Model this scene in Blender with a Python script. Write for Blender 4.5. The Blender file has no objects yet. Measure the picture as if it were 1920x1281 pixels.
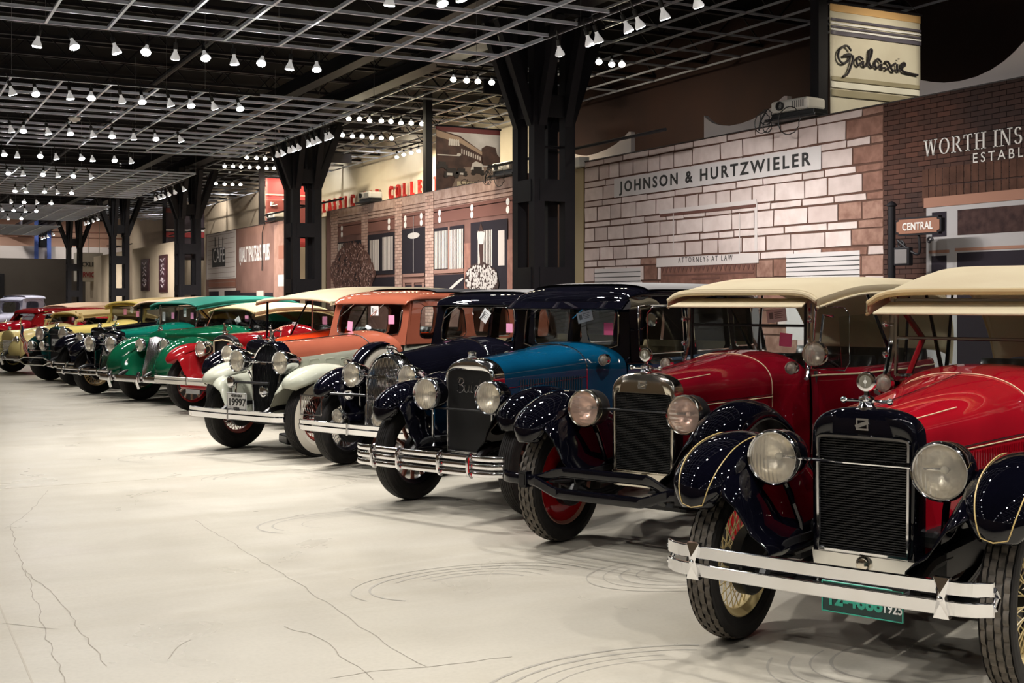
import bpy, math, random
from mathutils import Vector, Matrix
R_ = math.radians
PI = math.pi
random.seed(7)
sc = bpy.context.scene
COL = sc.collection

# ---------------------------------------------------------------- camera
F, H, CX, HY = 2300.0, 1.6, 960.0, 563.0
YAW = R_(27.65)
cd = bpy.data.cameras.new('camera')
cam = bpy.data.objects.new('camera', cd)
COL.objects.link(cam)
cam.location = (0, 0, H)
cam.rotation_euler = (R_(90), 0, -YAW)
cd.sensor_width = 36.0
cd.lens = F / 1920 * 36.0
cd.shift_y = -(640.5 - HY) / 1920.0
cd.clip_end = 200
sc.camera = cam
FW = Vector((math.sin(YAW), math.cos(YAW), 0))
RT = Vector((math.cos(YAW), -math.sin(YAW), 0))
CAM = Vector((0, 0, H))


def ray(px, py):
    return FW + RT * ((px - CX) / F) + Vector((0, 0, (HY - py) / F))


def gp(px, py, z=0.0):
    d = ray(px, py)
    return CAM + d * ((z - H) / d.z)


def wp(px, py, X):
    """the point of the upright plane x = X seen at a pixel of the photograph: (y, z)"""
    d = ray(px, py)
    p = CAM + d * (X / d.x)
    return p.y, p.z


# ---------------------------------------------------------------- world, exposure
w = bpy.data.worlds.new('world')
sc.world = w
w.use_nodes = True
w.node_tree.nodes['Background'].inputs[0].default_value = (0.9, 0.92, 1.0, 1)
w.node_tree.nodes['Background'].inputs[1].default_value = 0.0
sc.view_settings.view_transform = 'Standard'
sc.view_settings.look = 'None'
sc.view_settings.exposure = 0.27
sc.view_settings.gamma = 1.0
sc.cycles.max_bounces = 8
sc.cycles.diffuse_bounces = 4
sc.cycles.glossy_bounces = 4
sc.cycles.transparent_max_bounces = 16
sc.cycles.transmission_bounces = 4
sc.cycles.caustics_reflective = False
sc.cycles.caustics_refractive = False
sc.cycles.sample_clamp_indirect = 4.0
sc.cycles.sample_clamp_direct = 0.0
SPOT_W = 105.0        # watts of one ceiling spotlight


def light(name, kind, loc, energy, color, size=0.1, angle=120, blend=0.6, target=None):
    ld = bpy.data.lights.new(name, kind)
    ld.energy = energy
    ld.color = color
    if kind == 'SPOT':
        ld.spot_size = R_(angle)
        ld.spot_blend = blend
        ld.shadow_soft_size = size
    elif kind == 'AREA':
        ld.shape = 'DISK'
        ld.size = size
    else:
        ld.shadow_soft_size = size
    o = bpy.data.objects.new(name, ld)
    o.location = loc
    if target is not None:
        d = Vector(target) - Vector(loc)
        o.rotation_euler = d.to_track_quat('-Z', 'Y').to_euler()
    COL.objects.link(o)
    return o


# ---------------------------------------------------------------- materials
MATS = {}


def mat(name, color=(0.5, 0.5, 0.5), rough=0.5, metal=0.0, coat=0.0, spec=0.5, emis=None, estr=0.0, noise=None, bump=None, coat_rough=0.03):
    if name in MATS:
        return MATS[name]
    m = bpy.data.materials.new(name)
    m.use_nodes = True
    nt = m.node_tree
    b = nt.nodes['Principled BSDF']
    b.inputs['Base Color'].default_value = (*color, 1)
    b.inputs['Roughness'].default_value = rough
    b.inputs['Metallic'].default_value = metal
    b.inputs['Coat Weight'].default_value = coat
    b.inputs['Coat Roughness'].default_value = coat_rough
    b.inputs['Specular IOR Level'].default_value = spec
    if emis:
        b.inputs['Emission Color'].default_value = (*emis, 1)
        b.inputs['Emission Strength'].default_value = estr
    tc = nt.nodes.new('ShaderNodeTexCoord')
    if noise:                       # (scale, second colour, detail)
        n = nt.nodes.new('ShaderNodeTexNoise')
        n.inputs['Scale'].default_value = noise[0]
        n.inputs['Detail'].default_value = noise[2] if len(noise) > 2 else 4
        nt.links.new(tc.outputs['Object'], n.inputs['Vector'])
        r = nt.nodes.new('ShaderNodeValToRGB')
        r.color_ramp.elements[0].position = 0.35
        r.color_ramp.elements[1].position = 0.65
        r.color_ramp.elements[0].color = (*color, 1)
        r.color_ramp.elements[1].color = (*noise[1], 1)
        nt.links.new(n.outputs['Fac'], r.inputs['Fac'])
        nt.links.new(r.outputs['Color'], b.inputs['Base Color'])
    if bump:                        # (scale, strength)
        n = nt.nodes.new('ShaderNodeTexNoise')
        n.inputs['Scale'].default_value = bump[0]
        n.inputs['Detail'].default_value = 3
        nt.links.new(tc.outputs['Object'], n.inputs['Vector'])
        bp = nt.nodes.new('ShaderNodeBump')
        bp.inputs['Strength'].default_value = bump[1]
        bp.inputs['Distance'].default_value = 0.01
        nt.links.new(n.outputs['Fac'], bp.inputs['Height'])
        nt.links.new(bp.outputs['Normal'], b.inputs['Normal'])
    MATS[name] = m
    return m


def paint(name, color, second=None):
    """glossy car lacquer under a clear coat, the faintest mottling in the pigment"""
    second = second or tuple(min(1, c * 1.12 + 0.001) for c in color)
    return mat(name, color, rough=0.5, coat=1.0, spec=0.0, noise=(3.0, second), coat_rough=0.015)


def glass(name, tint=(0.9, 0.95, 0.95), refl=0.12, flute=0.0, axis=0):
    if name in MATS:
        return MATS[name]
    m = bpy.data.materials.new(name)
    m.use_nodes = True
    nt = m.node_tree
    nt.nodes.clear()
    out = nt.nodes.new('ShaderNodeOutputMaterial')
    tr = nt.nodes.new('ShaderNodeBsdfTransparent')
    tr.inputs[0].default_value = (*tint, 1)
    gl = nt.nodes.new('ShaderNodeBsdfGlossy')
    gl.inputs['Roughness'].default_value = 0.02 if not flute else 0.12
    mix = nt.nodes.new('ShaderNodeMixShader')
    lw = nt.nodes.new('ShaderNodeLayerWeight')
    lw.inputs[0].default_value = 0.25
    ma = nt.nodes.new('ShaderNodeMath')
    ma.operation = 'MULTIPLY_ADD'
    ma.inputs[1].default_value = 0.7 if not flute else 0.35
    ma.inputs[2].default_value = refl
    nt.links.new(lw.outputs['Fresnel'], ma.inputs[0])
    nt.links.new(ma.outputs[0], mix.inputs[0])
    nt.links.new(tr.outputs[0], mix.inputs[1])
    nt.links.new(gl.outputs[0], mix.inputs[2])
    nt.links.new(mix.outputs[0], out.inputs[0])
    if flute:
        df = nt.nodes.new('ShaderNodeBsdfDiffuse')      # pressed glass scatters part of the light
        df.inputs[0].default_value = (0.95 * tint[0], 0.92 * tint[1], 0.88 * tint[2], 1)
        m2 = nt.nodes.new('ShaderNodeMixShader')
        m2.inputs[0].default_value = 0.15
        nt.links.new(mix.outputs[0], m2.inputs[1])
        nt.links.new(df.outputs[0], m2.inputs[2])
        nt.links.new(m2.outputs[0], out.inputs[0])
        tc = nt.nodes.new('ShaderNodeTexCoord')
        wv = nt.nodes.new('ShaderNodeTexWave')
        wv.bands_direction = 'X' if axis == 0 else 'Z'
        wv.inputs['Scale'].default_value = flute
        wv.inputs['Distortion'].default_value = 0.6
        bp = nt.nodes.new('ShaderNodeBump')
        bp.inputs['Strength'].default_value = 0.2
        bp.inputs['Distance'].default_value = 0.01
        nt.links.new(tc.outputs['Object'], wv.inputs['Vector'])
        nt.links.new(wv.outputs['Fac'], bp.inputs['Height'])
        nt.links.new(bp.outputs['Normal'], gl.inputs['Normal'])
        lw.inputs[0].default_value = 0.35
        nt.links.new(bp.outputs['Normal'], lw.inputs['Normal'])
    MATS[name] = m
    return m


CHROME = mat('chrome', (0.82, 0.82, 0.84), 0.07, 1.0)
NICKEL = mat('nickel', (0.72, 0.67, 0.58), 0.14, 1.0)
REFLECTOR = mat('lamp reflector silver', (0.97, 0.93, 0.86), 0.34, 1.0, bump=(16.0, 0.8))
RUBBER = mat('tyre rubber', (0.013, 0.012, 0.012), 0.6, spec=0.25, noise=(18, (0.020, 0.018, 0.017)))
RUBBERW = mat('worn tyre tread', (0.13, 0.11, 0.09), 0.8, noise=(30, (0.07, 0.062, 0.052)))
WHITEWALL = mat('whitewall rubber', (0.72, 0.66, 0.55), 0.5)
BLACKP = paint('black lacquer', (0.002, 0.002, 0.004), (0.003, 0.003, 0.006))
NAVYP = paint('midnight blue lacquer', (0.0014, 0.0014, 0.0032), (0.002, 0.002, 0.005))
CHASSIS = mat('chassis black', (0.008, 0.008, 0.009), 0.4)
LEATHER = mat('black leather', (0.012, 0.011, 0.011), 0.38, bump=(40, 0.2))
INTERIOR = mat('dark interior trim', (0.02, 0.016, 0.014), 0.8)
TANSEAT = mat('tan seat cloth', (0.30, 0.22, 0.12), 0.9, bump=(60, 0.2))
GLASS = glass('window glass', (0.84, 0.88, 0.87), 0.03)
LENS = glass('fluted lamp lens', (1.0, 0.97, 0.9), 0.05, flute=16.0)
LENSP = glass('ribbed lamp lens', (1.0, 0.82, 0.76), 0.05, flute=12.0, axis=2)
STEELBLK = mat('column black paint', (0.007, 0.0065, 0.009), 0.55, spec=0.25, noise=(2.0, (0.010, 0.009, 0.012)))
PAPER = mat('tag paper', (0.85, 0.85, 0.85), 0.6)
PINK = mat('pink sticky paper', (0.95, 0.16, 0.34), 0.6)
PALEPINK = mat('pale pink sticky paper', (0.90, 0.36, 0.58), 0.6)
INK = mat('printed ink', (0.02, 0.02, 0.02), 0.6)


# ---------------------------------------------------------------- mesh helper
class MB:
    def __init__(s):
        s.v, s.f, s.m, s.cur = [], [], [], 0

    def add(s, vs, fs):
        b = len(s.v)
        s.v += [tuple(p) for p in vs]
        s.f += [tuple(i + b for i in f) for f in fs]
        s.m += [s.cur] * len(fs)
        return s

    def box(s, x0, x1, y0, y1, z0, z1, mtx=None):
        vs = [Vector(p) for p in ((x0, y0, z0), (x1, y0, z0), (x1, y1, z0), (x0, y1, z0), (x0, y0, z1), (x1, y0, z1), (x1, y1, z1), (x0, y1, z1))]
        if mtx is not None:
            vs = [mtx @ p for p in vs]
        return s.add(vs, [(0, 3, 2, 1), (4, 5, 6, 7), (0, 1, 5, 4), (1, 2, 6, 5), (2, 3, 7, 6), (3, 0, 4, 7)])

    def bar(s, a, b, wd, ht, up=(0, 0, 1)):
        """a rectangular bar from a to b"""
        a, b = Vector(a), Vector(b)
        d = (b - a)
        L = d.length
        d.normalize()
        u = Vector(up)
        if abs(d.dot(u)) > 0.98:
            u = Vector((0, 1, 0))
        sx = d.cross(u).normalized()
        sz = sx.cross(d).normalized()
        vs = []
        for t in (0, L):
            for i, j in ((-1, -1), (1, -1), (1, 1), (-1, 1)):
                vs.append(a + d * t + sx * (i * wd / 2) + sz * (j * ht / 2))
        return s.add(vs, [(0, 1, 2, 3), (7, 6, 5, 4), (0, 4, 5, 1), (1, 5, 6, 2), (2, 6, 7, 3), (3, 7, 4, 0)])

    def grid(s, rings, close=False, cap=False, flip=False, closev=False):
        n = len(rings[0])
        vs = [p for r in rings for p in r]
        fs = []
        m = len(rings)
        for i in range(m if closev else m - 1):
            i2 = (i + 1) % m
            for j in range(n if close else n - 1):
                k = (j + 1) % n
                q = (i * n + j, i * n + k, i2 * n + k, i2 * n + j)
                fs.append(q[::-1] if flip else q)
        if cap:
            a = tuple(range(n))
            b = tuple((m - 1) * n + j for j in range(n))
            fs.append(a[::-1] if not flip else a)
            fs.append(b if not flip else b[::-1])
        return s.add(vs, fs)

    def tube(s, pts, r, seg=8, closed=False, radii=None, cap=True, flat=1.0):
        pts = [Vector(p) for p in pts]
        n = len(pts)
        rings = []
        prev = None
        for i, p in enumerate(pts):
            if closed:
                d = pts[(i + 1) % n] - pts[i - 1]
            else:
                d = pts[min(i + 1, n - 1)] - pts[max(i - 1, 0)]
            if d.length < 1e-9:
                d = Vector((0, 0, 1))
            d.normalize()
            if prev is None:
                u = Vector((0, 0, 1)) if abs(d.z) < 0.9 else Vector((1, 0, 0))
            else:
                u = prev
            u = (u - d * u.dot(d)).normalized()
            prev = u
            v = d.cross(u)
            rr = radii[i] if radii else r
            rings.append([p + u * (math.cos(2 * PI * k / seg) * rr) + v * (math.sin(2 * PI * k / seg) * rr * flat) for k in range(seg)])
        return s.grid(rings, close=True, cap=cap and not closed, closev=closed)

    def lathe(s, prof, origin, axis, seg=32, cap=False, a0=0, a1=2 * PI):
        """prof: (radius, distance along the axis)"""
        ax = Vector(axis).normalized()
        o = Vector(origin)
        u = Vector((0, 0, 1)) if abs(ax.z) < 0.9 else Vector((1, 0, 0))
        u = (u - ax * u.dot(ax)).normalized()
        v = ax.cross(u)
        full = abs(a1 - a0 - 2 * PI) < 1e-6
        rings = []
        for (r, h) in prof:
            ns = seg if full else seg + 1
            rings.append([o + ax * h + (u * math.cos(a0 + (a1 - a0) * k / seg) + v * math.sin(a0 + (a1 - a0) * k / seg)) * r for k in range(ns)])
        return s.grid(rings, close=full, cap=cap)

    def sphere(s, c, r, seg=14, sx=1, sy=1, sz=1):
        c = Vector(c)
        rings = []
        n = seg // 2
        for i in range(n + 1):
            t = PI * i / n
            rings.append([c + Vector((math.sin(t) * math.cos(2 * PI * k / seg) * r * sx, math.sin(t) * math.sin(2 * PI * k / seg) * r * sy, math.cos(t) * r * sz)) for k in range(seg)])
        return s.grid(rings, close=True)

    def prism(s, pts, d, cap=True):
        """a flat outline pushed along the vector d"""
        d = Vector(d)
        n = len(pts)
        vs = [Vector(p) for p in pts] + [Vector(p) + d for p in pts]
        fs = [(i, (i + 1) % n, n + (i + 1) % n, n + i) for i in range(n)]
        if cap:
            fs += [tuple(range(n))[::-1], tuple(range(n, 2 * n))]
        return s.add(vs, fs)

    def build(s, name, mats, parent=None, smooth=40, bevel=0.0, loc=None, mesh_only=False, solid=0.0, sub=0):
        me = bpy.data.meshes.new(name)
        me.from_pydata([tuple(p) for p in s.v], [], s.f)
        if not isinstance(mats, (list, tuple)):
            mats = [mats]
        for m in mats:
            me.materials.append(m)
        if len(mats) > 1:
            me.polygons.foreach_set('material_index', s.m)
        me.validate()
        if smooth:
            me.polygons.foreach_set('use_smooth', [True] * len(me.polygons))
            me.update()
            try:
                me.set_sharp_from_angle(angle=R_(smooth))
            except Exception:
                pass
        me.update()
        if mesh_only:
            return me
        o = bpy.data.objects.new(name, me)
        COL.objects.link(o)
        if parent is not None:
            o.parent = parent
        if loc is not None:
            o.location = loc
        if sub:
            md = o.modifiers.new('sub', 'SUBSURF')
            md.levels = sub
            md.render_levels = sub
        if solid:
            md = o.modifiers.new('solid', 'SOLIDIFY')
            md.thickness = solid
            md.offset = -1
        if bevel:
            md = o.modifiers.new('bevel', 'BEVEL')
            md.width = bevel
            md.segments = 2
            md.limit_method = 'ANGLE'
            md.angle_limit = R_(50)
        return o


def link(name, me, parent=None, loc=(0, 0, 0), rot=(0, 0, 0)):
    o = bpy.data.objects.new(name, me)
    COL.objects.link(o)
    if parent is not None:
        o.parent = parent
    o.location = loc
    o.rotation_euler = rot
    return o


def tag(o, label=None, cat=None, group=None, kind=None):
    if label:
        o['label'] = label
    if cat:
        o['category'] = cat
    if group:
        o['group'] = group
    if kind:
        o['kind'] = kind
    return o


def empty(name, loc=(0, 0, 0), rz=0.0, parent=None):
    o = bpy.data.objects.new(name, None)
    o.empty_display_size = 0.2
    COL.objects.link(o)
    o.location = loc
    o.rotation_euler = (0, 0, rz)
    if parent is not None:
        o.parent = parent
    return o


def text(name, body, size, loc, rot, m, parent=None, extrude=0.004, shear=0.0, sx=1.0, spacing=1.0, align='LEFT', bold=0.0, fit=None):
    """lettering as a mesh; fit = the width it must fill"""
    cu = bpy.data.curves.new(name, 'FONT')
    cu.body = body
    cu.size = size
    cu.extrude = extrude
    cu.shear = shear
    cu.space_character = spacing
    cu.align_x = align
    cu.offset = bold
    cu.resolution_u = 3
    t = bpy.data.objects.new('lettering_curve', cu)
    COL.objects.link(t)
    dg = bpy.context.evaluated_depsgraph_get()
    me = bpy.data.meshes.new_from_object(t.evaluated_get(dg))
    me.name = name
    bpy.data.objects.remove(t)
    bpy.data.curves.remove(cu)
    me.materials.clear()
    me.materials.append(m)
    o = bpy.data.objects.new(name, me)
    COL.objects.link(o)
    o.location = loc
    o.rotation_euler = rot
    if fit:
        xs = [v.co.x for v in me.vertices]
        sx = fit / (max(xs) - min(xs))
    o.scale = (sx, 1, 1)
    if parent is not None:
        o.parent = parent
    return o


ORD = ['first', 'second', 'third', 'fourth', 'fifth', 'sixth', 'seventh', 'eighth', 'ninth', 'tenth', 'eleventh', 'twelfth', 'thirteenth', 'fourteenth', 'fifteenth', 'sixteenth', 'seventeenth', 'eighteenth', 'nineteenth', 'twentieth']
# ================================================================ the hall
X0, X1, Y0, Y1, ZR = -9.0, 13.0, -12.0, 78.0, 6.4
CONC = mat('polished concrete', (0.60, 0.565, 0.48), 0.30, spec=0.32)
nt = CONC.node_tree
b_ = nt.nodes['Principled BSDF']
tc = nt.nodes.new('ShaderNodeTexCoord')


def noise_node(scale, detail=4, rough=0.5, stretch=None, dist=0.0):
    n = nt.nodes.new('ShaderNodeTexNoise')
    n.inputs['Scale'].default_value = scale
    n.inputs['Detail'].default_value = detail
    n.inputs['Roughness'].default_value = rough
    n.inputs['Distortion'].default_value = dist
    if stretch:
        mp = nt.nodes.new('ShaderNodeMapping')
        mp.inputs['Scale'].default_value = stretch
        nt.links.new(tc.outputs['Object'], mp.inputs['Vector'])
        nt.links.new(mp.outputs[0], n.inputs['Vector'])
    else:
        nt.links.new(tc.outputs['Object'], n.inputs['Vector'])
    return n


def ramp_node(src, stops):
    r = nt.nodes.new('ShaderNodeValToRGB')
    r.color_ramp.elements[0].position = stops[0][0]
    r.color_ramp.elements[0].color = stops[0][1]
    r.color_ramp.elements[1].position = stops[1][0]
    r.color_ramp.elements[1].color = stops[1][1]
    nt.links.new(src, r.inputs['Fac'])
    return r


n1 = noise_node(0.55, 5, 0.6, dist=1.2)
r1 = ramp_node(n1.outputs['Fac'], [(0.3, (0.56, 0.525, 0.45, 1)), (0.72, (0.475, 0.443, 0.375, 1))])
n2 = noise_node(0.35, 3, 0.7, stretch=(0.3, 3.0, 1), dist=2.0)
r2 = ramp_node(n2.outputs['Fac'], [(0.42, (1, 1, 1, 1)), (0.62, (0.93, 0.92, 0.90, 1))])
n4 = noise_node(45, 2, 0.5)
r4 = ramp_node(n4.outputs['Fac'], [(0.25, (0.93, 0.93, 0.93, 1)), (0.6, (1, 1, 1, 1))])
mx = nt.nodes.new('ShaderNodeMix'); mx.data_type = 'RGBA'; mx.blend_type = 'MULTIPLY'; mx.inputs[0].default_value = 1
nt.links.new(r1.outputs[0], mx.inputs[6]); nt.links.new(r2.outputs[0], mx.inputs[7])
mx2 = nt.nodes.new('ShaderNodeMix'); mx2.data_type = 'RGBA'; mx2.blend_type = 'MULTIPLY'; mx2.inputs[0].default_value = 1
nt.links.new(mx.outputs[2], mx2.inputs[6]); nt.links.new(r4.outputs[0], mx2.inputs[7])
nt.links.new(mx2.outputs[2], b_.inputs['Base Color'])
n3 = noise_node(1.3, 4, 0.6, dist=0.8)
r3 = ramp_node(n3.outputs['Fac'], [(0.3, (0.26, 0.26, 0.26, 1)), (0.75, (0.40, 0.40, 0.40, 1))])
nt.links.new(r3.outputs[0], b_.inputs['Roughness'])
bp = nt.nodes.new('ShaderNodeBump'); bp.inputs['Strength'].default_value = 0.10; bp.inputs['Distance'].default_value = 0.02
n5 = noise_node(7.0, 3, 0.5)
nt.links.new(n5.outputs['Fac'], bp.inputs['Height']); nt.links.new(bp.outputs['Normal'], b_.inputs['Normal'])

fl = MB().box(X0, X1, Y0, Y1, -0.1, 0).build('floor', CONC, smooth=0)
tag(fl, kind='structure')
CRACK = mat('floor crack filler', (0.30, 0.27, 0.22), 0.6)
SCUFF = mat('tyre scuff on concrete', (0.36, 0.335, 0.29), 0.45)


def ribbon(mb, pts, w0, z=0.0012):
    P = [Vector((p[0], p[1], z)) for p in pts]
    rings = []
    for i, p in enumerate(P):
        d = (P[min(i + 1, len(P) - 1)] - P[max(i - 1, 0)]).normalized()
        nrm = Vector((-d.y, d.x, 0))
        ww = w0 * (0.6 + 0.8 * random.random())
        rings.append([p + nrm * ww, p - nrm * ww])
    mb.grid(rings)


def floor_line(mb, pix, w0, wob=0.012):
    G = [gp(*p) for p in pix]
    pts = []
    for a, b in zip(G, G[1:]):
        n = max(2, int((b - a).length / 0.09))
        for k in range(n):
            q = a.lerp(b, k / n)
            pts.append((q.x + random.uniform(-wob, wob), q.y + random.uniform(-wob, wob)))
    pts.append((G[-1].x, G[-1].y))
    ribbon(mb, pts, w0)


mb = MB()
for ln in ([(365, 975), (450, 1028), (560, 1095), (640, 1150), (720, 1205), (803, 1252)],
           [(22, 985), (30, 1030), (60, 1105), (85, 1190), (122, 1281)],
           [(45, 1068), (105, 1120), (150, 1180), (200, 1250)],
           [(530, 1175), (600, 1196), (640, 1230), (700, 1275)],
           [(22, 985), (55, 960), (90, 920)],
           [(0, 1170), (50, 1173), (110, 1180)],
           [(620, 1271), (700, 1258), (803, 1252), (960, 1232)],
           [(320, 1235), (330, 1215), (358, 1200)]):
    floor_line(mb, ln, 0.0022)
tag(mb.build('crack_lines', CRACK, parent=fl, smooth=0))

# joints cut in the slab, far ahead
mb = MB()
for yy in (11.2, 17.2, 23.2, 29.2):
    mb.box(X0, 4.5, yy, yy + 0.008, 0, 0.0012)
mb.box(0.6, 0.608, 5, 60, 0, 0.0012)
mb.build('joint_lines', mat('slab joint', (0.46, 0.42, 0.35), 0.5), parent=fl, smooth=0)
# black swirls that turning tyres rubbed on the floor
mb = MB()
for (cx_, cy_, r0, n, a0) in ((3.05, 6.25, 0.25, 5, 0.2), (4.3, 5.9, 0.3, 4, 2.0), (3.1, 8.4, 0.3, 4, 0.4), (2.9, 4.3, 0.35, 4, 1.0), (3.2, 10.9, 0.3, 3, 0.1), (2.9, 12.7, 0.3, 4, 0.5), (4.2, 4.0, 0.4, 4, 2.2)):
    for k in range(n):
        rr = r0 + 0.085 * k
        a = a0 + random.uniform(-.3, .3)
        L = random.uniform(2.0, 3.6)
        ribbon(mb, [(cx_ + math.cos(a + L * t / 26) * rr * 1.25, cy_ + math.sin(a + L * t / 26) * rr * 0.75) for t in range(27)], random.uniform(0.003, 0.009), 0.0009 + 0.0002 * k)
mb.build('tyre_scuffs', SCUFF, parent=fl, smooth=0)

DECK = mat('ceiling deck black', (0.004, 0.0038, 0.005), 0.9, spec=.1)
tag(MB().box(X0, X1, Y0, Y1, ZR, ZR + 0.15).build('ceiling', DECK, smooth=0), kind='structure')
BEIGE = mat('beige wall paint', (0.52, 0.42, 0.30), 0.75, noise=(1.5, (0.47, 0.375, 0.27)), bump=(30, 0.05))
CREAM = mat('cream wall paint', (0.72, 0.66, 0.52), 0.75, noise=(1.2, (0.66, 0.60, 0.47)))
BROWNW = mat('dark brown wall paint', (0.034, 0.017, 0.014), 0.8, spec=.2, noise=(1.0, (0.026, 0.014, 0.013)))
PEACH = mat('peach wall paint', (0.80, 0.50, 0.38), 0.75, noise=(1.0, (0.74, 0.46, 0.35)))
TAUPE = mat('taupe wall paint', (0.085, 0.068, 0.055), 0.75, noise=(0.8, (0.10, 0.082, 0.066)), bump=(30, 0.05))
WHITEP = mat('white wall paint', (0.78, 0.70, 0.66), 0.7, noise=(1.0, (0.72, 0.65, 0.61)))
tag(MB().box(X1, X1 + .15, Y0, 23.5, 0, ZR).build('wall_right', BROWNW, smooth=0), kind='structure')
tag(MB().box(X1, X1 + .15, 23.5, 39.5, 0, ZR).build('wall_right', CREAM, smooth=0), kind='structure')
tag(MB().box(X1, X1 + .15, 39.5, Y1, 0, ZR).build('wall_right', BEIGE, smooth=0), kind='structure')
tag(MB().box(X0 - .15, X0, Y0, Y1, 0, ZR).build('wall_left', BEIGE, smooth=0), kind='structure')
tag(MB().box(X0, X1, Y0 - .15, Y0, 0, ZR).build('wall_back', BEIGE, smooth=0), kind='structure')
tag(MB().box(X0, X1, Y1, Y1 + .15, 0, ZR).build('wall_front', PEACH, smooth=0), kind='structure')
# taupe partition that closes the row at the far end, white wall band behind it, blue posts
tag(MB().box(-4, 10.6, 65.0, 65.15, 0, 3.67).build('wall_partition', TAUPE, smooth=0, bevel=0.01), kind='structure')
tag(MB().box(X0, X1, 71.5, 71.7, 0, 4.55).build('wall_band', WHITEP, smooth=0), kind='structure')
BLUEP = mat('blue post paint', (0.10, 0.17, 0.55), 0.5)
for k, px in enumerate((68, 92)):
    g = gp(px, 440, 4.9)
    d = ray(px, 440); p = CAM + d * (71.3 / d.y)
    tag(MB().box(p.x - 0.10, p.x + 0.10, 71.2, 71.4, 0, ZR).build('column_blue', BLUEP, smooth=0, bevel=0.01), kind='structure')
d = ray(80, 440); p = CAM + d * (71.3 / d.y)
tag(MB().box(p.x - 0.24, p.x + 0.24, 71.42, 71.47, 4.5, ZR).build('window_1', mat('dark opening', (0.01, 0.01, 0.012), 0.4), smooth=0), kind='structure')
tp = MB()
for z in (5.05, 5.35):
    tp.tube([(X0, 71.3, z), (X1, 71.3, z)], 0.035, 8)
tag(tp.build('pipe_run', mat('rusty pipe', (0.20, 0.09, 0.06), 0.6)), 'thin dark pipes running along the peach wall at the far end of the hall', 'pipe')
# dark picture on the taupe partition
fr = MB().box(5.15, 5.87, 64.94, 65.0, 1.75, 2.9).build('wall_screen', mat('dark screen', (0.006, 0.006, 0.009), 0.25), smooth=0, bevel=0.01)
tag(fr, 'dark screen hanging on the taupe end wall', 'screen')

# ---- steel: columns, girder, joists
COLY = [4.0, 14.9, 25.6, 36.4, 47.6, 59.0]
cn = ['beside the nearest red car', 'between the stone front and the brick shopfront', 'between the brick shopfront and the cafe front', 'between the cafe front and the two framed posters', 'right of the hanging service sign', 'at the far end before the taupe wall']
post_me = MB().box(-.08, .08, -.08, .08, 0, 5.468).build('post', STEELBLK, mesh_only=True, smooth=0)
m = MB()
for z in (0.5, 1.75, 2.95, 4.1):
    m.box(-.24, .24, .32, .332, z, z + .30)
bat_me = m.build('batten_plates', STEELBLK, mesh_only=True, smooth=0)
m = MB()
m.bar((.20, .27, 4.0), (.20, .78, 5.40), .12, .14)
m.bar((-.20, .27, 4.0), (-.20, .78, 5.40), .12, .14)
m.bar((-.26, .78, 5.43), (.26, .78, 5.43), .12, .06)
kne_me = m.build('knee_braces', STEELBLK, mesh_only=True, smooth=0)
m = MB().box(-.45, .45, -.45, .45, 0, .03)
bas_me = m.build('base_plate', STEELBLK, mesh_only=True, smooth=0)
for k, yy in enumerate(COLY):
    if k == 0:
        continue
    c = empty('steel_column', (8.3, yy, 0))
    tag(c, 'black built-up steel column ' + cn[k], 'column', 'black steel columns', 'thing')
    for q in range(4):
        link('post', post_me, c, ((-.24, .24)[q % 2], (-.24, .24)[q // 2], 0))
        link('knee_brace', kne_me, c, (0, 0, 0), (0, 0, PI / 2 * q))
        link('batten_plates', bat_me, c, (0, 0, 0), (0, 0, PI / 2 * q))
    link('base_plate', bas_me, c)
g = MB()
g.box(8.14, 8.46, Y0, Y1, 5.47, 5.5).box(8.14, 8.46, Y0, Y1, 5.72, 5.74).box(8.27, 8.33, Y0, Y1, 5.5, 5.72)
g.box(6.93, 7.17, Y0, Y1, 5.45, 5.48).box(7.03, 7.07, Y0, Y1, 5.48, 5.74)
tag(g.build('ceiling_girder', STEELBLK, smooth=0), kind='structure')
# open-web joists crossing under the deck
JO = mat('joist paint', (0.010, 0.0095, 0.013), 0.6, spec=.3)
g = MB()
yy = 2.0
while yy < 60:
    xa, xb = (X0, X1)
    for z in (5.75, 6.3):
        g.box(xa, xb, yy - .035, yy + .035, z, z + .05)
    if yy < 34:
        n = 44
        for k in range(n):
            a = xa + (xb - xa) * k / n
            b = xa + (xb - xa) * (k + 1) / n
            z0_, z1_ = (5.78, 6.32) if k % 2 == 0 else (6.32, 5.78)
            g.bar((a, yy, z0_), (b, yy, z1_), .02, .02, up=(0, 1, 0))
    yy += 1.55
tag(g.build('ceiling_joists', JO, smooth=0), kind='structure')

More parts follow.
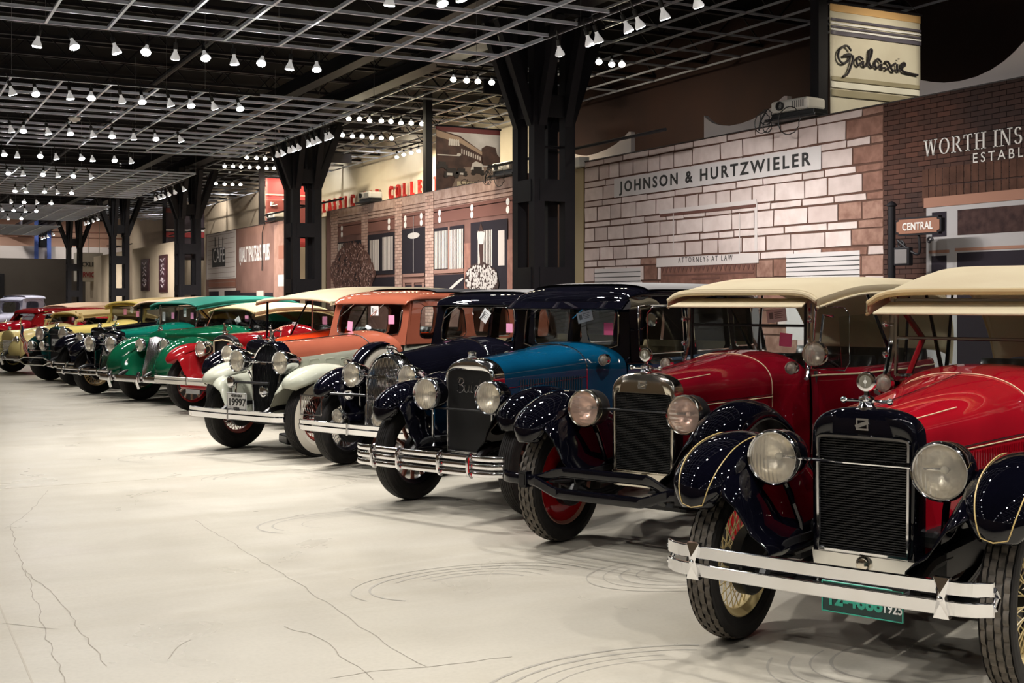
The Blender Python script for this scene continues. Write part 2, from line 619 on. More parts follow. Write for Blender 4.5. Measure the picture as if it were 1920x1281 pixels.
# ---- suspended open grids, a bay of 7.32 m every 11 m
TBAR = mat('grid bar grey enamel', (0.80, 0.86, 1.0), 0.3, 0.2)
TBARD = mat('grid bar dark enamel', (0.40, 0.42, 0.48), 0.35, 0.3)
C_ = 0.61
ZG = 4.42
bays = [(-5.0, 'behind'), (5.95, 'nearest'), (16.65, 'second'), (27.6, 'third'), (38.6, 'fourth'), (49.6, 'fifth')]
for (ya, nm) in bays:
    g = MB()
    xa = 6.47 - C_ * 20
    for k in range(21):
        x = xa + C_ * k
        g.box(x - .005, x + .005, ya, ya + C_ * 12, ZG, ZG + .038)
        g.box(x - .014, x + .014, ya, ya + C_ * 12, ZG - .003, ZG)
    for k in range(13):
        y = ya + C_ * k
        g.box(xa, 6.47, y - .004, y + .004, ZG, ZG + .032)
        g.box(xa, 6.47, y - .014, y + .014, ZG - .004, ZG)
    gr = g.build('ceiling_grid', TBAR, smooth=0)
    tag(gr, kind='structure')
    hw_ = MB()
    for k in range(0, 21, 4):
        for q in range(0, 13, 4):
            hw_.box(xa + C_ * k - .002, xa + C_ * k + .002, ya + C_ * q - .002, ya + C_ * q + .002, ZG, 5.75)
    hw_.build('hanger_wires', mat('hanger wire', (0.3, 0.3, 0.3), 0.4, 0.8), parent=gr, smooth=0)
g = MB()
x = 8.75
while x < 12.6:
    g.box(x - .012, x + .012, 6, 62, 5.5, 5.53)
    x += C_
y = 6.0
while y < 62:
    g.box(8.75, 12.41, y - .012, y + .012, 5.5, 5.53)
    y += 1.22
tag(g.build('ceiling_side_grid', TBARD, smooth=0), kind='structure')
# ducts and pipes in the black gap above
g = MB()
for x in (-3.5, 1.0, 4.6):
    g.tube([(x, Y0, 5.55), (x, Y1, 5.55)], .05, 8)
tag(g.build('ceiling_pipes', JO), kind='structure')

# ---- ceiling spotlights
BULBW = mat('spot bulb white glass', (0.85, 0.85, 0.85), 0.4, emis=(1, 0.98, 0.95), estr=0.22)
BULBF = mat('spot bulb lit face', (1, 1, 1), 0.4, emis=(1.0, 0.97, 0.95), estr=60.0)
BULBF2 = mat('warm bulb lit face', (1, 1, 1), 0.4, emis=(1.0, 0.87, 0.62), estr=42.0)
LT = mat('lamp socket black', (0.01, 0.01, 0.01), 0.5)
m = MB()
m.lathe([(.013, 0.0), (.020, .002), (.021, .045), (.028, .065), (.046, .10), (.058, .130), (.060, .142), (.057, .146)], (0, 0, 0), (0, 0, -1), 20)
bulb_me = m.build('bulb', BULBW, mesh_only=True)
face_me = MB().lathe([(.057, .146), (.045, .151), (.001, .154)], (0, 0, 0), (0, 0, -1), 20).build('lens', BULBF, mesh_only=True)
face2_me = MB().lathe([(.057, .146), (.045, .151), (.001, .154)], (0, 0, 0), (0, 0, -1), 20).build('lens', BULBF2, mesh_only=True)
sock_me = MB().lathe([(.001, -.055), (.024, -.055), (.026, -.05), (.026, .018), (.020, .022)], (0, 0, 0), (0, 0, -1), 14).tube([(0, 0, .05), (0, 0, .165)], .008, 6).build('socket', LT, mesh_only=True)
NSPOT = 0


def spot_lamp(px, py, z, label, group, tilt=None, warm=False, power=1.0, lit=True, xyz=None, wash=False):
    global NSPOT
    p = Vector(xyz) if xyz else gp(px, py, z)
    o = empty('spotlight', (p.x, p.y, z + .07))
    toward = Vector((-p.x, -p.y, 0)).normalized()
    if tilt is not None:
        dirv = Vector((tilt[0], tilt[1], -1)).normalized()
    elif wash:
        dirv = Vector((random.uniform(.35, .6), random.uniform(-.15, .55), -1)).normalized()
    elif NSPOT % 2:
        dirv = (toward * random.uniform(.45, .8) + Vector((random.uniform(-.2, .35), 0, -1))).normalized()
    else:
        dirv = Vector((random.uniform(-.25, .5), random.uniform(-.1, .35), -1)).normalized()
    o.rotation_euler = dirv.to_track_quat('-Z', 'Y').to_euler()
    tag(o, label, 'spotlight', group)
    o.scale = (.88, .88, .88)
    link('socket', sock_me, o)
    link('bulb', bulb_me, o)
    link('lens', face2_me if warm else face_me, o)
    # the light that bulb gives
    lp = Vector(o.location) + dirv * .17
    if lit:
        light('bulb_light', 'SPOT', lp, SPOT_W * power, (1.0, 0.82, 0.55) if warm else (1.0, 0.955, 0.90), 0.05, 125 if wash or tilt else 112, 0.7, lp + (dirv if wash or tilt else Vector((dirv.x * .3, dirv.y * .3, dirv.z))))
        NSPOT += 1
    return o


def lamp_row(L, z, what, zt=4.43, drop=None):
    """lamps share one straight track: snap them to it and build it"""
    P = [gp(a, b, z) for a, b in L]
    xs, ys = [p.x for p in P], [p.y for p in P]
    sy, cy = math.sin(YAW), math.cos(YAW)
    out = []
    cross = (max(xs) - min(xs)) > (max(ys) - min(ys))
    for (px, py), p in zip(L, P):
        r = (px - CX) / F
        if cross:
            Y = sum(ys) / len(ys)
            out.append(Vector((Y * (sy + cy * r) / (cy - sy * r), Y, z)))
        else:
            X = sum(xs) / len(xs)
            out.append(Vector((X, X * (cy - sy * r) / (sy + cy * r), z)))
    A, B = out[0], out[-1]
    ex = (B - A).normalized() * .3
    track(Vector((A.x - ex.x, A.y - ex.y, zt)), Vector((B.x + ex.x, B.y + ex.y, zt)), what)
    return out


def track(A, B, what, h=.035):
    m = MB().bar(A, B, .03, h)
    if A.z > 5:
        for q in (A, B):
            m.tube([(q.x, q.y, A.z), (q.x, q.y, 5.515)], .006, 6)
    tag(m.build('lamp_track', STEELBLK, smooth=0), 'black lamp track carrying the ' + what, 'lamp track')


S3 = 700 / 1920
SF = 260 / 1281
rowdata = [
    ('nearest cross row', [(198 * S3, 205 * S3), (365 * S3, 228 * S3), (583 * S3, 248 * S3), (757 * S3, 272 * S3), (903 * S3, 278 * S3), (1048 * S3, 300 * S3), (1202 * S3, 300 * S3), (1350 * S3, 325 * S3), (1495 * S3, 320 * S3), (1628 * S3, 340 * S3)]),
    ('second cross row', [(50 * S3, 465 * S3), (178 * S3, 472 * S3), (357 * S3, 490 * S3), (468 * S3, 510 * S3), (618 * S3, 500 * S3), (727 * S3, 515 * S3), (866 * S3, 520 * S3), (975 * S3, 532 * S3), (1090 * S3, 540 * S3), (1225 * S3, 548 * S3)]),
    ('third cross row', [(50 * S3, 660 * S3), (121 * S3, 663 * S3), (240 * S3, 678 * S3), (354 * S3, 680 * S3), (470 * S3, 688 * S3), (575 * S3, 692 * S3), (686 * S3, 700 * S3), (796 * S3, 704 * S3), (917 * S3, 712 * S3)]),
    ('fourth cross row', [(15 * S3, 790 * S3), (88 * S3, 793 * S3), (212 * S3, 803 * S3), (285 * S3, 802 * S3), (412 * S3, 812 * S3), (472 * S3, 810 * S3), (587 * S3, 822 * S3), (668 * S3, 820 * S3)]),
    ('fifth cross row', [(36 * S3, 887 * S3), (115 * S3, 888 * S3), (223 * S3, 897 * S3), (290 * S3, 893 * S3), (381 * S3, 902 * S3), (458 * S3, 905 * S3)]),
    ('sixth cross row', [(140 * SF, 340 + 80 * SF), (237 * SF, 340 + 80 * SF), (410 * SF, 340 + 92 * SF), (520 * SF, 340 + 85 * SF), (665 * SF, 340 + 95 * SF)]),
    ('seventh cross row', [(93 * SF, 340 + 185 * SF), (225 * SF, 340 + 180 * SF), (330 * SF, 340 + 190 * SF), (478 * SF, 340 + 190 * SF)]),
    ('eighth cross row', [(10 * SF, 340 + 255 * SF), (125 * SF, 340 + 270 * SF), (228 * SF, 340 + 262 * SF), (335 * SF, 340 + 268 * SF)]),
    ('ninth cross row', [(70 * SF, 340 + 335 * SF), (195 * SF, 340 + 340 * SF)]),
]
for ri, (nm, L) in enumerate(rowdata):
    for k, p in enumerate(lamp_row(L, 4.24, 'bulbs of the ' + nm)):
        spot_lamp(0, 0, 4.24, 'white spotlight bulb, ' + ORD[k] + ' from the left in the ' + nm + ' of the ceiling grids', 'spotlights on the ' + nm, xyz=p, power=(.15 + .20 * k, .05 + .12 * k, .05 + .12 * k, .08 + .12 * k, .1 + .12 * k, .5, .5, .7, .7)[ri])
track(Vector((gp(732, -2, 4.24).x - .4, gp(732, -2, 4.24).y, 4.43)), Vector((gp(824, 0, 4.24).x + .3, gp(824, 0, 4.24).y, 4.43)), 'bulbs cut by the top edge of the picture')
spot_lamp(732, -2, 4.24, 'white spotlight bulb cut by the top edge of the picture, left of two', 'spotlights cut by the top edge', power=1.5)
spot_lamp(824, 0, 4.24, 'white spotlight bulb cut by the top edge of the picture, right of two', 'spotlights cut by the top edge', power=1.5)
edges = [
    ('edge track above the stone front', [(1047, 88), (1100, 78), (1117, 65), (1170, 50), (1192, 42), (1240, 18), (1303, 3), (1355, -4)]),
    ('edge track above the brick shopfront', [(518, 290), (525, 284), (540, 281), (546, 277), (556, 273), (575, 270), (583, 264), (592, 261), (609, 262), (615, 252)]),
    ('edge track before the framed posters', [(290, 372), (296, 371), (304, 367), (314, 365), (325, 357), (341, 355)]),
    ('edge track above the hanging service sign', [(157, 418), (163, 417), (172, 415), (181, 409)]),
    ('farthest edge track, before the blue posts', [(77, 446), (82, 445), (88, 442), (98, 440)]),
]
for ei, (nm, L) in enumerate(edges):
    for k, p in enumerate(lamp_row(L, 4.24, 'bulbs of the ' + nm)):
        spot_lamp(0, 0, 4.24, 'white spotlight bulb, ' + ORD[k] + ' from the left on the ' + nm, 'spotlights on the ' + nm, xyz=p, power=(1.9 - .23 * k, 1.3, 2.4, 2.4, 2.4)[ei], wash=True)
warm = [
    ('row near the dark brown wall', [(1123, 117), (1147, 118), (1166, 121)]),
    ('row left of the big steel column', [(850, 148), (875, 150), (896, 151), (922, 155), (944, 158)]),
    ('upper row above the brick shopfront', [(654, 223), (674, 222), (693, 224), (715, 226), (733, 228), (752, 229), (771, 231), (791, 231)]),
    ('lower row above the brick shopfront', [(642, 254), (661, 255), (679, 255), (697, 256), (715, 258), (734, 259)]),
    ('wall-washing row over the red letters', [(744, 293), (757, 290), (771, 286), (785, 281), (798, 278)]),
    ('upper row above the cafe front', [(463, 294), (481, 296), (497, 297), (514, 297)]),
    ('lower row above the cafe front', [(421, 310), (437, 311), (452, 311), (468, 312), (484, 314), (500, 315), (514, 316), (530, 317)]),
    ('row before the beige wall', [(405, 344), (421, 344), (436, 345), (451, 346)]),
]
for (nm, L) in warm:
    z = 5.25
    P = lamp_row(L, z, 'warm bulbs of the ' + nm, 5.43)
    pw_ = {'row near the dark brown wall': 0.12, 'wall-washing row over the red letters': 1.6}.get(nm, 0.5)
    for k, p in enumerate(P):
        q0 = p
        q1 = Vector((-q0.x, -q0.y, 0)).normalized() * random.uniform(.7, 1.1)
        ti = (q1.x, q1.y)
        o = spot_lamp(0, 0, z, 'warm white bulb, ' + ORD[k] + ' from the left in the ' + nm, 'warm bulbs, ' + nm, tilt=ti, warm=True, lit=False, xyz=p)
        if k % 2 == 0:
            light('warm_light', 'SPOT', (p.x, p.y, z - .15), SPOT_W * pw_ * 2, (1, .84, .6), .06, 130, .7, (p.x + 1.6, p.y, z - 1.6))
# lamps over the part of the hall the camera stands in (they show in chrome, glass and floor)
for (yy, nm) in ((-4.9, 'far row behind the viewer'), (-1.3, 'middle row behind the viewer'), (2.3, 'row above the viewer')):
    for k in range(9):
        spot_lamp(0, 0, 4.24, 'white spotlight bulb, ' + ORD[k] + ' of the ' + nm, 'spotlights, ' + nm, xyz=(-4.6 + 1.3 * k, yy, 0), power=.05 + .27 * k)
    track(Vector((-5, yy, 4.395)), Vector((6.3, yy, 4.395)), 'bulbs of the ' + nm)
for (yy, nm) in ((5.9, 'front edge of the nearest grid'), (9.6, 'middle of the nearest grid')):
    track(Vector((-5, yy, 4.43)), Vector((1.0, yy, 4.43)), 'bulbs along the ' + nm)
    for k in range(8):
        xx = -4.6 + 1.3 * k
        pr = Vector((xx, yy, 4.24)) - CAM
        dz = pr.dot(FW)
        ppx, ppy = CX + F * pr.dot(RT) / dz, HY - F * (pr.z) / dz
        if 0 < ppx < 1920 and ppy > -5:
            continue
        spot_lamp(0, 0, 4.24, 'white spotlight bulb, ' + ORD[k] + ' along the ' + nm, 'spotlights along the ' + nm, xyz=(xx, yy, 0), power=.1 + .2 * k)
for k, yy in enumerate((13.3, 16.6, 20.2, 23.9, 27.5, 34.9, 38.6, 45.9)):
    for q, xx in enumerate((-5.2, -2.6)):
        if q == 0:
            track(Vector((-5.5, yy, 4.43)), Vector((-2.3, yy, 4.43)), 'bulbs of the ' + ORD[k] + ' row beyond the left edge')
        spot_lamp(0, 0, 4.24, 'white spotlight bulb in the ' + ORD[k] + ' row beyond the left edge, ' + ORD[q] + ' from the wall', 'spotlights beyond the left edge', xyz=(xx, yy, 0), power=.10)

track(Vector((6.55, 1.2, 4.43)), Vector((6.55, 6.7, 4.43)), 'added bulbs right of the viewer')
for k in range(6):  # out-of-view row added to light the near end of the stone and brick mural
    spot_lamp(0, 0, 4.24, 'white spotlight bulb, ' + ORD[k] + ' on the added edge track right of the viewer', 'spotlights, added edge track right of the viewer', xyz=(6.55, 1.6 + .95 * k, 0), power=.5, wash=True)
for k, (xx, yy) in enumerate(((-2, 60.5), (1.5, 60.5), (5, 60.5), (-1, 68.5), (3, 68.5), (6.5, 68.5), (9.5, 68.5), (11.5, 56), (11.5, 50), (11.5, 44), (8.0, 53), (7.6, 43.5), (0, 74.5), (5, 74.5), (9, 74.5), (11.6, 36), (11.6, 30))):  # lamps added to brighten the far end and the upper right wall
    spot_lamp(0, 0, 6.26, 'white spotlight bulb, ' + ORD[k] + ' of those added high up to light the far end', 'spotlights added high at the far end', xyz=(xx, yy, 0), power=2.0 if k < 15 else .8, tilt=(.5, .45))

# smoke detector under the second grid
p = gp(117, 222, 4.4)
o = MB().lathe([(.001, -.0), (.09, 0), (.095, .02), (.08, .045), (.035, .05), (.035, .075), (.001, .08)], (round((6.47 - p.x) / C_) * -C_ + 6.47, p.y, 4.425), (0, 0, -1), 20).build('smoke_detector', mat('detector plastic', (0.75, 0.72, 0.68), 0.5))
tag(o, 'round off-white smoke detector under the second ceiling grid', 'smoke detector')
# ================================================================ printed shopfront partitions along the right side
MX = 9.5
MT = 3.67


def slab(name, ya, yb, m, label, z1=MT, m2=None):
    o = MB().box(MX, MX + .12, ya, yb, 0, z1).build(name, m, smooth=0)
    tag(o, label, 'mural', kind='thing')
    t = MB().box(MX - .012, MX + .132, ya, yb, z1, z1 + .012).build('top_trim', mat('trim strip dark', (0.03, 0.025, 0.025), 0.5), parent=o, smooth=0)
    return o


def yz(px, py):
    return wp(px, py, MX)


def pq(mb, pix, off=.004, th=.004):
    """a flat printed shape, its corners read off the photograph on the plane of the partition"""
    pts = []
    for p in pix:
        y, z = yz(*p)
        pts.append((MX - off, y, z))
    mb.prism(pts, (-th, 0, 0))
    return mb


def pr(mb, pa, pb, ref, off=.004, th=.004):
    """printed upright rectangle: pa, pb its left and right pixel columns, ref = (pixel column, top, bottom)"""
    ya = yz(pa, 500)[0]
    yb = yz(pb, 500)[0]
    z1 = yz(ref[0], ref[1])[1]
    z0 = yz(ref[0], ref[2])[1]
    mb.box(MX - off - th, MX - off, min(ya, yb), max(ya, yb), min(z0, z1), max(z0, z1))
    return mb


YA = yz(1096, 500)[0]
YS = yz(1658, 500)[0]
MORT = mat('printed mortar brown', (0.10, 0.055, 0.042), 0.8, spec=0.08)
MA = slab('storefront_mural', 1.5, YA, MORT, 'printed mural of a white stone law office and a dark brick insurance front')
# --- stone blocks
STN = [mat('printed stone pale', (0.56, 0.47, 0.45), 0.8, spec=0.08, noise=(5, (0.47, 0.39, 0.37))),
       mat('printed stone white', (0.63, 0.54, 0.52), 0.8, spec=0.08, noise=(6, (0.54, 0.45, 0.43))),
       mat('printed stone greyish', (0.46, 0.37, 0.35), 0.8, spec=0.08, noise=(5, (0.52, 0.43, 0.41))),
       mat('printed stone tan', (0.24, 0.13, 0.10), 0.8, spec=0.08, noise=(9, (0.16, 0.085, 0.065))),
       mat('printed stone rust', (0.32, 0.195, 0.155), 0.8, spec=0.08, noise=(9, (0.20, 0.11, 0.085)))]
rs = random.Random(3)
mb = MB()
z = MT
k = 0
while z > 0.02:
    h = (0.095, 0.205)[k % 2] * rs.uniform(.93, 1.07)
    if k % 5 == 4:
        h *= .9
    y = YA - .01
    while y > YS:
        wd = rs.uniform(.26, .60) if k % 2 else rs.uniform(.3, .75)
        ye = max(y - wd, YS)
        if ye - YS < .12:
            ye = YS
        g = .011
        rnd = lambda: rs.uniform(-.006, .006)
        c = [(MX - .004, y - g + rnd(), z - g + rnd()), (MX - .004, ye + g + rnd(), z - g + rnd()), (MX - .004, ye + g + rnd(), z - h + g + rnd()), (MX - .004, y - g + rnd(), z - h + g + rnd())]
        ymid = (y + ye) / 2
        d_door = min(abs(ymid - yz(1225, 500)[0]), 9)
        if ye < YS + .35:
            mb.cur = rs.choice((3, 4, 4, 0))
        elif z < 2.3 and d_door < .28:
            mb.cur = rs.choice((3, 4, 3, 2))
        elif z < 2.1 and abs(ymid - yz(1448, 500)[0]) < .22:
            mb.cur = rs.choice((3, 4, 3))
        elif z < 1.95 and rs.random() < .3:
            mb.cur = 4
        else:
            mb.cur = rs.choice((0, 0, 1, 1, 1, 2))
        if abs(y - ye) > .06:
            mb.prism(c, (-.003, 0, 0))
        y = ye
    z -= h
    k += 1
mb.build('printed_stonework', STN, parent=MA, smooth=0)

# --- dark brick
DB = mat('printed dark brick', (0.05, 0.03, 0.028), 0.8, spec=0.08)
nt = DB.node_tree
tcn = nt.nodes.new('ShaderNodeTexCoord')
sep = nt.nodes.new('ShaderNodeSeparateXYZ')
cmb = nt.nodes.new('ShaderNodeCombineXYZ')
br = nt.nodes.new('ShaderNodeTexBrick')
nt.links.new(tcn.outputs['Object'], sep.inputs[0])
nt.links.new(sep.outputs['Y'], cmb.inputs['X'])
nt.links.new(sep.outputs['Z'], cmb.inputs['Y'])
nt.links.new(cmb.outputs[0], br.inputs['Vector'])
br.inputs['Scale'].default_value = 1.0
br.inputs['Brick Width'].default_value = 0.17
br.inputs['Row Height'].default_value = 0.052
br.inputs['Mortar Size'].default_value = 0.004
br.inputs['Color1'].default_value = (0.075, 0.042, 0.035, 1)
br.inputs['Color2'].default_value = (0.047, 0.031, 0.028, 1)
br.inputs['Mortar'].default_value = (0.011, 0.006, 0.006, 1)
nz = nt.nodes.new('ShaderNodeTexNoise')
nz.inputs['Scale'].default_value = 0.9
nt.links.new(tcn.outputs['Object'], nz.inputs['Vector'])
mxx = nt.nodes.new('ShaderNodeMix'); mxx.data_type = 'RGBA'; mxx.blend_type = 'MULTIPLY'; mxx.inputs[0].default_value = .8
rr_ = nt.nodes.new('ShaderNodeValToRGB')
rr_.color_ramp.elements[0].color = (1.35, 1.1, .95, 1)
rr_.color_ramp.elements[1].color = (.7, .75, .8, 1)
rr_.color_ramp.elements[0].position = .35
rr_.color_ramp.elements[1].position = .65
nt.links.new(nz.outputs['Fac'], rr_.inputs[0])
nt.links.new(br.outputs['Color'], mxx.inputs[6])
nt.links.new(rr_.outputs[0], mxx.inputs[7])
nt.links.new(mxx.outputs[2], nt.nodes['Principled BSDF'].inputs['Base Color'])
MB().box(MX - .008, MX, 1.5, YS, 0, MT).build('printed_brickwork', DB, parent=MA, smooth=0)
# soldier course patch over the window
mb = MB()
ya, zt = yz(1730, 330)
_, zb = yz(1730, 385)
y = ya
while y > 2:
    mb.box(MX - .012, MX - .008, y - .085, y - .006, zb + .19, zb + .36)
    mb.box(MX - .012, MX - .008, y - .085, y - .006, zb + .01, zb + .175)
    y -= .09
mb.build('printed_soldier_course', mat('printed soldier brick', (0.055, 0.028, 0.021), 0.8, spec=0.08, noise=(7, (0.09, 0.045, 0.032))), parent=MA, smooth=0)
# the shop window: cream frame, dark panes
FRM = mat('printed cream frame', (0.34, 0.325, 0.33), 0.8, spec=0.08)
PCH = mat('printed peach lintel', (0.28, 0.15, 0.11), 0.8, spec=0.08)
PANE = mat('printed dark pane', (0.022, 0.018, 0.024), 0.8, spec=0.08)
PANB = mat('printed brick reflection', (0.06, 0.035, 0.032), 0.8, spec=0.08, noise=(12, (0.03, 0.018, 0.018)))
yl = yz(1739, 500)[0]
ztop = yz(1760, 388)[1]
mb = MB()
mb.box(MX - .016, MX - .009, 1.5, yl, 0, ztop)
mb.build('printed_window_frame', FRM, parent=MA, smooth=0)
mb = MB()
mb.box(MX - .022, MX - .016, 1.5, yl + .03, ztop, ztop + .10)
zm = yz(1740, 475)[1]
mb.box(MX - .02, MX - .016, 1.5, yz(1793, 500)[0], yz(1800, 471)[1] , yz(1800, 471)[1] + .03)
mb.box(MX - .02, MX - .016, yz(1782, 500)[0], yz(1744, 500)[0], yz(1760, 475)[1], yz(1760, 475)[1] + .03)
mb.build('printed_lintel', PCH, parent=MA, smooth=0)
mb = MB()
pr(mb, 1750, 1777, (1760, 398, 444), .016)
pr(mb, 1749, 1777, (1760, 480, 560), .016)
zz = yz(1800, 474)[1]
mb.box(MX - .020, MX - .016, 1.6, yz(1797, 500)[0], 0.3, zz)
mb.build('printed_pane', PANE, parent=MA, smooth=0)
mb = MB()
z1_ = yz(1800, 394)[1]
z0_ = yz(1800, 441)[1]
mb.box(MX - .020, MX - .016, 1.6, yz(1798, 500)[0], z0_, z1_)
mb.build('printed_pane', PANB, parent=MA, smooth=0)
# --- Johnson & Hurtzwieler board
SIGNW = mat('printed sign white', (0.54, 0.51, 0.51), 0.8, spec=0.08)
yL, yR = yz(1153, 350)[0], yz(1541, 300)[0]
zT = (yz(1153, 337)[1] + yz(1541, 271)[1]) / 2
zB = (yz(1153, 372)[1] + yz(1541, 316)[1]) / 2
MB().box(MX - .014, MX - .009, yR, yL, zB, zT).build('printed_sign_board', SIGNW, parent=MA, smooth=0)
sz = (zT - zB) * .78
RF = (R_(90), 0, R_(-90))
t = text('printed_lettering', 'JOHNSON & HURTZWIELER', sz, (MX - .015, yL - .16, zB + (zT - zB) * .25), RF, INK, MA, .001, spacing=1.35, bold=.006, fit=yL - yR - .30)
# attorneys slab, ledge, dentils, chains and door
LIT = mat('printed pale ledge', (0.55, 0.50, 0.49), 0.8, spec=0.08)
RUSTY = mat('printed rust brown', (0.22, 0.11, 0.085), 0.8, spec=0.08, noise=(6, (0.13, 0.065, 0.05)))
mb = MB()
pr(mb, 1240, 1419, (1330, 497, 640), .006)
mb.build('printed_doorway', RUSTY, parent=MA, smooth=0)
mb = MB()
pr(mb, 1233, 1424, (1330, 479, 497), .012, .008)
pr(mb, 1238, 1420, (1330, 384, 392), .010, .006)
pr(mb, 1416, 1421, (1400, 380, 472), .008)
mb.build('printed_ledge', LIT, parent=MA, smooth=0)
mb = MB()
pr(mb, 1239, 1419, (1330, 392, 398), .009)
y0_, y1_ = yz(1240, 500)[0], yz(1418, 500)[0]
zd = yz(1330, 497)[1]
n = 22
for k in range(n):
    a = y0_ + (y1_ - y0_) * k / n
    b = y0_ + (y1_ - y0_) * (k + 1) / n
    mb.prism([(MX - .012, a, zd), (MX - .012, b, zd), (MX - .012, (a + b) / 2, zd - .085)], (-.004, 0, 0))
pr(mb, 1244, 1414, (1330, 512, 515), .010)
pr(mb, 1298, 1350, (1330, 520, 524), .010)
mb.build('printed_dentils', mat('printed brown shade', (0.12, 0.06, 0.05), 0.8, spec=0.08), parent=MA, smooth=0)
mb = MB()
for px in (1264, 1388):
    a = yz(px, 400)
    b = yz(px, 478)
    mb.box(MX - .014, MX - .010, a[0] - .008, a[0] + .008, b[1], a[1])
mb.build('printed_chains', LIT, parent=MA, smooth=0)
a = yz(1274, 496)
text('printed_lettering', 'ATTORNEYS AT LAW', .10, (MX - .021, a[0], zd + .045), RF, INK, MA, .001, spacing=1.5, fit=a[0] - yz(1376, 500)[0])
pr(MB(), 1116, 1202, (1160, 503, 640), .006).build('printed_shutter', SIGNW, parent=MA, smooth=0)
pr(MB(), 1475, 1613, (1545, 473, 640), .006).build('printed_shutter', SIGNW, parent=MA, smooth=0)
mb = MB()
for (pa, pb, rx, y0_) in ((1116, 1202, 1160, 510), (1475, 1613, 1545, 481)):
    for k in range(9):
        pr(mb, pa, pb, (rx, y0_ + 8.7 * k, y0_ + 8.7 * k + 1.5), .011, .001)
mb.build('printed_shutter_lines', INK, parent=MA, smooth=0)
# --- WORTH INS(urance) serif lettering and ESTABLISHED
WHT = mat('printed white lettering', (0.66, 0.64, 0.62), 0.8, spec=0.08)


def serif(chars, y, z, h, m, parent, adv=.78):
    """upright seriffed capitals built of strokes, thick stems and thin joins"""
    T, t_, s_ = .13, .05, .13
    def stem(x, a=0.0, b=1.0, w=T):
        return [(x - w / 2, a), (x + w / 2, a), (x + w / 2, b), (x - w / 2, b)]
    def ser(x, yy, w=.36):
        d = .045 if yy < .5 else -.045
        return [(x - w / 2, yy), (x + w / 2, yy), (x + w / 2, yy + d), (x - w / 2, yy + d)]
    def dia(x0, y0, x1, y1, w):
        return [(x0 - w / 2, y0), (x0 + w / 2, y0), (x1 + w / 2, y1), (x1 - w / 2, y1)]
    def arc(cx, cy, rx, ry, a0, a1, w0=T, n=14):
        out = []
        for i in range(n):
            A, B = a0 + (a1 - a0) * i / n, a0 + (a1 - a0) * (i + 1) / n
            def ww(q):
                return .04 + (w0 - .04) * abs(math.cos(q))
            out.append([(cx + (rx - ww(A) / 2) * math.cos(A), cy + (ry - ww(A) / 2) * math.sin(A)), (cx + (rx + ww(A) / 2) * math.cos(A), cy + (ry + ww(A) / 2) * math.sin(A)),
                        (cx + (rx + ww(B) / 2) * math.cos(B), cy + (ry + ww(B) / 2) * math.sin(B)), (cx + (rx - ww(B) / 2) * math.cos(B), cy + (ry - ww(B) / 2) * math.sin(B))])
        return out
    G = {
        'W': (1.05, [dia(.30, 0, .12, 1, T), dia(.30, 0, .52, 1, t_), dia(.76, 0, .52, 1, T), dia(.76, 0, .93, 1, t_), ser(.12, 1, .3), ser(.93, 1, .26), ser(.52, 1, .26)]),
        'O': (.86, arc(.43, .5, .34, .47, 0, 2 * PI, T, 28)),
        'R': (.80, [stem(.18), ser(.18, 0), ser(.18, 1, .3), dia(.78, 0, .42, .5, T)] + arc(.36, .745, .25, .225, -PI / 2, PI / 2) + [[(.18, .5), (.36, .5), (.36, .54), (.18, .54)], [(.18, .95), (.36, .95), (.36, .99), (.18, .99)]]),
        'T': (.74, [stem(.37), ser(.37, 0), [(.04, .95), (.70, .95), (.70, 1), (.04, 1)], [(.04, .78), (.08, .78), (.09, 1), (.04, 1)], [(.66, .78), (.70, .78), (.70, 1), (.65, 1)]]),
        'H': (.90, [stem(.18), stem(.70), ser(.18, 0), ser(.18, 1), ser(.70, 0), ser(.70, 1), [(.18, .48), (.70, .48), (.70, .53), (.18, .53)]]),
        ' ': (.30, []),
        'I': (.42, [stem(.20), ser(.20, 0), ser(.20, 1)]),
        'N': (.90, [stem(.16, w=.06), stem(.74, w=.06), dia(.72, 0, .16, 1, T), ser(.16, 0), ser(.12, 1, .26), ser(.74, 1)]),
        'S': (.62, arc(.30, .735, .19, .225, .35, PI * 1.5, .12) + arc(.30, .275, .21, .245, -PI * .93, PI / 2, .12)),
    }
    mb = MB()
    x = 0
    for c in chars:
        wdt, polys = G[c]
        for q in polys:
            mb.prism([(MX - .012, y - (x + a) * h, z + b * h) for a, b in q], (-.006, 0, 0))
        x += wdt * 1.14
    return mb.build('printed_lettering', m, parent=parent, smooth=0), x


a = yz(1735, 294)
hL = yz(1745, 262)[1] - yz(1745, 292)[1]
serif('WORTH INS', a[0], a[1] + .0, hL, WHT, MA)
a = yz(1825, 306)
t = text('printed_lettering', 'ESTABLISHED', .135, (MX - .014, a[0], a[1]), RF, WHT, MA, .001, spacing=1.45)

# olive end post of the stone front and its junction boxes
o = MB().box(MX - .02, MX + .14, YA, yz(1076, 500)[0], 0, MT - .08).build('end_post', mat('olive end post', (0.25, 0.19, 0.09), 0.6), parent=MA, smooth=0, bevel=.004)

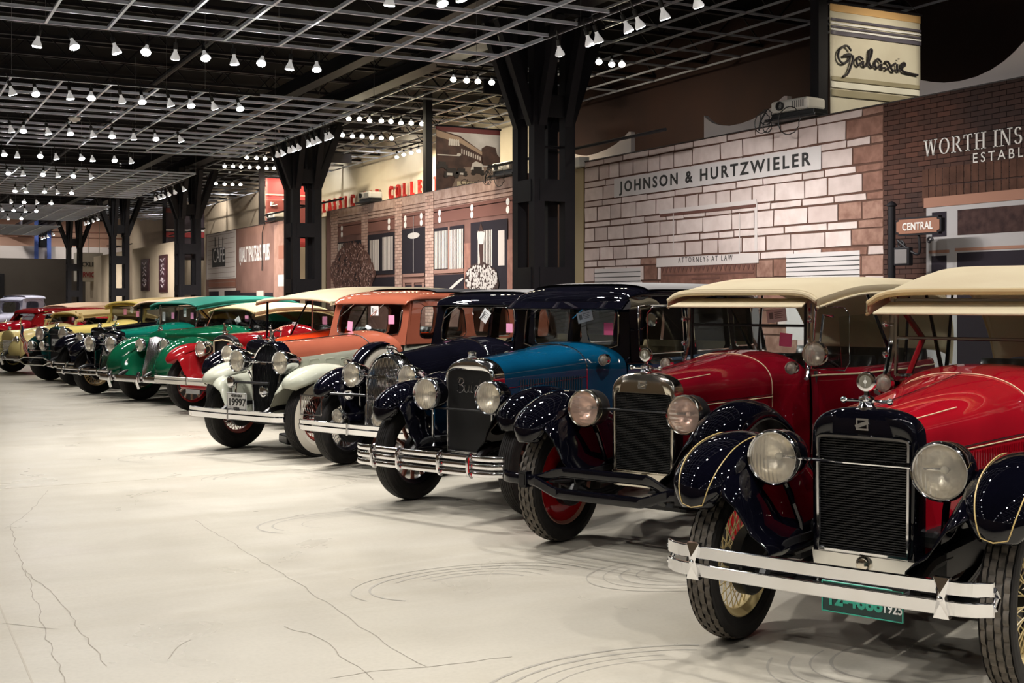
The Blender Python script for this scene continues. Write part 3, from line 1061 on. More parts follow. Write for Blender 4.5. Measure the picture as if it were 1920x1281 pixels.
# ---------------- brick shopfront mural (B)
yBr, yBl = yz(966, 450)[0], yz(612, 450)[0]
BRN = mat('printed brown wall', (0.175, 0.095, 0.080), 0.8, spec=0.08, noise=(2.2, (0.13, 0.070, 0.060)))
MBm = slab('storefront_mural', yBr - .35, yBl, BRN, 'printed mural of a brown brick shopfront with striped blinds and hanging flowers')
PIL = mat('printed pale brickwork', (0.43, 0.30, 0.255), 0.8, spec=0.08)
nt = PIL.node_tree
tcn = nt.nodes.new('ShaderNodeTexCoord'); sep = nt.nodes.new('ShaderNodeSeparateXYZ'); cmb = nt.nodes.new('ShaderNodeCombineXYZ'); br = nt.nodes.new('ShaderNodeTexBrick')
nt.links.new(tcn.outputs['Object'], sep.inputs[0]); nt.links.new(sep.outputs['Y'], cmb.inputs['X']); nt.links.new(sep.outputs['Z'], cmb.inputs['Y']); nt.links.new(cmb.outputs[0], br.inputs['Vector'])
br.inputs['Scale'].default_value = 1.0; br.inputs['Brick Width'].default_value = .2; br.inputs['Row Height'].default_value = .062; br.inputs['Mortar Size'].default_value = .006
br.inputs['Color1'].default_value = (0.46, 0.32, 0.27, 1); br.inputs['Color2'].default_value = (0.33, 0.21, 0.175, 1); br.inputs['Mortar'].default_value = (0.15, 0.10, 0.085, 1)
nt.links.new(br.outputs['Color'], nt.nodes['Principled BSDF'].inputs['Base Color'])
DKW = mat('printed dark window', (0.020, 0.017, 0.022), 0.8, spec=0.08)
CRN = mat('printed pale cornice', (0.40, 0.29, 0.25), 0.8, spec=0.08, noise=(7, (0.28, 0.19, 0.16)))
mb = MB()
mb.box(MX - .010, MX - .005, yBr - .35, yBl - .3, MT - .42, MT)
mb.build('printed_cornice', CRN, parent=MBm, smooth=0)
mb = MB()
for dz in (.18, .25, .32, .40):
    mb.box(MX - .013, MX - .010, yBr - .35, yBl - .3, MT - dz - .015, MT - dz)
mb.build('printed_cornice_lines', mat('printed cornice shade', (0.09, 0.05, 0.04), 0.8, spec=0.08), parent=MBm, smooth=0)
# band with the pairs of white discs
mb = MB()
mb.box(MX - .013, MX - .009, yBr - .35, yBl - .3, yz(885, 410)[1], yz(885, 381)[1])
mb.build('printed_band', mat('printed maroon band', (0.15, 0.072, 0.060), 0.8, spec=0.08), parent=MBm, smooth=0)
mb = MB()
for (px, pya, pyb) in ((642, 428.5, 440), (730.5, 415, 427), (761, 410, 422), (791, 405, 418), (825.5, 399, 412), (886, 389.5, 403), (953.5, 378, 393)):
    for py in (pya, pyb):
        y, z = yz(px, py)
        mb.lathe([(.0005, .0), (.062, 0.0), (.062, .004), (.0005, .004)], (MX - .012, y, z), (-1, 0, 0), 20)
mb.build('printed_discs', WHT, parent=MBm, smooth=0)
# pilasters
for (pa, pb) in ((622, 634), (679, 691), (742, 755), (799, 814)):
    MB().box(MX - .018, MX - .012, yz(pb, 500)[0], yz(pa, 500)[0], 0, MT - .03).build('printed_pilaster', PIL, parent=MBm, smooth=0)
PM_ = (mat('printed reddish post', (0.26, 0.135, 0.105), 0.8, spec=0.08, noise=(8, (0.2, 0.10, 0.08))))
for (pa, pb) in ((872, 884), (953, 966)):
    MB().box(MX - .018, MX - .013, yz(pb, 500)[0], yz(pa, 500)[0], 0, 2.62).build('printed_post', PM_, parent=MBm, smooth=0)
mb = MB()
for (pa, pb, ref) in ((635, 679, (660, 452, 560)), (691, 742, (716, 438, 515)), (755, 799, (777, 428, 513)), (815, 871, (843, 425, 504)), (815, 871, (843, 515, 560)), (884, 953, (918, 414, 560)), (755, 799, (777, 535, 560)), (691, 742, (716, 520, 560))):
    pr(MB(), pa, pb, ref, .014, .004).build('printed_window', DKW, parent=MBm, smooth=0)
mb = MB()
for (pa, pb, ref, n) in ((636, 648, (640, 457, 478), 4), (695, 713, (704, 450, 508), 6), (719, 739, (729, 444, 507), 8), (817, 842, (830, 433, 504), 9), (845, 871, (858, 430, 504), 9), (898, 926, (912, 432, 500), 9)):
    ya_, yb_ = yz(pa, 500)[0], yz(pb, 500)[0]
    z1_, z0_ = yz(ref[0], ref[1])[1], yz(ref[0], ref[2])[1]
    mb = MB()
    for k in range(n):
        a = ya_ + (yb_ - ya_) * k / n
        b = ya_ + (yb_ - ya_) * (k + .62) / n
        mb.box(MX - .023, MX - .018, min(a, b), max(a, b), z0_, z1_)
    mb.build('printed_blind', mat('printed pale blind', (0.48, 0.43, 0.40), 0.8, spec=0.08), parent=MBm, smooth=0)
pr(MB(), 936, 948, (942, 432, 498), .018).build('printed_blind', mat('printed pale blind', (0.48, 0.43, 0.40), 0.8), parent=MBm, smooth=0)
mb = MB()
pr(mb, 757, 797, (777, 513, 519), .018)
pr(mb, 757, 797, (777, 524, 530), .018)
pr(mb, 774, 778, (777, 530, 565), .018)
pr(mb, 757, 761, (760, 530, 565), .018)
pr(mb, 793, 797, (795, 530, 565), .018)
pr(mb, 815, 871, (843, 505, 512), .018)
pr(mb, 842, 845, (843, 425, 505), .020)
mb.build('printed_door_rails', mat('printed brown rail', (0.24, 0.14, 0.115), 0.8, spec=0.08), parent=MBm, smooth=0)
# oval ceiling lamp, lamp post head, white car nose seen through the window
mb = MB()
y, z = yz(777, 442)
mb.lathe([(.0005, 0), (.30, 0), (.30, .004), (.0005, .004)], (0, 0, 0), (-1, 0, 0), 24)
mb.v = [(MX - .019 + p[0], y + p[1], z + p[2] * .2) for p in mb.v]
mb.box(MX - .026, MX - .023, y - .01, y + .01, yz(777, 511)[1], yz(777, 405)[1])
pq(mb, [(897, 437), (903, 434), (908, 434), (912, 437), (909, 458), (899, 458)], .024)
pq(mb, [(839, 546), (858, 528), (869, 521), (871, 523), (860, 533), (845, 546)], .020)
mb.build('printed_lamps', mat('printed petal white', (0.45, 0.42, 0.40), 0.8, spec=0.08), parent=MBm, smooth=0)
mb = MB()
pq(mb, [(904, 418), (900, 434), (909, 434)], .024)
pq(mb, [(901, 458), (908, 458), (907, 500), (903, 500)], .024)
mb.build('printed_lamp_post', mat('printed dark brown', (0.05, 0.028, 0.025), 0.8, spec=0.08), parent=MBm, smooth=0)
# flowers: a round basket of small petals, printed flat; tree of small leaves
rs = random.Random(11)
def blob(mb, cx_, cy_, n, sx, sy, shape, offs, size):
    for k in range(n):
        a, r = rs.uniform(0, 2 * PI), math.sqrt(rs.random())
        px, py = cx_ + math.cos(a) * r * sx, cy_ + math.sin(a) * r * sy
        if not shape(px, py):
            continue
        y, z = yz(px, py)
        s = rs.uniform(*size)
        t0 = rs.uniform(0, PI)
        of = offs + rs.uniform(0, .004)
        mb.add([(MX - of, y + math.cos(t0 + q * PI / 3) * s * rs.uniform(.6, 1), z + math.sin(t0 + q * PI / 3) * s * rs.uniform(.6, 1)) for q in range(6)], [(0, 1, 2, 3, 4, 5)])
mb = MB()
blob(mb, 906, 525, 420, 30, 28, lambda x, y: True, .030, (.05, .09))
mb.build('printed_flower_leaves', mat('printed leaf brown', (0.045, 0.03, 0.028), 0.8, spec=0.08), parent=MBm, smooth=0)
mb = MB()
blob(mb, 906, 523, 330, 30, 28, lambda x, y: y > 499, .036, (.018, .042))
mb.build('printed_petals', mat('printed petal white', (0.45, 0.42, 0.40), 0.8, spec=0.08), parent=MBm, smooth=0)
mb = MB()
blob(mb, 664, 507, 1100, 42, 52, lambda x, y: abs(x - 664) < 14 + (y - 452) * .55 and y > 447, .030, (.03, .08))
mb.build('printed_tree_leaves', mat('printed tree brown', (0.075, 0.04, 0.035), 0.8, spec=0.08, noise=(9, (0.16, 0.085, 0.07))), parent=MBm, smooth=0)
mb = MB()
blob(mb, 664, 507, 420, 40, 50, lambda x, y: abs(x - 664) < 12 + (y - 452) * .5 and y > 450, .036, (.012, .03))
mb.build('printed_tree_highlights', mat('printed pink leaf', (0.45, 0.30, 0.27), 0.8, spec=0.08), parent=MBm, smooth=0)
MB().box(MX - .02, MX + .14, yBl, yBl + .32, 0, MT - .10).build('end_post', mat('beige end post', (0.30, 0.25, 0.17), 0.6), parent=MBm, smooth=0, bevel=.004)

# ---------------- cafe and parts shop mural (C)
yCr, yCl = yz(545, 450)[0], yz(386, 450)[0]
MC = slab('storefront_mural', yCr, yCl, mat('printed brown brick wall', (0.15, 0.085, 0.070), 0.8, spec=0.08, noise=(1.5, (0.19, 0.11, 0.09))), 'printed mural of a white plank cafe beside a brown parts shop')
SID = mat('printed white siding', (0.52, 0.47, 0.44), 0.8, spec=0.08)
mb = MB(); mb.box(MX - .010, MX - .006, yz(443, 500)[0], yz(388, 500)[0], yz(420, 523)[1], MT - .01); mb.build('printed_siding', SID, parent=MC, smooth=0)
mb = MB()
for k in range(12):
    z = MT - .08 - .145 * k
    mb.box(MX - .012, MX - .010, yz(441, 500)[0], yz(390, 500)[0], z, z + .012)
mb.build('printed_siding_lines', mat('printed siding shade', (0.22, 0.17, 0.15), 0.8, spec=0.08), parent=MC, smooth=0)
mb = MB(); pr(mb, 399, 423, (411, 464.5, 500.5), .014)
for px in (404, 411, 418.5):
    y, zt_ = yz(px, 445)
    mb.box(MX - .018, MX - .013, y - .03, y + .03, yz(px, 463)[1], zt_)
mb.build('printed_cafe_board', INK, parent=MC, smooth=0)
y, z = yz(400.5, 494)
t = text('printed_lettering', 'CAFE', .62, (MX - .020, y, z + .02), RF, WHT, MC, .001, fit=y - yz(421.5, 494)[0])
y, z = yz(449, 491)
t = text('printed_lettering', 'QUALITY PARTS & SUPPLIES', .62, (MX - .012, y, z - .02), RF, WHT, MC, .001, bold=.006, fit=y - yz(506, 484)[0])
mb = MB()
pr(mb, 514, 545, (530, 420, 560), .005)
mb.build('printed_light_brick', mat('printed pinkish brick', (0.30, 0.18, 0.145), 0.8, spec=0.08, noise=(5, (0.24, 0.14, 0.11))), parent=MC, smooth=0)
mb = MB()
pr(mb, 392, 442, (420, 524, 539), .007)
pr(mb, 523, 545, (530, 460, 485), .010)
mb.build('printed_awning', mat('printed rust band', (0.23, 0.105, 0.075), 0.8, spec=0.08), parent=MC, smooth=0)
mb = MB()
pr(mb, 392, 443, (420, 541, 546), .008)
pr(mb, 411, 421, (415, 546, 560), .008)
pr(mb, 482, 495, (488, 545, 560), .012)
pr(mb, 522, 545, (530, 515, 537), .010)
mb.build('printed_pale_parts', mat('printed pale panel', (0.50, 0.44, 0.40), 0.8, spec=0.08), parent=MC, smooth=0)
mb = MB()
pr(mb, 393, 411, (400, 547, 570), .007)
pr(mb, 422, 451, (436, 545, 570), .008)
pr(mb, 451, 481, (465, 549, 570), .008)
pr(mb, 497, 512, (505, 549, 570), .008)
mb.build('printed_windows', DKW, parent=MC, smooth=0)

# ---------------- beige wall with two framed posters (D), and the one beyond (E)
yDr, yDl = yz(322, 450)[0], yz(248, 450)[0]
MD = MB().box(MX, MX + .12, yDr - .6, yDl, 0, MT).build('wall_beige', BEIGE, smooth=0)
tag(MD, kind='structure')
rsd = random.Random(5)
for (pa, pb, pt, pbm, lab) in ((266, 281, 486, 546, 'narrow dark framed poster left of its taller neighbour on the beige wall'), (300, 315, 478, 549, 'taller narrow framed poster of a red car on the beige wall')):
    o = empty('framed_poster', (MX, (yz(pa, 500)[0] + yz(pb, 500)[0]) / 2, 0))
    tag(o, lab, 'poster', 'framed posters on the beige wall')
    oy = o.location.y
    hw = abs(yz(pa, 500)[0] - yz(pb, 500)[0]) / 2
    zt_ = yz((pa + pb) / 2, pt)[1]
    zb_ = yz((pa + pb) / 2, pbm)[1]
    MB().box(-.05, 0, -hw, hw, zb_, zt_).build('frame', mat('poster frame maroon', (0.045, 0.012, 0.014), 0.35), parent=o, smooth=0, bevel=.02)
    m = MB()
    m.box(-.056, -.05, -hw + .12, hw - .12, zb_ + .12, zt_ - .12)
    m.build('picture', mat('poster picture dark', (0.03, 0.012, 0.018), 0.3, noise=(2.5, (0.10, 0.04, 0.05))), parent=o, smooth=0)
    m = MB()
    H_ = zt_ - zb_
    for (ff, wv) in ((.18, .3), (.30, .42), (.36, .25), (.52, .3), (.62, .4), (.72, .22), (.86, .45)):
        pts = [(-.058, (q / 8 - .5) * wv * hw * 2.4, zb_ + H_ * ff + .05 * math.sin(q * .8 + ff * 9)) for q in range(9)]
        m.tube(pts, .022, 5)
    m.build('picture_highlights', mat('poster pale shine', (0.5, 0.42, 0.45), 0.4), parent=o)
ME = MB().box(MX, MX + .12, yz(236, 450)[0], yz(160, 450)[0], 0, MT).build('wall_beige', BEIGE, smooth=0)
tag(ME, kind='structure')
# hanging light box sign: ...CKLIN / SERVICE
d = ray(186, 470)
ysg = 61.2
p = CAM + d * (ysg / d.y)
o = empty('service_sign', (p.x, ysg, 0))
tag(o, 'white box sign with black and red letters hanging beside the far beige wall', 'sign')
dep = (p - CAM).dot(FW)
def zat(py):
    return H + (HY - py) / F * dep
MB().box(-1.05, .18, 0, .8, zat(528), zat(474)).build('case', mat('sign case white', (0.60, 0.55, 0.47), 0.5), parent=o, smooth=0, bevel=.03)
m = MB(); m.tube([(-.45, .3, zat(474)), (-.45, .3, 5.5)], .012, 6); m.tube([(.05, .3, zat(474)), (.05, .3, 5.5)], .012, 6); m.build('hanging_rods', mat('pale rod', (0.5, 0.48, 0.42), 0.4, 0.6), parent=o)
text('lettering', 'RICKLIN', .30, (-1.0, -.012, zat(500)), (R_(90), 0, 0), INK, o, .003, sx=.82, bold=.006)
text('lettering', 'SERVICE', .34, (-1.0, -.012, zat(520)), (R_(90), 0, 0), mat('sign red', (0.35, 0.02, 0.03), 0.5), o, .003, sx=.75, bold=.008)

# ---------------- white scalloped cut-outs standing behind the stone front
CUT = mat('cut-out panel white', (0.78, 0.70, 0.67), 0.7)
XC = 9.95
for pts, lab in (([(1060, 283), (1070, 288), (1082, 291), (1100, 292), (1118, 288), (1138, 280), (1155, 270), (1168, 259), (1179, 247), (1183, 247)], 'small white pointed cut-out panel beside the steel column'),
                 ([(1320, 217), (1326, 224), (1336, 231), (1350, 235), (1368, 236), (1388, 232), (1408, 225), (1430, 213), (1450, 199), (1463, 186), (1470, 180), (1476, 180)], 'white cut-out panel with two points behind the projector'),
                 ([(1724, 150), (1740, 153), (1770, 155), (1800, 152), (1830, 144), (1858, 131), (1882, 115), (1902, 97), (1925, 72)], 'large white curved cut-out panel right of the script banner')):
    q = [wp(a, b, XC) for a, b in pts]
    outline = [(XC, y, z) for y, z in q] + [(XC, q[-1][0], 3.2), (XC, q[0][0], 3.2)]
    o = MB().prism(outline, (.07, 0, 0)).build('cutout_panel', CUT, smooth=0)
    tag(o, lab, 'cut-out panel', kind='thing')
    y0_, y1_ = min(q[0][0], q[-1][0]), max(q[0][0], q[-1][0])
    MB().box(XC + .01, XC + .06, y0_ + .05, y0_ + .15, 0, 3.2).box(XC + .01, XC + .06, y1_ - .15, y1_ - .05, 0, 3.2).build('leg', STEELBLK, parent=o, smooth=0)

# ---------------- hanging banners behind the partitions
def banner(Yb, px0, label, build, w=1.42):
    d = ray(px0, 300)
    p = CAM + d * (Yb / d.y)
    o = empty('hanging_banner', (p.x, Yb, 0))
    tag(o, label, 'banner')
    build(o, w)
    if build is not galaxie:            # the printed picture sits in the part above the partition
        for ch in o.children:
            if ch.name.startswith(('picture', 'caption', 'stripe', 'lower')):
                for v in ch.data.vertices:
                    v.co.z = 3.74 + (v.co.z - 3.1) * .66
            elif ch.name.startswith('script'):
                ch.location.z = 3.74 + (ch.location.z - 3.1) * .66
    MB().tube([(-.02, 0, 5.03), (w + .02, 0, 5.03)], .018, 8).build('rod', STEELBLK, parent=o)
    MB().tube([(0, 0, 5.03), (w * .5, 0, 5.5), (w, 0, 5.03)], .004, 5).build('string', STEELBLK, parent=o)
    c = MB().box(MX + .135 - p.x, MX + .275 - p.x, .02, .16, 0, 5.7).build('support_post', STEELBLK, smooth=0)
    c.location = o.location
    tag(c, 'slim black post beside the ' + label.split(',')[0].replace('hanging ', ''), 'post', kind='thing')
    return o


def cloth(name, w, z0, z1, m, parent, x0=0.0, x1=None, off=0.0, wav=.015):
    x1 = w if x1 is None else x1
    rings = []
    for j in range(13):
        z = z0 + (z1 - z0) * j / 12
        rings.append([(x0 + (x1 - x0) * i / 16, off + wav * math.sin((x0 + (x1 - x0) * i / 16) * 9 + z * 1.3) * (1 - j / 14), z) for i in range(17)])
    mb = MB().grid(rings)
    return mb.build(name, m, parent=parent, solid=.004)


def galaxie(o, w):
    cloth('cloth', w, 3.1, 5.02, mat('banner off-white', (0.66, 0.62, 0.50), 0.7, noise=(1.8, (0.58, 0.53, 0.42))), o)
    cloth('top_band', w, 4.93, 5.02, mat('banner tan band', (0.62, 0.38, 0.16), 0.7), o, off=-.006, wav=.001)
    s = mat('banner grey stripe', (0.10, 0.09, 0.12), 0.5)
    s2 = mat('banner shine stripe', (0.85, 0.84, 0.85), 0.4)
    for k, (z, hh, mm) in enumerate(((4.82, .03, s), (4.78, .02, s2), (4.74, .025, s), (4.71, .02, s2), (4.66, .045, s), (4.13, .05, mat('banner olive shade', (0.34, 0.30, 0.20), 0.6)), (4.05, .07, mat('banner highlight', (0.8, 0.78, 0.68), 0.6)), (3.95, .08, mat('banner olive shade', (0.34, 0.30, 0.20), 0.6)))):
        cloth('stripe', w, z, z + hh, mm, o, off=-.02, wav=.012)
    cloth('bottom_band', w, 3.1, 3.52, mat('banner tan band', (0.62, 0.38, 0.16), 0.7), o, x1=.45, off=-.02, wav=.004)
    # script lettering traced as one flowing stroke per letter
    S = [[(.30, .86), (.18, .98), (.02, .88), (-.05, .68), (.02, .52), (.14, .50), (.26, .62), (.28, .76), (.10, .70), (.34, .72), (.30, .45), (.20, .20), (.08, .12)],
         [(.62, .66), (.52, .72), (.44, .60), (.50, .48), (.62, .60), (.62, .50), (.70, .48)],
         [(.70, .48), (.84, .78), (.86, .96), (.79, .90), (.78, .60), (.86, .48), (.94, .54)],
         [(1.12, .64), (1.02, .72), (.94, .58), (1.0, .47), (1.12, .58), (1.12, .48), (1.22, .50)],
         [(1.22, .66), (1.32, .66), (1.42, .46), (1.52, .46)], [(1.52, .66), (1.36, .54), (1.24, .44)],
         [(1.56, .64), (1.57, .48), (1.66, .48)], [(1.60, .78), (1.60, .80)],
         [(1.68, .56), (1.78, .62), (1.76, .70), (1.68, .64), (1.70, .50), (1.80, .44), (2.15, .40)]]
    mb = MB()
    for st in S:
        pts = []
        for i in range(len(st) - 1):
            p0, p1, p2, p3 = st[max(i - 1, 0)], st[i], st[i + 1], st[min(i + 2, len(st) - 1)]
            for q in range(6):
                t = q / 6
                pts.append(tuple(.5 * ((2 * p1[a]) + (-p0[a] + p2[a]) * t + (2 * p0[a] - 5 * p1[a] + 4 * p2[a] - p3[a]) * t * t + (-p0[a] + 3 * p1[a] - 3 * p2[a] + p3[a]) * t ** 3) for a in (0, 1)))
        pts.append(st[-1])
        mb.tube([(.12 + a * .57, -.035, 4.13 + b * .42) for a, b in pts], .014, 6)
    mb.build('script_lettering', mat('banner script dark', (0.03, 0.026, 0.03), 0.4), parent=o)
    text('script_lettering', 'Classic', .17, (.52, -.03, 3.74), (R_(90), 0, 0), mat('banner script brown', (0.05, 0.03, 0.02), 0.5), o, .002, shear=.35)


def street(o, w):
    BRW = mat('banner sepia brown', (0.10, 0.050, 0.038), 0.7, noise=(5, (0.05, 0.025, 0.02)))
    cloth('cloth', w, 3.1, 5.02, mat('banner sepia sky', (0.66, 0.62, 0.60), 0.7, noise=(3, (0.5, 0.46, 0.44))), o)
    cloth('top_band', w, 4.92, 5.02, mat('banner maroon band', (0.14, 0.03, 0.03), 0.7), o, off=-.006, wav=.001)
    m = MB()
    # street of shops running back to the right, as a flat picture
    m.prism([(0, -.02, 3.1), (0, -.02, 4.95), (.52, -.02, 4.78), (1.0, -.02, 4.35), (1.02, -.02, 3.95), (.9, -.02, 3.85), (.5, -.02, 3.75), (.42, -.02, 3.45), (.3, -.02, 3.1)], (0, -.003, 0))
    m.prism([(1.0, -.02, 3.95), (1.0, -.02, 4.45), (1.1, -.02, 4.55), (1.3, -.02, 4.5), (1.34, -.02, 4.3), (1.40, -.02, 4.2), (1.40, -.02, 3.95)], (0, -.003, 0))
    m.build('picture_buildings', BRW, parent=o, smooth=0)
    m = MB()
    m.prism([(.3, -.021, 3.1), (.42, -.021, 3.5), (.6, -.021, 3.85), (1.4, -.021, 3.93), (1.4, -.021, 3.1)], (0, -.003, 0))
    m.build('picture_street', mat('banner sepia street', (0.28, 0.20, 0.16), 0.7, noise=(4, (0.20, 0.14, 0.11))), parent=o, smooth=0)
    m = MB()
    m.prism([(.0, -.026, 4.92), (.5, -.026, 4.74), (1.0, -.026, 4.34), (1.0, -.026, 4.24), (.5, -.026, 4.58), (.0, -.026, 4.72)], (0, -.002, 0))
    m.build('picture_cornice', mat('banner pale cornice', (0.40, 0.28, 0.20), 0.7), parent=o, smooth=0)
    m = MB()
    for k in range(9):
        x = .54 + .05 * k
        z = 4.42 - (x - .5) * .5
        m.box(x, x + .025, -.032, -.028, z - .16 * (1.2 - x * .5), z)
    for k in range(5):
        m.prism([(.27 + .045 * k, -.03, 4.68 - k * .01), (.31 + .045 * k, -.03, 4.68), (.30 + .05 * k, -.03, 4.48), (.26 + .05 * k, -.03, 4.48)], (0, -.003, 0))
    m.box(.02, .5, -.03, -.027, 4.17, 4.2)
    m.lathe([(.0005, 0), (.045, 0), (.045, .004)], (.49, -.028, 4.22), (0, -1, 0), 14)
    m.prism([(.74, -.034, 3.78), (.78, -.034, 3.98), (.86, -.034, 4.05), (1.0, -.034, 3.98), (1.04, -.034, 3.78), (.9, -.034, 3.72)], (0, -.003, 0))
    m.box(.22, .34, -.044, -.041, 3.58, 3.66)
    m.box(.50, .58, -.044, -.041, 3.62, 3.68)
    m.build('picture_highlights', mat('banner sepia white', (0.66, 0.60, 0.55), 0.7), parent=o, smooth=0)
    m = MB()
    for (cx_, cz_, s) in ((.32, 3.64, 1.0), (.54, 3.68, .8), (.90, 3.74, .9), (1.2, 3.88, .6), (1.32, 3.9, .5), (.12, 3.85, .8)):
        m.box(cx_ - .15 * s, cx_ + .15 * s, -.040, -.036, cz_ - .06 * s, cz_ + .06 * s)
        m.box(cx_ - .10 * s, cx_ + .10 * s, -.040, -.036, cz_ + .06 * s, cz_ + .16 * s)
        for q in (-.11, .11):
            m.lathe([(.0005, 0), (.055 * s, 0), (.055 * s, .004)], (cx_ + q * s, -.037, cz_ - .07 * s), (0, -1, 0), 12)
    m.build('picture_cars', mat('banner sepia black', (0.022, 0.014, 0.012), 0.6), parent=o, smooth=0)
    m = MB().box(.45, w, -.030, -.026, 3.1, 3.42)
    m.build('caption_band', mat('banner cream band', (0.58, 0.48, 0.33), 0.7), parent=o, smooth=0)
    text('script_lettering', 'Classic', .17, (.5, -.034, 3.44 - .12), (R_(90), 0, 0), mat('banner script brown', (0.05, 0.03, 0.02), 0.5), o, .002, shear=.35)


def redcar(o, w):
    cloth('cloth', w, 3.1, 5.02, mat('banner red', (0.42, 0.05, 0.05), 0.6, noise=(2, (0.30, 0.03, 0.035))), o)
    cloth('lower_cloth', w, 3.1, 4.15, mat('banner dark red', (0.13, 0.025, 0.022), 0.6), o, off=-.012)
    cloth('stripe', w, 4.30, 4.36, mat('banner pink stripe', (0.75, 0.35, 0.30), 0.5), o, off=-.02)
    m = MB()
    for k in range(2):
        m.tube([(.22 + .5 * k, -.03, 4.0 + .08 * k), (.14 + .5 * k, -.03, 3.85 + .08 * k), (.32 + .5 * k, -.03, 3.9 + .08 * k)], .02, 5)
        m.tube([(.14 + .5 * k, -.03, 3.86 + .08 * k), (.16 + .5 * k, -.03, 4.02 + .08 * k)], .02, 5)
        m.sphere((.5 + .45 * k, -.03, 4.12 + .05 * k), .03, 8)
    m.build('picture_highlights', WHT, parent=o)


def darkcar(o, w):
    cloth('cloth', w, 3.1, 5.02, mat('banner charcoal', (0.05, 0.035, 0.045), 0.6, noise=(2, (0.03, 0.02, 0.03))), o)
    cloth('top_band', w, 4.85, 5.02, mat('banner dark red', (0.13, 0.025, 0.022), 0.6), o, off=-.012)
    cloth('stripe', w, 3.75, 3.85, WHT, o, off=-.02)
    cloth('stripe', w, 3.4, 3.7, mat('banner red', (0.42, 0.05, 0.05), 0.6), o, off=-.02)


banner(10.8, 1556, 'hanging script banner, off-white with a tan top band', galaxie)
banner(22.0, 817, 'hanging street photograph banner, sepia town street with old cars', street)
banner(33.5, 498, 'hanging red banner, close view of a red car body', redcar)
banner(46.2, 311, 'hanging charcoal banner, dark picture with red lower edge', darkcar)
for o_ in list(bpy.data.objects):
    pass

th = MB().lathe([(.001, -.02), (.045, -.02), (.05, .0), (.05, .11), (.045, .115)], (0, 0, 0), (0, 0, -1), 16).tube([(0, 0, .02), (0, 0, .16)], .012, 6)
th_me = th.build('housing', STEELBLK, mesh_only=True)
tf_me = MB().lathe([(.043, .105), (.001, .106)], (0, 0, 0), (0, 0, -1), 16).build('lens', BULBF2, mesh_only=True)
for k, (x, y, tx, ty, lab) in enumerate(((10.2, 8.6, 10.3, 10.8, 'first'), (10.9, 8.6, 10.8, 10.8, 'second'), (10.0, 19.4, 10.2, 22.0, 'third'), (10.9, 19.4, 10.8, 22.0, 'fourth'), (10.0, 31.0, 10.4, 33.5, 'fifth'))):
    dv = (Vector((tx, ty, 4.1)) - Vector((x, y, 5.2))).normalized()
    o = empty('track_spotlight', (x, y, 5.2))
    o.rotation_euler = dv.to_track_quat('-Z', 'Y').to_euler()
    tag(o, 'black track spotlight aimed at a hanging banner, ' + lab + ' counted from the viewer', 'spotlight', 'track spotlights aimed at the banners')
    link('housing', th_me, o); link('lens', tf_me, o)
    light('banner_light', 'SPOT', Vector((x, y, 5.2)) + dv * .13, 70, (1, .9, .72), .04, 60, .6, (tx, ty, 4.1))
m = MB()
for y in (8.6, 19.4, 31.0):
    m.box(9.6, 11.4, y - .02, y + .02, 5.25, 5.50)
tag(m.build('ceiling_track', STEELBLK, smooth=0), kind='structure')

# ---------------- red wall letters
RED = mat('letter red', (0.55, 0.018, 0.014), 0.4)
yy = wp(602, 400, X1)[0]
o = empty('wall_letters', (X1, yy, 4.42))
tag(o, 'red letters reading classic car collection on the cream wall above the shopfront', 'sign')
m = MB()
adv = (yy - wp(806, 360, X1)[0]) / 17.0
for k, ch in enumerate('CLASSIC CAR COLLECTION'):
    if ch == ' ':
        continue
    text('letter', ch, .52, (-.10, -adv * k, 0), RF, RED, o, .035, sx=.62, bold=.012)
# ---------------- projectors
def projector(px, py, label, cable=True, rot=0.25):
    d = ray(px, py)
    p = CAM + d * (MX / d.x)
    o = empty('projector', (MX + .05, p.y, MT + .012), rot)
    tag(o, label, 'projector', 'projectors on top of the shopfronts')
    MB().box(-.16, .16, -.28, .28, .10, .24).build('case', mat('projector white', (0.62, 0.60, 0.56), 0.45), parent=o, smooth=0, bevel=.03)
    MB().box(-.2, .2, -.42, .34, 0, .035).box(-.12, .12, -.34, .3, .035, .10).build('bracket', CHASSIS, parent=o, smooth=0, bevel=.008)
    m = MB().lathe([(.001, .0), (.05, 0), (.055, .03), (.04, .03), (.035, .005)], (-.16, .12, .17), (-1, 0, 0), 18)
    m.build('lens', CHASSIS, parent=o)
    m = MB()
    for k in range(6):
        m.box(-.163, -.158, -.22 + .03 * k, -.205 + .03 * k, .13, .21)
    m.build('vent_slots', mat('vent grey', (0.12, 0.12, 0.12), 0.6), parent=o, smooth=0)
    m = MB()
    if cable:
        for (r, yy_, zz_) in ((.16, -.05, -.02), (.12, .36, .0), (.09, .30, .06), (.07, .28, -.05)):
            m.tube([(-.21 - .01 * math.sin(3 * t), yy_ + r * math.cos(2 * PI * t / 24), zz_ + r * 1.0 * math.sin(2 * PI * t / 24)) for t in range(24)], .006, 6, closed=True)
        m.tube([(-.2, .3, .15), (-.22, .38, .02), (-.2, .42, -.08)], .012, 6)
        m.build('cable_loops', CHASSIS, parent=o)
    return o
projector(1490, 225, 'white projector with looped black cables on top of the stone front', rot=R_(8))
projector(690, 385, 'white projector on top of the brick shopfront before the red letters', False, R_(5))
projector(948, 330, 'white projector at the column end of the brick shopfront top', True, R_(5))
projector(513, 412, 'white projector with hanging wire on top of the parts shop', False, R_(5))
y, z = wp(497, 420, MX - .03)
o = MB().tube([(MX - .03, y, MT + .05), (MX - .04, y + .25, MT - .25), (MX - .035, y + .28, 2.4)], .012, 6).build('hanging_wire', CHASSIS)
tag(o, 'thin black wire hanging down over the parts shop lettering', 'wire')
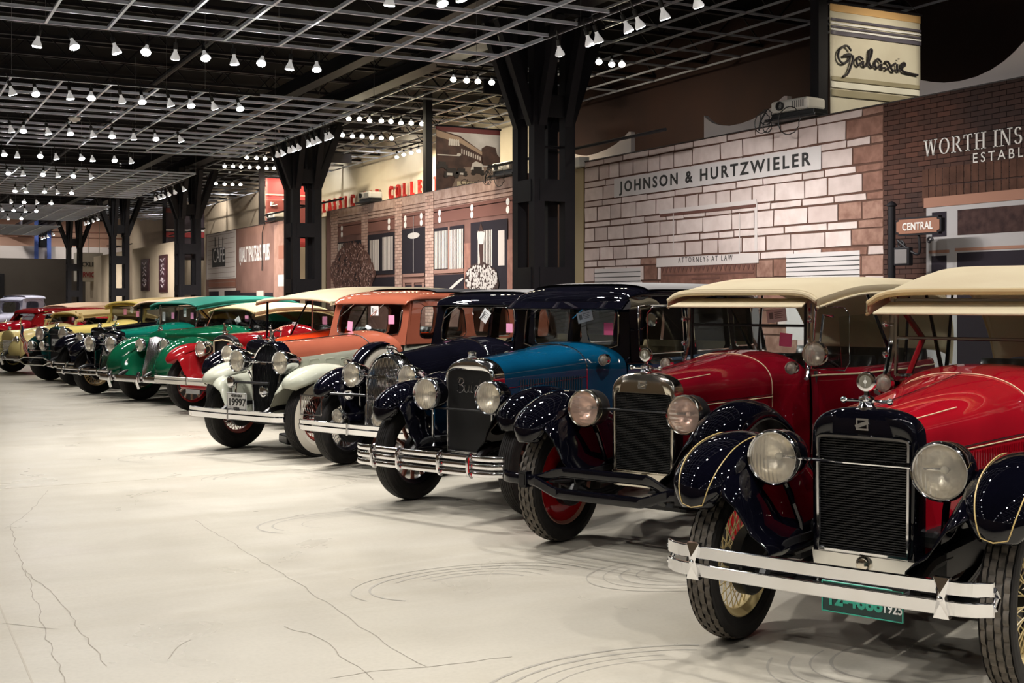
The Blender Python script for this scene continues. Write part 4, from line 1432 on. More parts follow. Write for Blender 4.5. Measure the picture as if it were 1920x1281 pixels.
# black conduit rails bracketed off the columns along the partitions
for (ya_, yb_, lab) in ((12.6, 17.4, 'black conduit arm crossing the big column by the stone front'), (24.3, 30.0, 'black conduit arm at the second column'), (36.2, 41.0, 'black conduit arm at the third column'), (47.5, 52.5, 'black conduit arm at the fourth column')):
    o = MB().tube([(8.75, ya_, 3.72), (8.75, yb_, 3.72)], .022, 8).tube([(8.75, ya_ + 2.2, 3.72), (8.2, ya_ + 2.2, 3.72)], .02, 8).build('conduit_arm', STEELBLK)
    tag(o, lab, 'conduit')

# ---------------- CENTRAL street sign on its post
d = ray(1672, 450)
XS = 9.15
p = CAM + d * (XS / d.x)
o = empty('street_signpost', (XS, p.y, 0))
tag(o, 'black street signpost with a brown CENTRAL sign before the dark brick mural', 'signpost')
dep = (Vector((XS, p.y, 0))).dot(FW)
def zz(py):
    return H + (HY - py) / F * dep
MB().tube([(0, 0, 0), (0, 0, zz(388))], .038, 12).lathe([(.038, 0), (.055, .01), (.045, .03), (.02, .05), (.001, .06)], (0, 0, zz(388)), (0, 0, 1), 12).build('pole', STEELBLK, parent=o)
y1_ = -.08
y2_ = wp(1769, 425, XS)[0] - p.y
za, zb2 = zz(444), zz(411)
def plate(yA, yB, zA, zB, th, notch):
    c = [(yA + notch, zA), (yB - notch, zA), (yB - notch, zA + notch * .5), (yB, zA + notch * .7), (yB, zB - notch * .7), (yB - notch, zB - notch * .5), (yB - notch, zB), (yA + notch, zB), (yA + notch, zB - notch * .5), (yA, zB - notch * .7), (yA, zA + notch * .7), (yA + notch, zA + notch * .5)]
    return [(0, a, b) for a, b in c]
m = MB().prism([(.02, a[1], a[2]) for a in plate(y2_, y1_, za, zb2, .04, .035)], (-.05, 0, 0))
m.build('sign_plate', STEELBLK, parent=o, smooth=0)
m = MB().prism([(-.03, a[1], a[2]) for a in plate(y2_ + .018, y1_ - .018, za + .018, zb2 - .018, .04, .032)], (-.006, 0, 0))
m.build('sign_face', mat('sign copper brown', (0.24, 0.11, 0.07), 0.45), parent=o, smooth=0)
t = text('lettering', 'CENTRAL', (zb2 - za) * .58, (-.038, y1_ - .10, za + (zb2 - za) * .29), RF, WHT, o, .003, bold=.002, fit=abs(y2_ - y1_) - .20)
m = MB()
m.tube([(0, -.08 - .28 * q / 14 - .12 * math.sin(q / 14 * PI), za - .04 - .20 * math.sin(q / 14 * PI * .9) + .1 * q / 14) for q in range(15)], .014, 8)
m.tube([(0, -.12 - .05 * math.cos(q * .55) * (1 - q / 14), za - .09 + .05 * math.sin(q * .55) * (1 - q / 14)) for q in range(13)], .011, 6)
m.tube([(0, -.5 - .04 * math.cos(q * .55) * (1 - q / 14), za - .06 + .04 * math.sin(q * .55) * (1 - q / 14)) for q in range(13)], .011, 6)
m.build('scroll_bracket', STEELBLK, parent=o)
m = MB().box(-.03, .03, -.26, -.05, zz(499), zz(465))
m.build('small_sign', STEELBLK, parent=o, smooth=0, bevel=.01)
m = MB().box(-.036, -.03, -.235, -.075, zz(495), zz(469))
m.build('small_sign_face', mat('small sign grey', (0.16, 0.15, 0.15), .6), parent=o, smooth=0)
# lamp and switch box at the foot end of the stone front top
o = MB().box(MX - .1, MX + .08, yz(1084, 300)[0] - .2, yz(1084, 300)[0] + .12, MT - .07, MT + .08).build('junction_box', mat('projector white', (0.62, 0.60, 0.56), 0.45), smooth=0, bevel=.01)
tag(o, 'small white junction box on top of the olive post beside the column', 'junction box')
# ================================================================ motor cars
CAR_A = R_(24.35)
LEFT = Vector((math.sin(CAR_A), -math.cos(CAR_A), 0))
ROTZ = math.atan2(LEFT.y, LEFT.x)


def outl(hb, hs, z0, zs, z1, n=2.4, peak=0.0, N=10, M=22):
    """upside-down U: up the left side, over the top, down the right side; (x, z)"""
    pts = [(hb + (hs - hb) * i / N, z0 + (zs - z0) * i / N) for i in range(N)]
    for i in range(M + 1):
        t = PI * i / M
        c, s_ = math.cos(t), math.sin(t)
        x = hs * math.copysign(abs(c) ** (2 / n), c)
        z = zs + (z1 - zs) * abs(s_) ** (2 / n)
        z += peak * max(0.0, 1 - abs(x) / (hs * .8)) ** 1.3
        pts.append((x, z))
    pts += [(-(hb + (hs - hb) * i / N), z0 + (zs - z0) * i / N) for i in range(N - 1, -1, -1)]
    return pts


def half_at(pts, z):
    """half width of an outline at height z"""
    best = 0
    for (xa, za), (xb, zb) in zip(pts, pts[1:]):
        if xa < 0 and xb < 0:
            break
        if min(za, zb) <= z <= max(za, zb) and abs(zb - za) > 1e-7:
            t = (z - za) / (zb - za)
            best = max(best, xa + (xb - xa) * t)
    return best


def top_at(pts, x):
    best = -9
    for (xa, za), (xb, zb) in zip(pts, pts[1:]):
        if min(xa, xb) <= x <= max(xa, xb) and abs(xb - xa) > 1e-7:
            t = (x - xa) / (xb - xa)
            best = max(best, za + (zb - za) * t)
    return best


WHEELS = {}


def wheel_meshes(kind, R, rr, tw, tread, wallm, spokem, rimm, hubm):
    key = (kind, R, rr, tw, tread, wallm.name, spokem.name, rimm.name)
    if key in WHEELS:
        return WHEELS[key]
    # tyre, axis along x, outer side at +x
    m = MB()
    seg = 144 if tread == 'blocks' else 72
    if tread == 'blocks':
        cols = [(-.40, 0), (-.39, 1), (-.25, 1), (-.245, 0), (-.20, 0), (-.195, 2), (-.02, 2), (-.015, 0), (.015, 0), (.02, 1), (.195, 1), (.20, 0), (.245, 0), (.25, 2), (.39, 2), (.40, 0)]
        dp = .009
    else:
        cols = []
        for q in range(6):
            a = -.38 + .13 * q
            cols += [(a, 1), (a + .10, 1), (a + .105, 0), (a + .125, 0)]
        dp = .006
    side = [(rr, .30), (rr + .008, .40), (rr + (R - rr) * .30, .49), (rr + (R - rr) * .55, .50), (rr + (R - rr) * .80, .47), (R - .012, .43)]
    rings = []
    prof = [(r, -x, -1) for r, x in side] + [(R, c, k) for c, k in cols] + [(r, x, -1) for r, x in side[::-1]]
    mats_ = []
    for (r, x, k) in prof:
        ring = []
        for a in range(seg):
            th = 2 * PI * a / seg
            q = r
            if k == 0:
                q = r - dp
            elif k == 1 and tread == 'blocks' and a % 4 == 0:
                q = r - dp
            elif k == 2 and tread == 'blocks' and a % 4 == 2:
                q = r - dp
            if k >= 0:
                q -= abs(x / .4) ** 3 * .010
            ring.append((x * tw, math.cos(th) * q, math.sin(th) * q))
        rings.append(ring)
    n0 = len(rings)
    for i in range(n0 - 1):
        m.cur = 0
        if prof[i][2] >= 0 and prof[i + 1][2] >= 0 and tread == 'blocks':
            m.cur = 1 if (prof[i][2] > 0 and prof[i + 1][2] > 0) else 0
        if wallm is not RUBBER and prof[i][1] > .38 and rr + (R - rr) * .05 < (prof[i][0] + prof[i + 1][0]) / 2 < rr + (R - rr) * .75:
            m.cur = 2
        m.grid([rings[i], rings[i + 1]], close=True)
    tyre = m.build('tyre', [RUBBER, RUBBERW, wallm], mesh_only=True, smooth=35)
    # rim
    m = MB()
    hw = tw * .34
    m.lathe([(rr - .004, -hw), (rr + .006, -hw + .004), (rr, -hw + .014), (rr - .022, -hw * .35), (rr - .024, hw * .35), (rr, hw - .014), (rr + .006, hw - .004), (rr - .004, hw), (rr - .012, hw - .012), (rr - .034, hw * .35), (rr - .034, -hw * .35), (rr - .012, -hw + .012), (rr - .004, -hw)], (0, 0, 0), (1, 0, 0), 48)
    rim = m.build('rim', rimm, mesh_only=True)
    m = MB()
    hub = MB()
    if kind == 'wire':
        n = 26
        for k in range(n):
            a = 2 * PI * k / n
            for (xh, rh, da) in ((.052, .032, .55), (-.045, .06, -.55 if k % 2 else .55)):
                b = a + (da if k % 2 else -da)
                m.tube([(xh, math.cos(b) * rh, math.sin(b) * rh), (0.0, math.cos(a) * (rr - .03), math.sin(a) * (rr - .03))], .0030, 5, cap=False)
        hub.lathe([(.001, -.07), (.045, -.07), (.068, -.055), (.068, -.035), (.038, -.03), (.034, .03), (.045, .045), (.045, .055), (.035, .075), (.001, .082)], (0, 0, 0), (1, 0, 0), 24)
    elif kind == 'wood':
        n = 12
        for k in range(n):
            a = 2 * PI * k / n
            c, s_ = math.cos(a), math.sin(a)
            m.tube([(0, c * .05, s_ * .05), (0, c * .12, s_ * .12), (0, c * (rr - .05), s_ * (rr - .05)), (0, c * (rr - .03), s_ * (rr - .03))], .02, 8, radii=[.024, .019, .016, .020], cap=False)
        hub.lathe([(.001, -.06), (.05, -.06), (.075, -.035), (.075, -.025), (.05, -.02), (.05, .02), (.075, .025), (.075, .032), (.045, .035), (.04, .065), (.03, .08), (.001, .083)], (0, 0, 0), (1, 0, 0), 24)
    else:   # pressed disc
        m.lathe([(.001, .045), (.06, .045), (.085, .03), (.12, .01), (rr * .72, .0), (rr * .9, .03), (rr - .02, .032)], (0, 0, 0), (1, 0, 0), 48)
        m.lathe([(rr - .02, -.032), (rr * .9, -.028), (rr * .72, -.012), (.12, -.012), (.001, -.012)], (0, 0, 0), (1, 0, 0), 48)
        hub.lathe([(.001, -.06), (.05, -.06), (.07, -.02), (.07, .045), (.05, .06), (.04, .075), (.001, .08)], (0, 0, 0), (1, 0, 0), 24)
    spk = m.build('spokes' if kind != 'disc' else 'disc', spokem, mesh_only=True)
    hb = hub.build('hub', hubm, mesh_only=True)
    drum = MB().lathe([(.001, -.11), (.15, -.11), (.16, -.10), (.16, -.05), (.12, -.045), (.001, -.045)], (0, 0, 0), (1, 0, 0), 32).build('brake_drum', CHASSIS, mesh_only=True)
    WHEELS[key] = (tyre, rim, spk, hb, drum)
    return WHEELS[key]


def add_wheel(root, x, y, R, ms, kind, steer=0.0):
    e = empty('wheel', (x, y, R), 0.0 if x > 0 else PI, root)
    e.rotation_euler.z += steer
    for n, me in zip(('tyre', 'rim', 'disc' if kind == 'disc' else 'spokes', 'hub', 'brake_drum'), ms):
        link(n, me, e)
    return e


def smooth_path(P, k=4):
    out = []
    n = len(P)
    for i in range(n - 1):
        p0, p1, p2, p3 = P[max(i - 1, 0)], P[i], P[i + 1], P[min(i + 2, n - 1)]
        for q in range(k):
            t = q / k
            out.append(tuple(.5 * ((2 * p1[a]) + (-p0[a] + p2[a]) * t + (2 * p0[a] - 5 * p1[a] + 4 * p2[a] - p3[a]) * t * t + (-p0[a] + 3 * p1[a] - 3 * p2[a] + p3[a]) * t ** 3) for a in range(len(p1))))
    out.append(tuple(P[-1]))
    return out


def fender(root, sgn, path, xin, xout, m, crown=.05, lip=.05, web=None, tipn=3, pin=None, name='front_fender', webm=None, skirt=0.0):
    """path: (y, z) of the crown line, front tip first. web=(x, z_low, y0, y1): the apron that closes the fender to the frame"""
    P = smooth_path(path, 4)
    n = len(P)
    xc, hw = (xin + xout) / 2, (xout - xin) / 2
    sect = [(-1.0, -lip * .8), (-.97, -.4 * lip), (-.85, .10 * crown), (-.6, .62 * crown), (-.3, .92 * crown), (0, crown), (.3, .92 * crown), (.6, .62 * crown), (.85, .10 * crown), (.97, -.4 * lip), (1.0, -lip)]
    rings, webr = [], []
    pinl = []
    for i, p in enumerate(P):
        a, b = P[max(i - 1, 0)], P[min(i + 1, n - 1)]
        dy, dz = b[0] - a[0], b[1] - a[1]
        L = math.hypot(dy, dz) or 1
        ny, nz = -dz / L, dy / L       # outward: for rearward travel (dy>0) normal is up
        t = i / (tipn * 4)
        ws = 1.0 if t >= 1 else math.sin(min(1, .18 + .82 * t) * PI / 2) ** .7
        cs = 1.0 if t >= 1 else .55 + .45 * t
        ring = []
        for (u, d) in sect:
            if u > .9 and skirt:
                d -= skirt
            ring.append(((xc + u * hw * ws) * sgn, p[0] + ny * d * cs, p[1] + nz * d * cs))
        rings.append(ring)
        if pin is not None and i >= 1:
            for q, uu in enumerate((-.62, .62)):
                pinl.append((i, q, ((xc + uu * hw * ws) * sgn, p[0] + ny * (.62 * crown * cs + .009), p[1] + nz * (.62 * crown * cs + .009))))
    mb = MB().grid(rings, flip=sgn > 0)
    o = mb.build(name, m, parent=root, solid=.008, smooth=50)
    if web:
        xw, zl, y0, y1 = web
        R2 = []
        for i, p in enumerate(P):
            if y0 <= p[0] <= y1:
                a = rings[i][2]
                zt = a[2]
                if zt < zl + .04:
                    continue
                h_ = min(1.0, max(0.0, (p[0] + .02) / .22))
                def mz(lo, hi):
                    f_ = lo + (hi - lo) * h_
                    return zt * f_ + zl * (1 - f_)
                R2.append([a, (xin * .94 * sgn, a[1], mz(.74, .93)), (xin * .84 * sgn, a[1], mz(.45, .80)), ((xin * .45 + xw * .55) * sgn, a[1], mz(.26, .52)), (xw * sgn * 1.10, a[1], mz(.10, .22)), (xw * sgn * 1.02, a[1], zl), (xw * sgn, a[1], zl - .05)])
        if len(R2) > 2:
            w = MB().grid(R2, flip=sgn < 0).build('fender_apron', webm or m, parent=o, solid=.006, smooth=60)
    if pin is not None:
        for q in (0, 1):
            pts = [c for (i, qq, c) in pinl if qq == q and i < n * .62]
            if q == 0:
                L0 = pts
            else:
                L1 = pts
        tip = [(L0[0][0] * .5 + L1[0][0] * .5, L0[0][1] - .012, L0[0][2] - .012)]
        line = L0[::-1] + tip + L1
        MB().tube(line, .0028, 5).build('pinstripe', pin, parent=o)
    return o, rings


def headlamp(root, x, y, z, R, L, shellm, rimm, lensm, kind='drum', name='headlamp', yaw=0.0):
    prof = {'drum': [(R * .92, 0), (R * .955, .015), (R * .955, L * .50), (R * .90, L * .66), (R * .70, L * .84), (R * .35, L * .96), (.001, L)],
            'bullet': [(R * .92, 0), (R * .93, .02), (R * .88, L * .25), (R * .74, L * .52), (R * .50, L * .78), (R * .22, L * .95), (.001, L)],
            'bowl': [(R * .92, 0), (R * .93, .02), (R * .86, L * .35), (R * .66, L * .65), (R * .35, L * .9), (.001, L)]}[kind]
    e = MB().lathe(prof, (0, 0, 0), (0, 1, 0), 36).build(name, shellm, parent=root)
    e.location = (x, y, z)
    e.rotation_euler = (0, 0, yaw)
    MB().lathe([(R * .86, -.004), (R * .885, -.020), (R * .94, -.026), (R * .99, -.016), (R * 1.01, .0), (R * 1.0, .02), (R * .95, .024)], (0, 0, 0), (0, 1, 0), 40).build('rim', rimm, parent=e)
    MB().lathe([(R * .885, -.012), (R * .7, -.020), (R * .45, -.027), (R * .2, -.031), (.001, -.032)], (0, 0, 0), (0, 1, 0), 36).build('lens', lensm, parent=e)
    k = R / .125
    m = MB()
    m.cur = 0
    m.lathe([(R * .88, .0), (R * .80, .030 * k), (R * .66, .055 * k), (R * .45, .080 * k), (R * .2, .092 * k), (.001, .095 * k)], (0, 0, 0), (0, 1, 0), 36)
    m.cur = 1
    m.sphere((0, .05 * k, 0), .018 * k, 10)
    m.tube([(0, .05 * k, 0), (0, .095 * k, 0)], .010 * k, 8)
    m.build('reflector', [REFLECTOR, mat('clear lamp bulb', (0.9, 0.88, 0.8), 0.1)], parent=e)
    return e


def radiator(root, p):
    """shell, grille, emblem, cap; returns the outline so that the hood can start from it"""
    y, z0, zs, z1, hb, hs, n, pk = (p.get(k, d) for k, d in (('y', -.24), ('z0', .50), ('zs', .98), ('z1', 1.14), ('hb', .235), ('hs', .24), ('n', 2.6), ('peak', 0)))
    side, top, bot = p.get('side', .028), p.get('top', .125), p.get('bot', .02)
    D = p.get('depth', .11)
    rake = p.get('rake', 0.0)          # metres the top leans back
    O = outl(hb, hs, z0, zs, z1, n, pk)
    In = outl(hb - side, hs - side, z0 + bot, zs - (0.0 if p.get('arch') else .02), z1 - top if not p.get('arch') else z1 - side * 1.2, p.get('ni', n if p.get('arch') else 9), pk * p.get('ipk', 0.6))

    def ly(z):
        return y + rake * (z - z0) / (z1 - z0)

    def sc_(pts, d, dy):
        zc = (z0 + z1) / 2
        return [(x * (1 - d / hs), ly(z) + dy, zc + (z - zc) * (1 - d / (z1 - z0) * 2)) for x, z in pts]
    rings = [sc_(O, 0, D), sc_(O, 0, .022), sc_(O, .005, .008), sc_(O, .014, 0), sc_(In, -.004, 0), sc_(In, 0, .003), sc_(In, .002, .028)]
    sh = MB().grid(rings, close=True, flip=True).build('radiator_shell', p.get('mat', CHROME), parent=root, smooth=50)
    if p.get('edge'):
        MB().tube([(x, ly(z) - .004, z) for x, z in In], .010, 6, closed=True).build('grille_surround', p['edge'], parent=sh)
    # grille
    g = MB()
    g.cur = 0
    bp_ = [(x, ly(z) + .03, z) for x, z in In]
    g.add(bp_, [tuple(range(len(bp_)))])
    g.cur = 1
    kind = p.get('grille', 'h')
    zb, zt = z0 + bot, max(q[1] for q in In)
    if kind == 'h':
        nn = p.get('nb', 46)
        for k in range(1, nn):
            z = zb + (zt - zb) * k / nn
            w_ = half_at(In, z)
            if w_ > .02:
                g.box(-w_, w_, ly(z) + .012, ly(z) + .030, z - .0022, z + .0022)
        for k in range(-4, 5):
            x = (hs - side) * k / 4.6
            g.box(x - .001, x + .001, ly(zb) + .02, ly(zb) + .031, zb, top_at(In, x)) if not rake else None
    elif kind == 'v':
        nn = p.get('nb', 23)
        for k in range(1, nn):
            x = -(hs - side) + 2 * (hs - side) * k / nn
            zt_ = top_at(In, x)
            # below the widest part the opening may be narrower
            zlow = zb
            for q in range(40):
                zz_ = zb + (zt_ - zb) * q / 40
                if half_at(In, zz_) >= abs(x) - .002:
                    zlow = zz_
                    break
            bulge = p.get('bulge', 0)
            g.tube([(x, ly(zz_) + .014 - bulge * (1 - (x / hs) ** 2), zz_) for zz_ in (zlow, (zlow + zt_) / 2, zt_)], p.get('br', .0052), 6)
    elif kind == 'solid':
        pass
    gm = g.build('grille', [mat('grille dark core', (0.006, 0.006, 0.007), 0.6), p.get('gmat', mat('grille fin black', (0.020, 0.020, 0.021), 0.35))], parent=sh, smooth=30)
    ez = z1 - top * .52 if not p.get('arch') else z1 - .035
    if p.get('emblem'):
        eb = MB()
        e = p.get('ez', ez)
        eb.bar((-.028, ly(e) - .004, e + .022), (.028, ly(e) - .004, e + .022), .006, .008)
        eb.bar((-.028, ly(e) - .004, e - .022), (.028, ly(e) - .004, e - .022), .006, .008)
        eb.bar((-.024, ly(e) - .004, e - .02), (-.024, ly(e) - .004, e + .02), .006, .008)
        eb.bar((.024, ly(e) - .004, e - .02), (.024, ly(e) - .004, e + .02), .006, .008)
        eb.bar((-.03, ly(e) - .006, e - .012), (.03, ly(e) - .006, e + .012), .006, .016)
        eb.build('emblem', mat('emblem bright', (0.85, 0.85, 0.85), .2, 1.0), parent=sh)
    # cap and mascot
    c = MB()
    yc, zc = ly(z1) + .045, z1 + pk
    c.lathe([(.042, -.02), (.042, .004), (.034, .012), (.030, .03), (.036, .036), (.034, .046), (.012, .056), (.001, .058)], (0, yc, zc), (0, 0, 1), 20)
    mk = p.get('mascot', 'cap')
    if mk == 'meter':      # winged cap with a round dial on it
        c.tube([(-.105, yc, zc + .030), (-.09, yc, zc + .030), (.09, yc, zc + .030), (.105, yc, zc + .030)], .008, 8, radii=[.014, .007, .007, .014])
        c.sphere((-.105, yc, zc + .03), .016, 10).sphere((.105, yc, zc + .03), .016, 10)
        c.tube([(0, yc, zc + .05), (0, yc, zc + .075)], .012, 8)
        d = MB()
        d.cur = 0
        d.lathe([(.001, -.016), (.030, -.016), (.042, -.013), (.045, 0), (.042, .013), (.030, .016), (.001, .016)], (0, yc, zc + .115), (0, 1, 0), 24)
        d.cur = 1
        d.lathe([(.001, -.0175), (.029, -.0170)], (0, yc, zc + .115), (0, 1, 0), 20)
        d.cur = 2
        d.lathe([(.0085, -.018), (.0005, -.0185)], (0, yc, zc + .115), (0, 1, 0), 10).box(-.0015, .0015, yc - .0185, yc - .018, zc + .095, zc + .135)
        d.build('temperature_gauge', [p.get('mm', CHROME), mat('gauge dial grey', (0.22, 0.21, 0.17), .3), WHTM], parent=sh)
    elif mk == 'figure':
        c.tube([(0, yc, zc + .05), (0, yc - .01, zc + .10), (0, yc - .02, zc + .135)], .02, 8, radii=[.024, .018, .010])
        c.sphere((0, yc - .022, zc + .152), .016, 10)
        for s_ in (-1, 1):
            c.tube([(0, yc, zc + .09), (s_ * .05, yc + .02, zc + .12), (s_ * .085, yc + .05, zc + .10), (s_ * .07, yc + .05, zc + .06)], .009, 6)
            c.tube([(s_ * .01, yc, zc + .05), (s_ * .05, yc + .01, zc + .03), (s_ * .08, yc + .01, zc + .05)], .008, 6)
    elif mk == 'wing':
        c.tube([(-.07, yc + .02, zc + .04), (-.03, yc, zc + .065), (0, yc - .01, zc + .06), (.03, yc, zc + .065), (.07, yc + .02, zc + .04)], .014, 8, radii=[.006, .013, .017, .013, .006])
    elif mk == 'bird':
        c.tube([(0, yc - .05, zc + .085), (0, yc, zc + .07), (0, yc + .09, zc + .10)], .014, 8, radii=[.005, .018, .004])
        c.tube([(0, yc, zc + .07), (0, yc + .05, zc + .14)], .01, 6)
    c.build('radiator_cap', p.get('mm', CHROME), parent=sh)
    if p.get('crankhole'):
        zc_ = z0 - .03
        k = MB()
        hbw = hb * 1.02
        k.prism([(-hbw, y + .012, z0 + .012), (hbw, y + .012, z0 + .012), (hbw * .96, y + .02, z0 - .085), (-hbw * .96, y + .02, z0 - .085)], (0, .01, 0))
        k.build('lower_apron', p.get('apm', p.get('mat', CHROME)), parent=sh, smooth=0)
        MB().lathe([(.032, .01), (.034, -.01), (.026, -.022), (.012, -.026), (.001, -.026)], (0, y + .012, zc_), (0, 1, 0), 20).build('crank_hole_cap', NICKEL, parent=sh)
    return O, ly


WHTM = mat('dial white', (0.8, 0.8, 0.76), .4)


def ringlerp(a, b, t):
    return [(x0 + (x1 - x0) * t, z0 + (z1 - z0) * t) for (x0, z0), (x1, z1) in zip(a, b)]


def hood(root, O, ly, ys, C, ye, m, louv=None, lm=None, lowm=None, split=None, hinge=CHROME, pin=None, cline=None):
    """from the radiator outline O (leaning by ly) back to the cowl outline C at ye"""
    rings = []
    for k in range(9):
        t = k / 8
        tt = t ** 1.15
        R = ringlerp(O, C, tt)
        dz = .006
        rings.append([(x * .992, (ly(z) + ys) * (1 - t) + ye * t, z - dz * (1 - t)) for x, z in R])
    if lowm is None:
        hd = MB().grid(rings).build('hood', m, parent=root, smooth=40)
    else:
        mb = MB()
        N = 10
        nn = len(O)
        k = split
        mb.cur = 0
        mb.grid([r[k:nn - k] for r in rings])
        mb.cur = 1
        mb.grid([r[:k + 1] for r in rings])
        mb.grid([r[nn - k - 1:] for r in rings])
        hd = mb.build('hood', [m, lowm], parent=root, smooth=40)
    hb = MB()
    mid = len(O) // 2
    hb.tube([(r[mid][0], r[mid][1], r[mid][2] + .003) for r in rings], .0045, 6)
    for s_ in (9, len(O) - 10):
        hb.tube([(r[s_][0] * 1.003, r[s_][1], r[s_][2]) for r in rings], .0035, 6)
    hb.build('hood_hinge', hinge, parent=hd)
    if louv:
        y0, y1, za, zb, n, kind = louv
        lb = MB()
        for k in range(n):
            yy = y0 + (y1 - y0) * k / (n - 1)
            t = (yy - ly(za) - ys) / (ye - ly(za) - ys)
            R = ringlerp(O, C, max(0, t) ** 1.15)
            for s_ in (1, -1):
                if kind == 'bars':
                    xx = [half_at(R, z) for z in (za, zb)]
                    lb.bar((s_ * (xx[0] + .003), yy, za), (s_ * (xx[1] + .003), yy, zb), .010, .006, up=(s_, 0, 0))
                elif kind == 'doors':
                    xx = half_at(R, (za + zb) / 2)
                    w_ = (y1 - y0) / (n - 1) * .36
                    pts = []
                    for q in range(24):
                        a = 2 * PI * q / 24
                        c, s2 = math.cos(a), math.sin(a)
                        pts.append((s_ * (half_at(R, za + (zb - za) * .5) + .002), yy + w_ * math.copysign(abs(c) ** .35, c), (za + zb) / 2 + (zb - za) / 2 * math.copysign(abs(s2) ** .35, s2)))
                    lb.tube(pts, .0035, 5, closed=True)
        lb.build('hood_louvres', lm or m, parent=hd, smooth=30)
    if pin is not None:
        pb = MB()
        for kk in (8, ):
            pass
        pb.tube([(x * 1.0, y + .0, z + .003) for (x, y, z) in rings[-1][6:-6]], .0035, 5)
        # short curved stripe from the shell back along the bonnet shoulder
        for s_ in (15, len(O) - 16):
            ln = [(r[s_][0], r[s_][1], r[s_][2] + .002) for r in rings[:4]]
            pb.tube(ln, .0028, 5)
        for s_ in (9, len(O) - 10):
            pb.tube([(r[s_][0] * 1.012, r[s_][1], r[s_][2] - .015) for r in rings], .0028, 5)
        pb.build('hood_pinstripe', pin, parent=hd)
    return hd, rings


def cowl(root, C, ye, W, yw, m, pin=None):
    rings = []
    for k in range(7):
        t = k / 6
        tt = .5 - .5 * math.cos(PI * t)
        R = ringlerp(C, W, tt * .6 + t * .4)
        rings.append([(x, ye + (yw - ye) * t, z) for x, z in R])
    return MB().grid(rings).build('cowl', m, parent=root, smooth=45)


def rect_frame(mb, P, hw0, hw1, z0, z1, r, seg=6):
    pts = [P(-hw0, z0), P(-hw1, z1), P(hw1, z1), P(hw0, z0)]
    for i in range(4):
        mb.tube([pts[i], pts[(i + 1) % 4]], r, seg)


def hole_panel(mb, P, u0, u1, v0, v1, h, n=6.0, th=.03):
    """a panel u0..u1 x v0..v1 with a rounded opening h=(hu0, hu1, hv0, hv1); P(u, v, depth)"""
    hu0, hu1, hv0, hv1 = h
    cu, cv = (hu0 + hu1) / 2, (hv0 + hv1) / 2
    a, b = (hu1 - hu0) / 2, (hv1 - hv0) / 2
    ang = [2 * PI * k / 40 for k in range(40)]
    for (x, y) in ((u0, v0), (u1, v0), (u1, v1), (u0, v1)):
        ang.append(math.atan2(y - cv, x - cu) % (2 * PI))
    ang = sorted(set(round(t, 6) for t in ang))
    outer, inner = [], []
    for t in ang:
        c, s_ = math.cos(t), math.sin(t)
        rr = (abs(c / a) ** n + abs(s_ / b) ** n) ** (-1 / n)
        inner.append((cu + c * rr, cv + s_ * rr))
        ds = []
        if c > 1e-9:
            ds.append((u1 - cu) / c)
        if c < -1e-9:
            ds.append((u0 - cu) / c)
        if s_ > 1e-9:
            ds.append((v1 - cv) / s_)
        if s_ < -1e-9:
            ds.append((v0 - cv) / s_)
        d = min(ds)
        outer.append((cu + c * d, cv + s_ * d))
    mb.grid([[P(u, v, 0) for u, v in outer], [P(u, v, 0) for u, v in inner], [P(u, v, th * .3) for u, v in inner], [P(u, v, th) for u, v in [(cu + (x - cu) * .985, cv + (y - cv) * .985) for x, y in inner]], [P(u, v, th) for u, v in outer]], close=True)
    return inner


def seat(root, y, w, m, z=.62, name='seat', x=0.0, back=.52, fl=0):
    b = MB()
    b.box(x - w, x + w, y - .42, y + .04, z - .18, z)
    o = b.build(name, m, parent=root, bevel=.05, smooth=60)
    k = MB()
    n = 12
    rings = []
    for i in range(n * 4 + 1):
        xx = x - w + 2 * w * i / (n * 4)
        puff = .02 * abs(math.sin(PI * i / 4))
        rings.append([(xx, y + .02, z - .1), (xx, y - .04 - puff, z), (xx, y - .02 - puff, z + back * .45), (xx, y + .03 - puff, z + back * .85), (xx, y + .07, z + back), (xx, y + .13, z + back), (xx, y + .16, z + back * .9), (xx, y + .12, z - .1)])
    k.grid(rings, cap=True).build('seat_back', m, parent=o, smooth=60)
    return o


def steering(root, x, y, z, m=None):
    b = MB()
    c = Vector((x, y, z))
    tilt = R_(58)
    ax = Vector((0, math.cos(tilt), math.sin(tilt)))
    u = Vector((1, 0, 0))
    v = ax.cross(u)
    R = .21
    b.tube([c + u * math.cos(2 * PI * k / 32) * R + v * math.sin(2 * PI * k / 32) * R for k in range(32)], .013, 8, closed=True)
    for k in range(4):
        a = PI / 4 + PI / 2 * k
        b.tube([c - ax * .03, c + u * math.cos(a) * R + v * math.sin(a) * R], .008, 6)
    b.tube([c + ax * .0, c - ax * .75], .02, 8)
    return b.build('steering_wheel', m or LEATHER, parent=root)


def side_path(plan, y):
    for (ya, xa), (yb, xb) in zip(plan, plan[1:]):
        if ya <= y <= yb:
            t = (y - ya) / (yb - ya)
            t = t * t * (3 - 2 * t)
            return xa + (xb - xa) * t
    return plan[-1][1] if y > plan[-1][0] else plan[0][1]


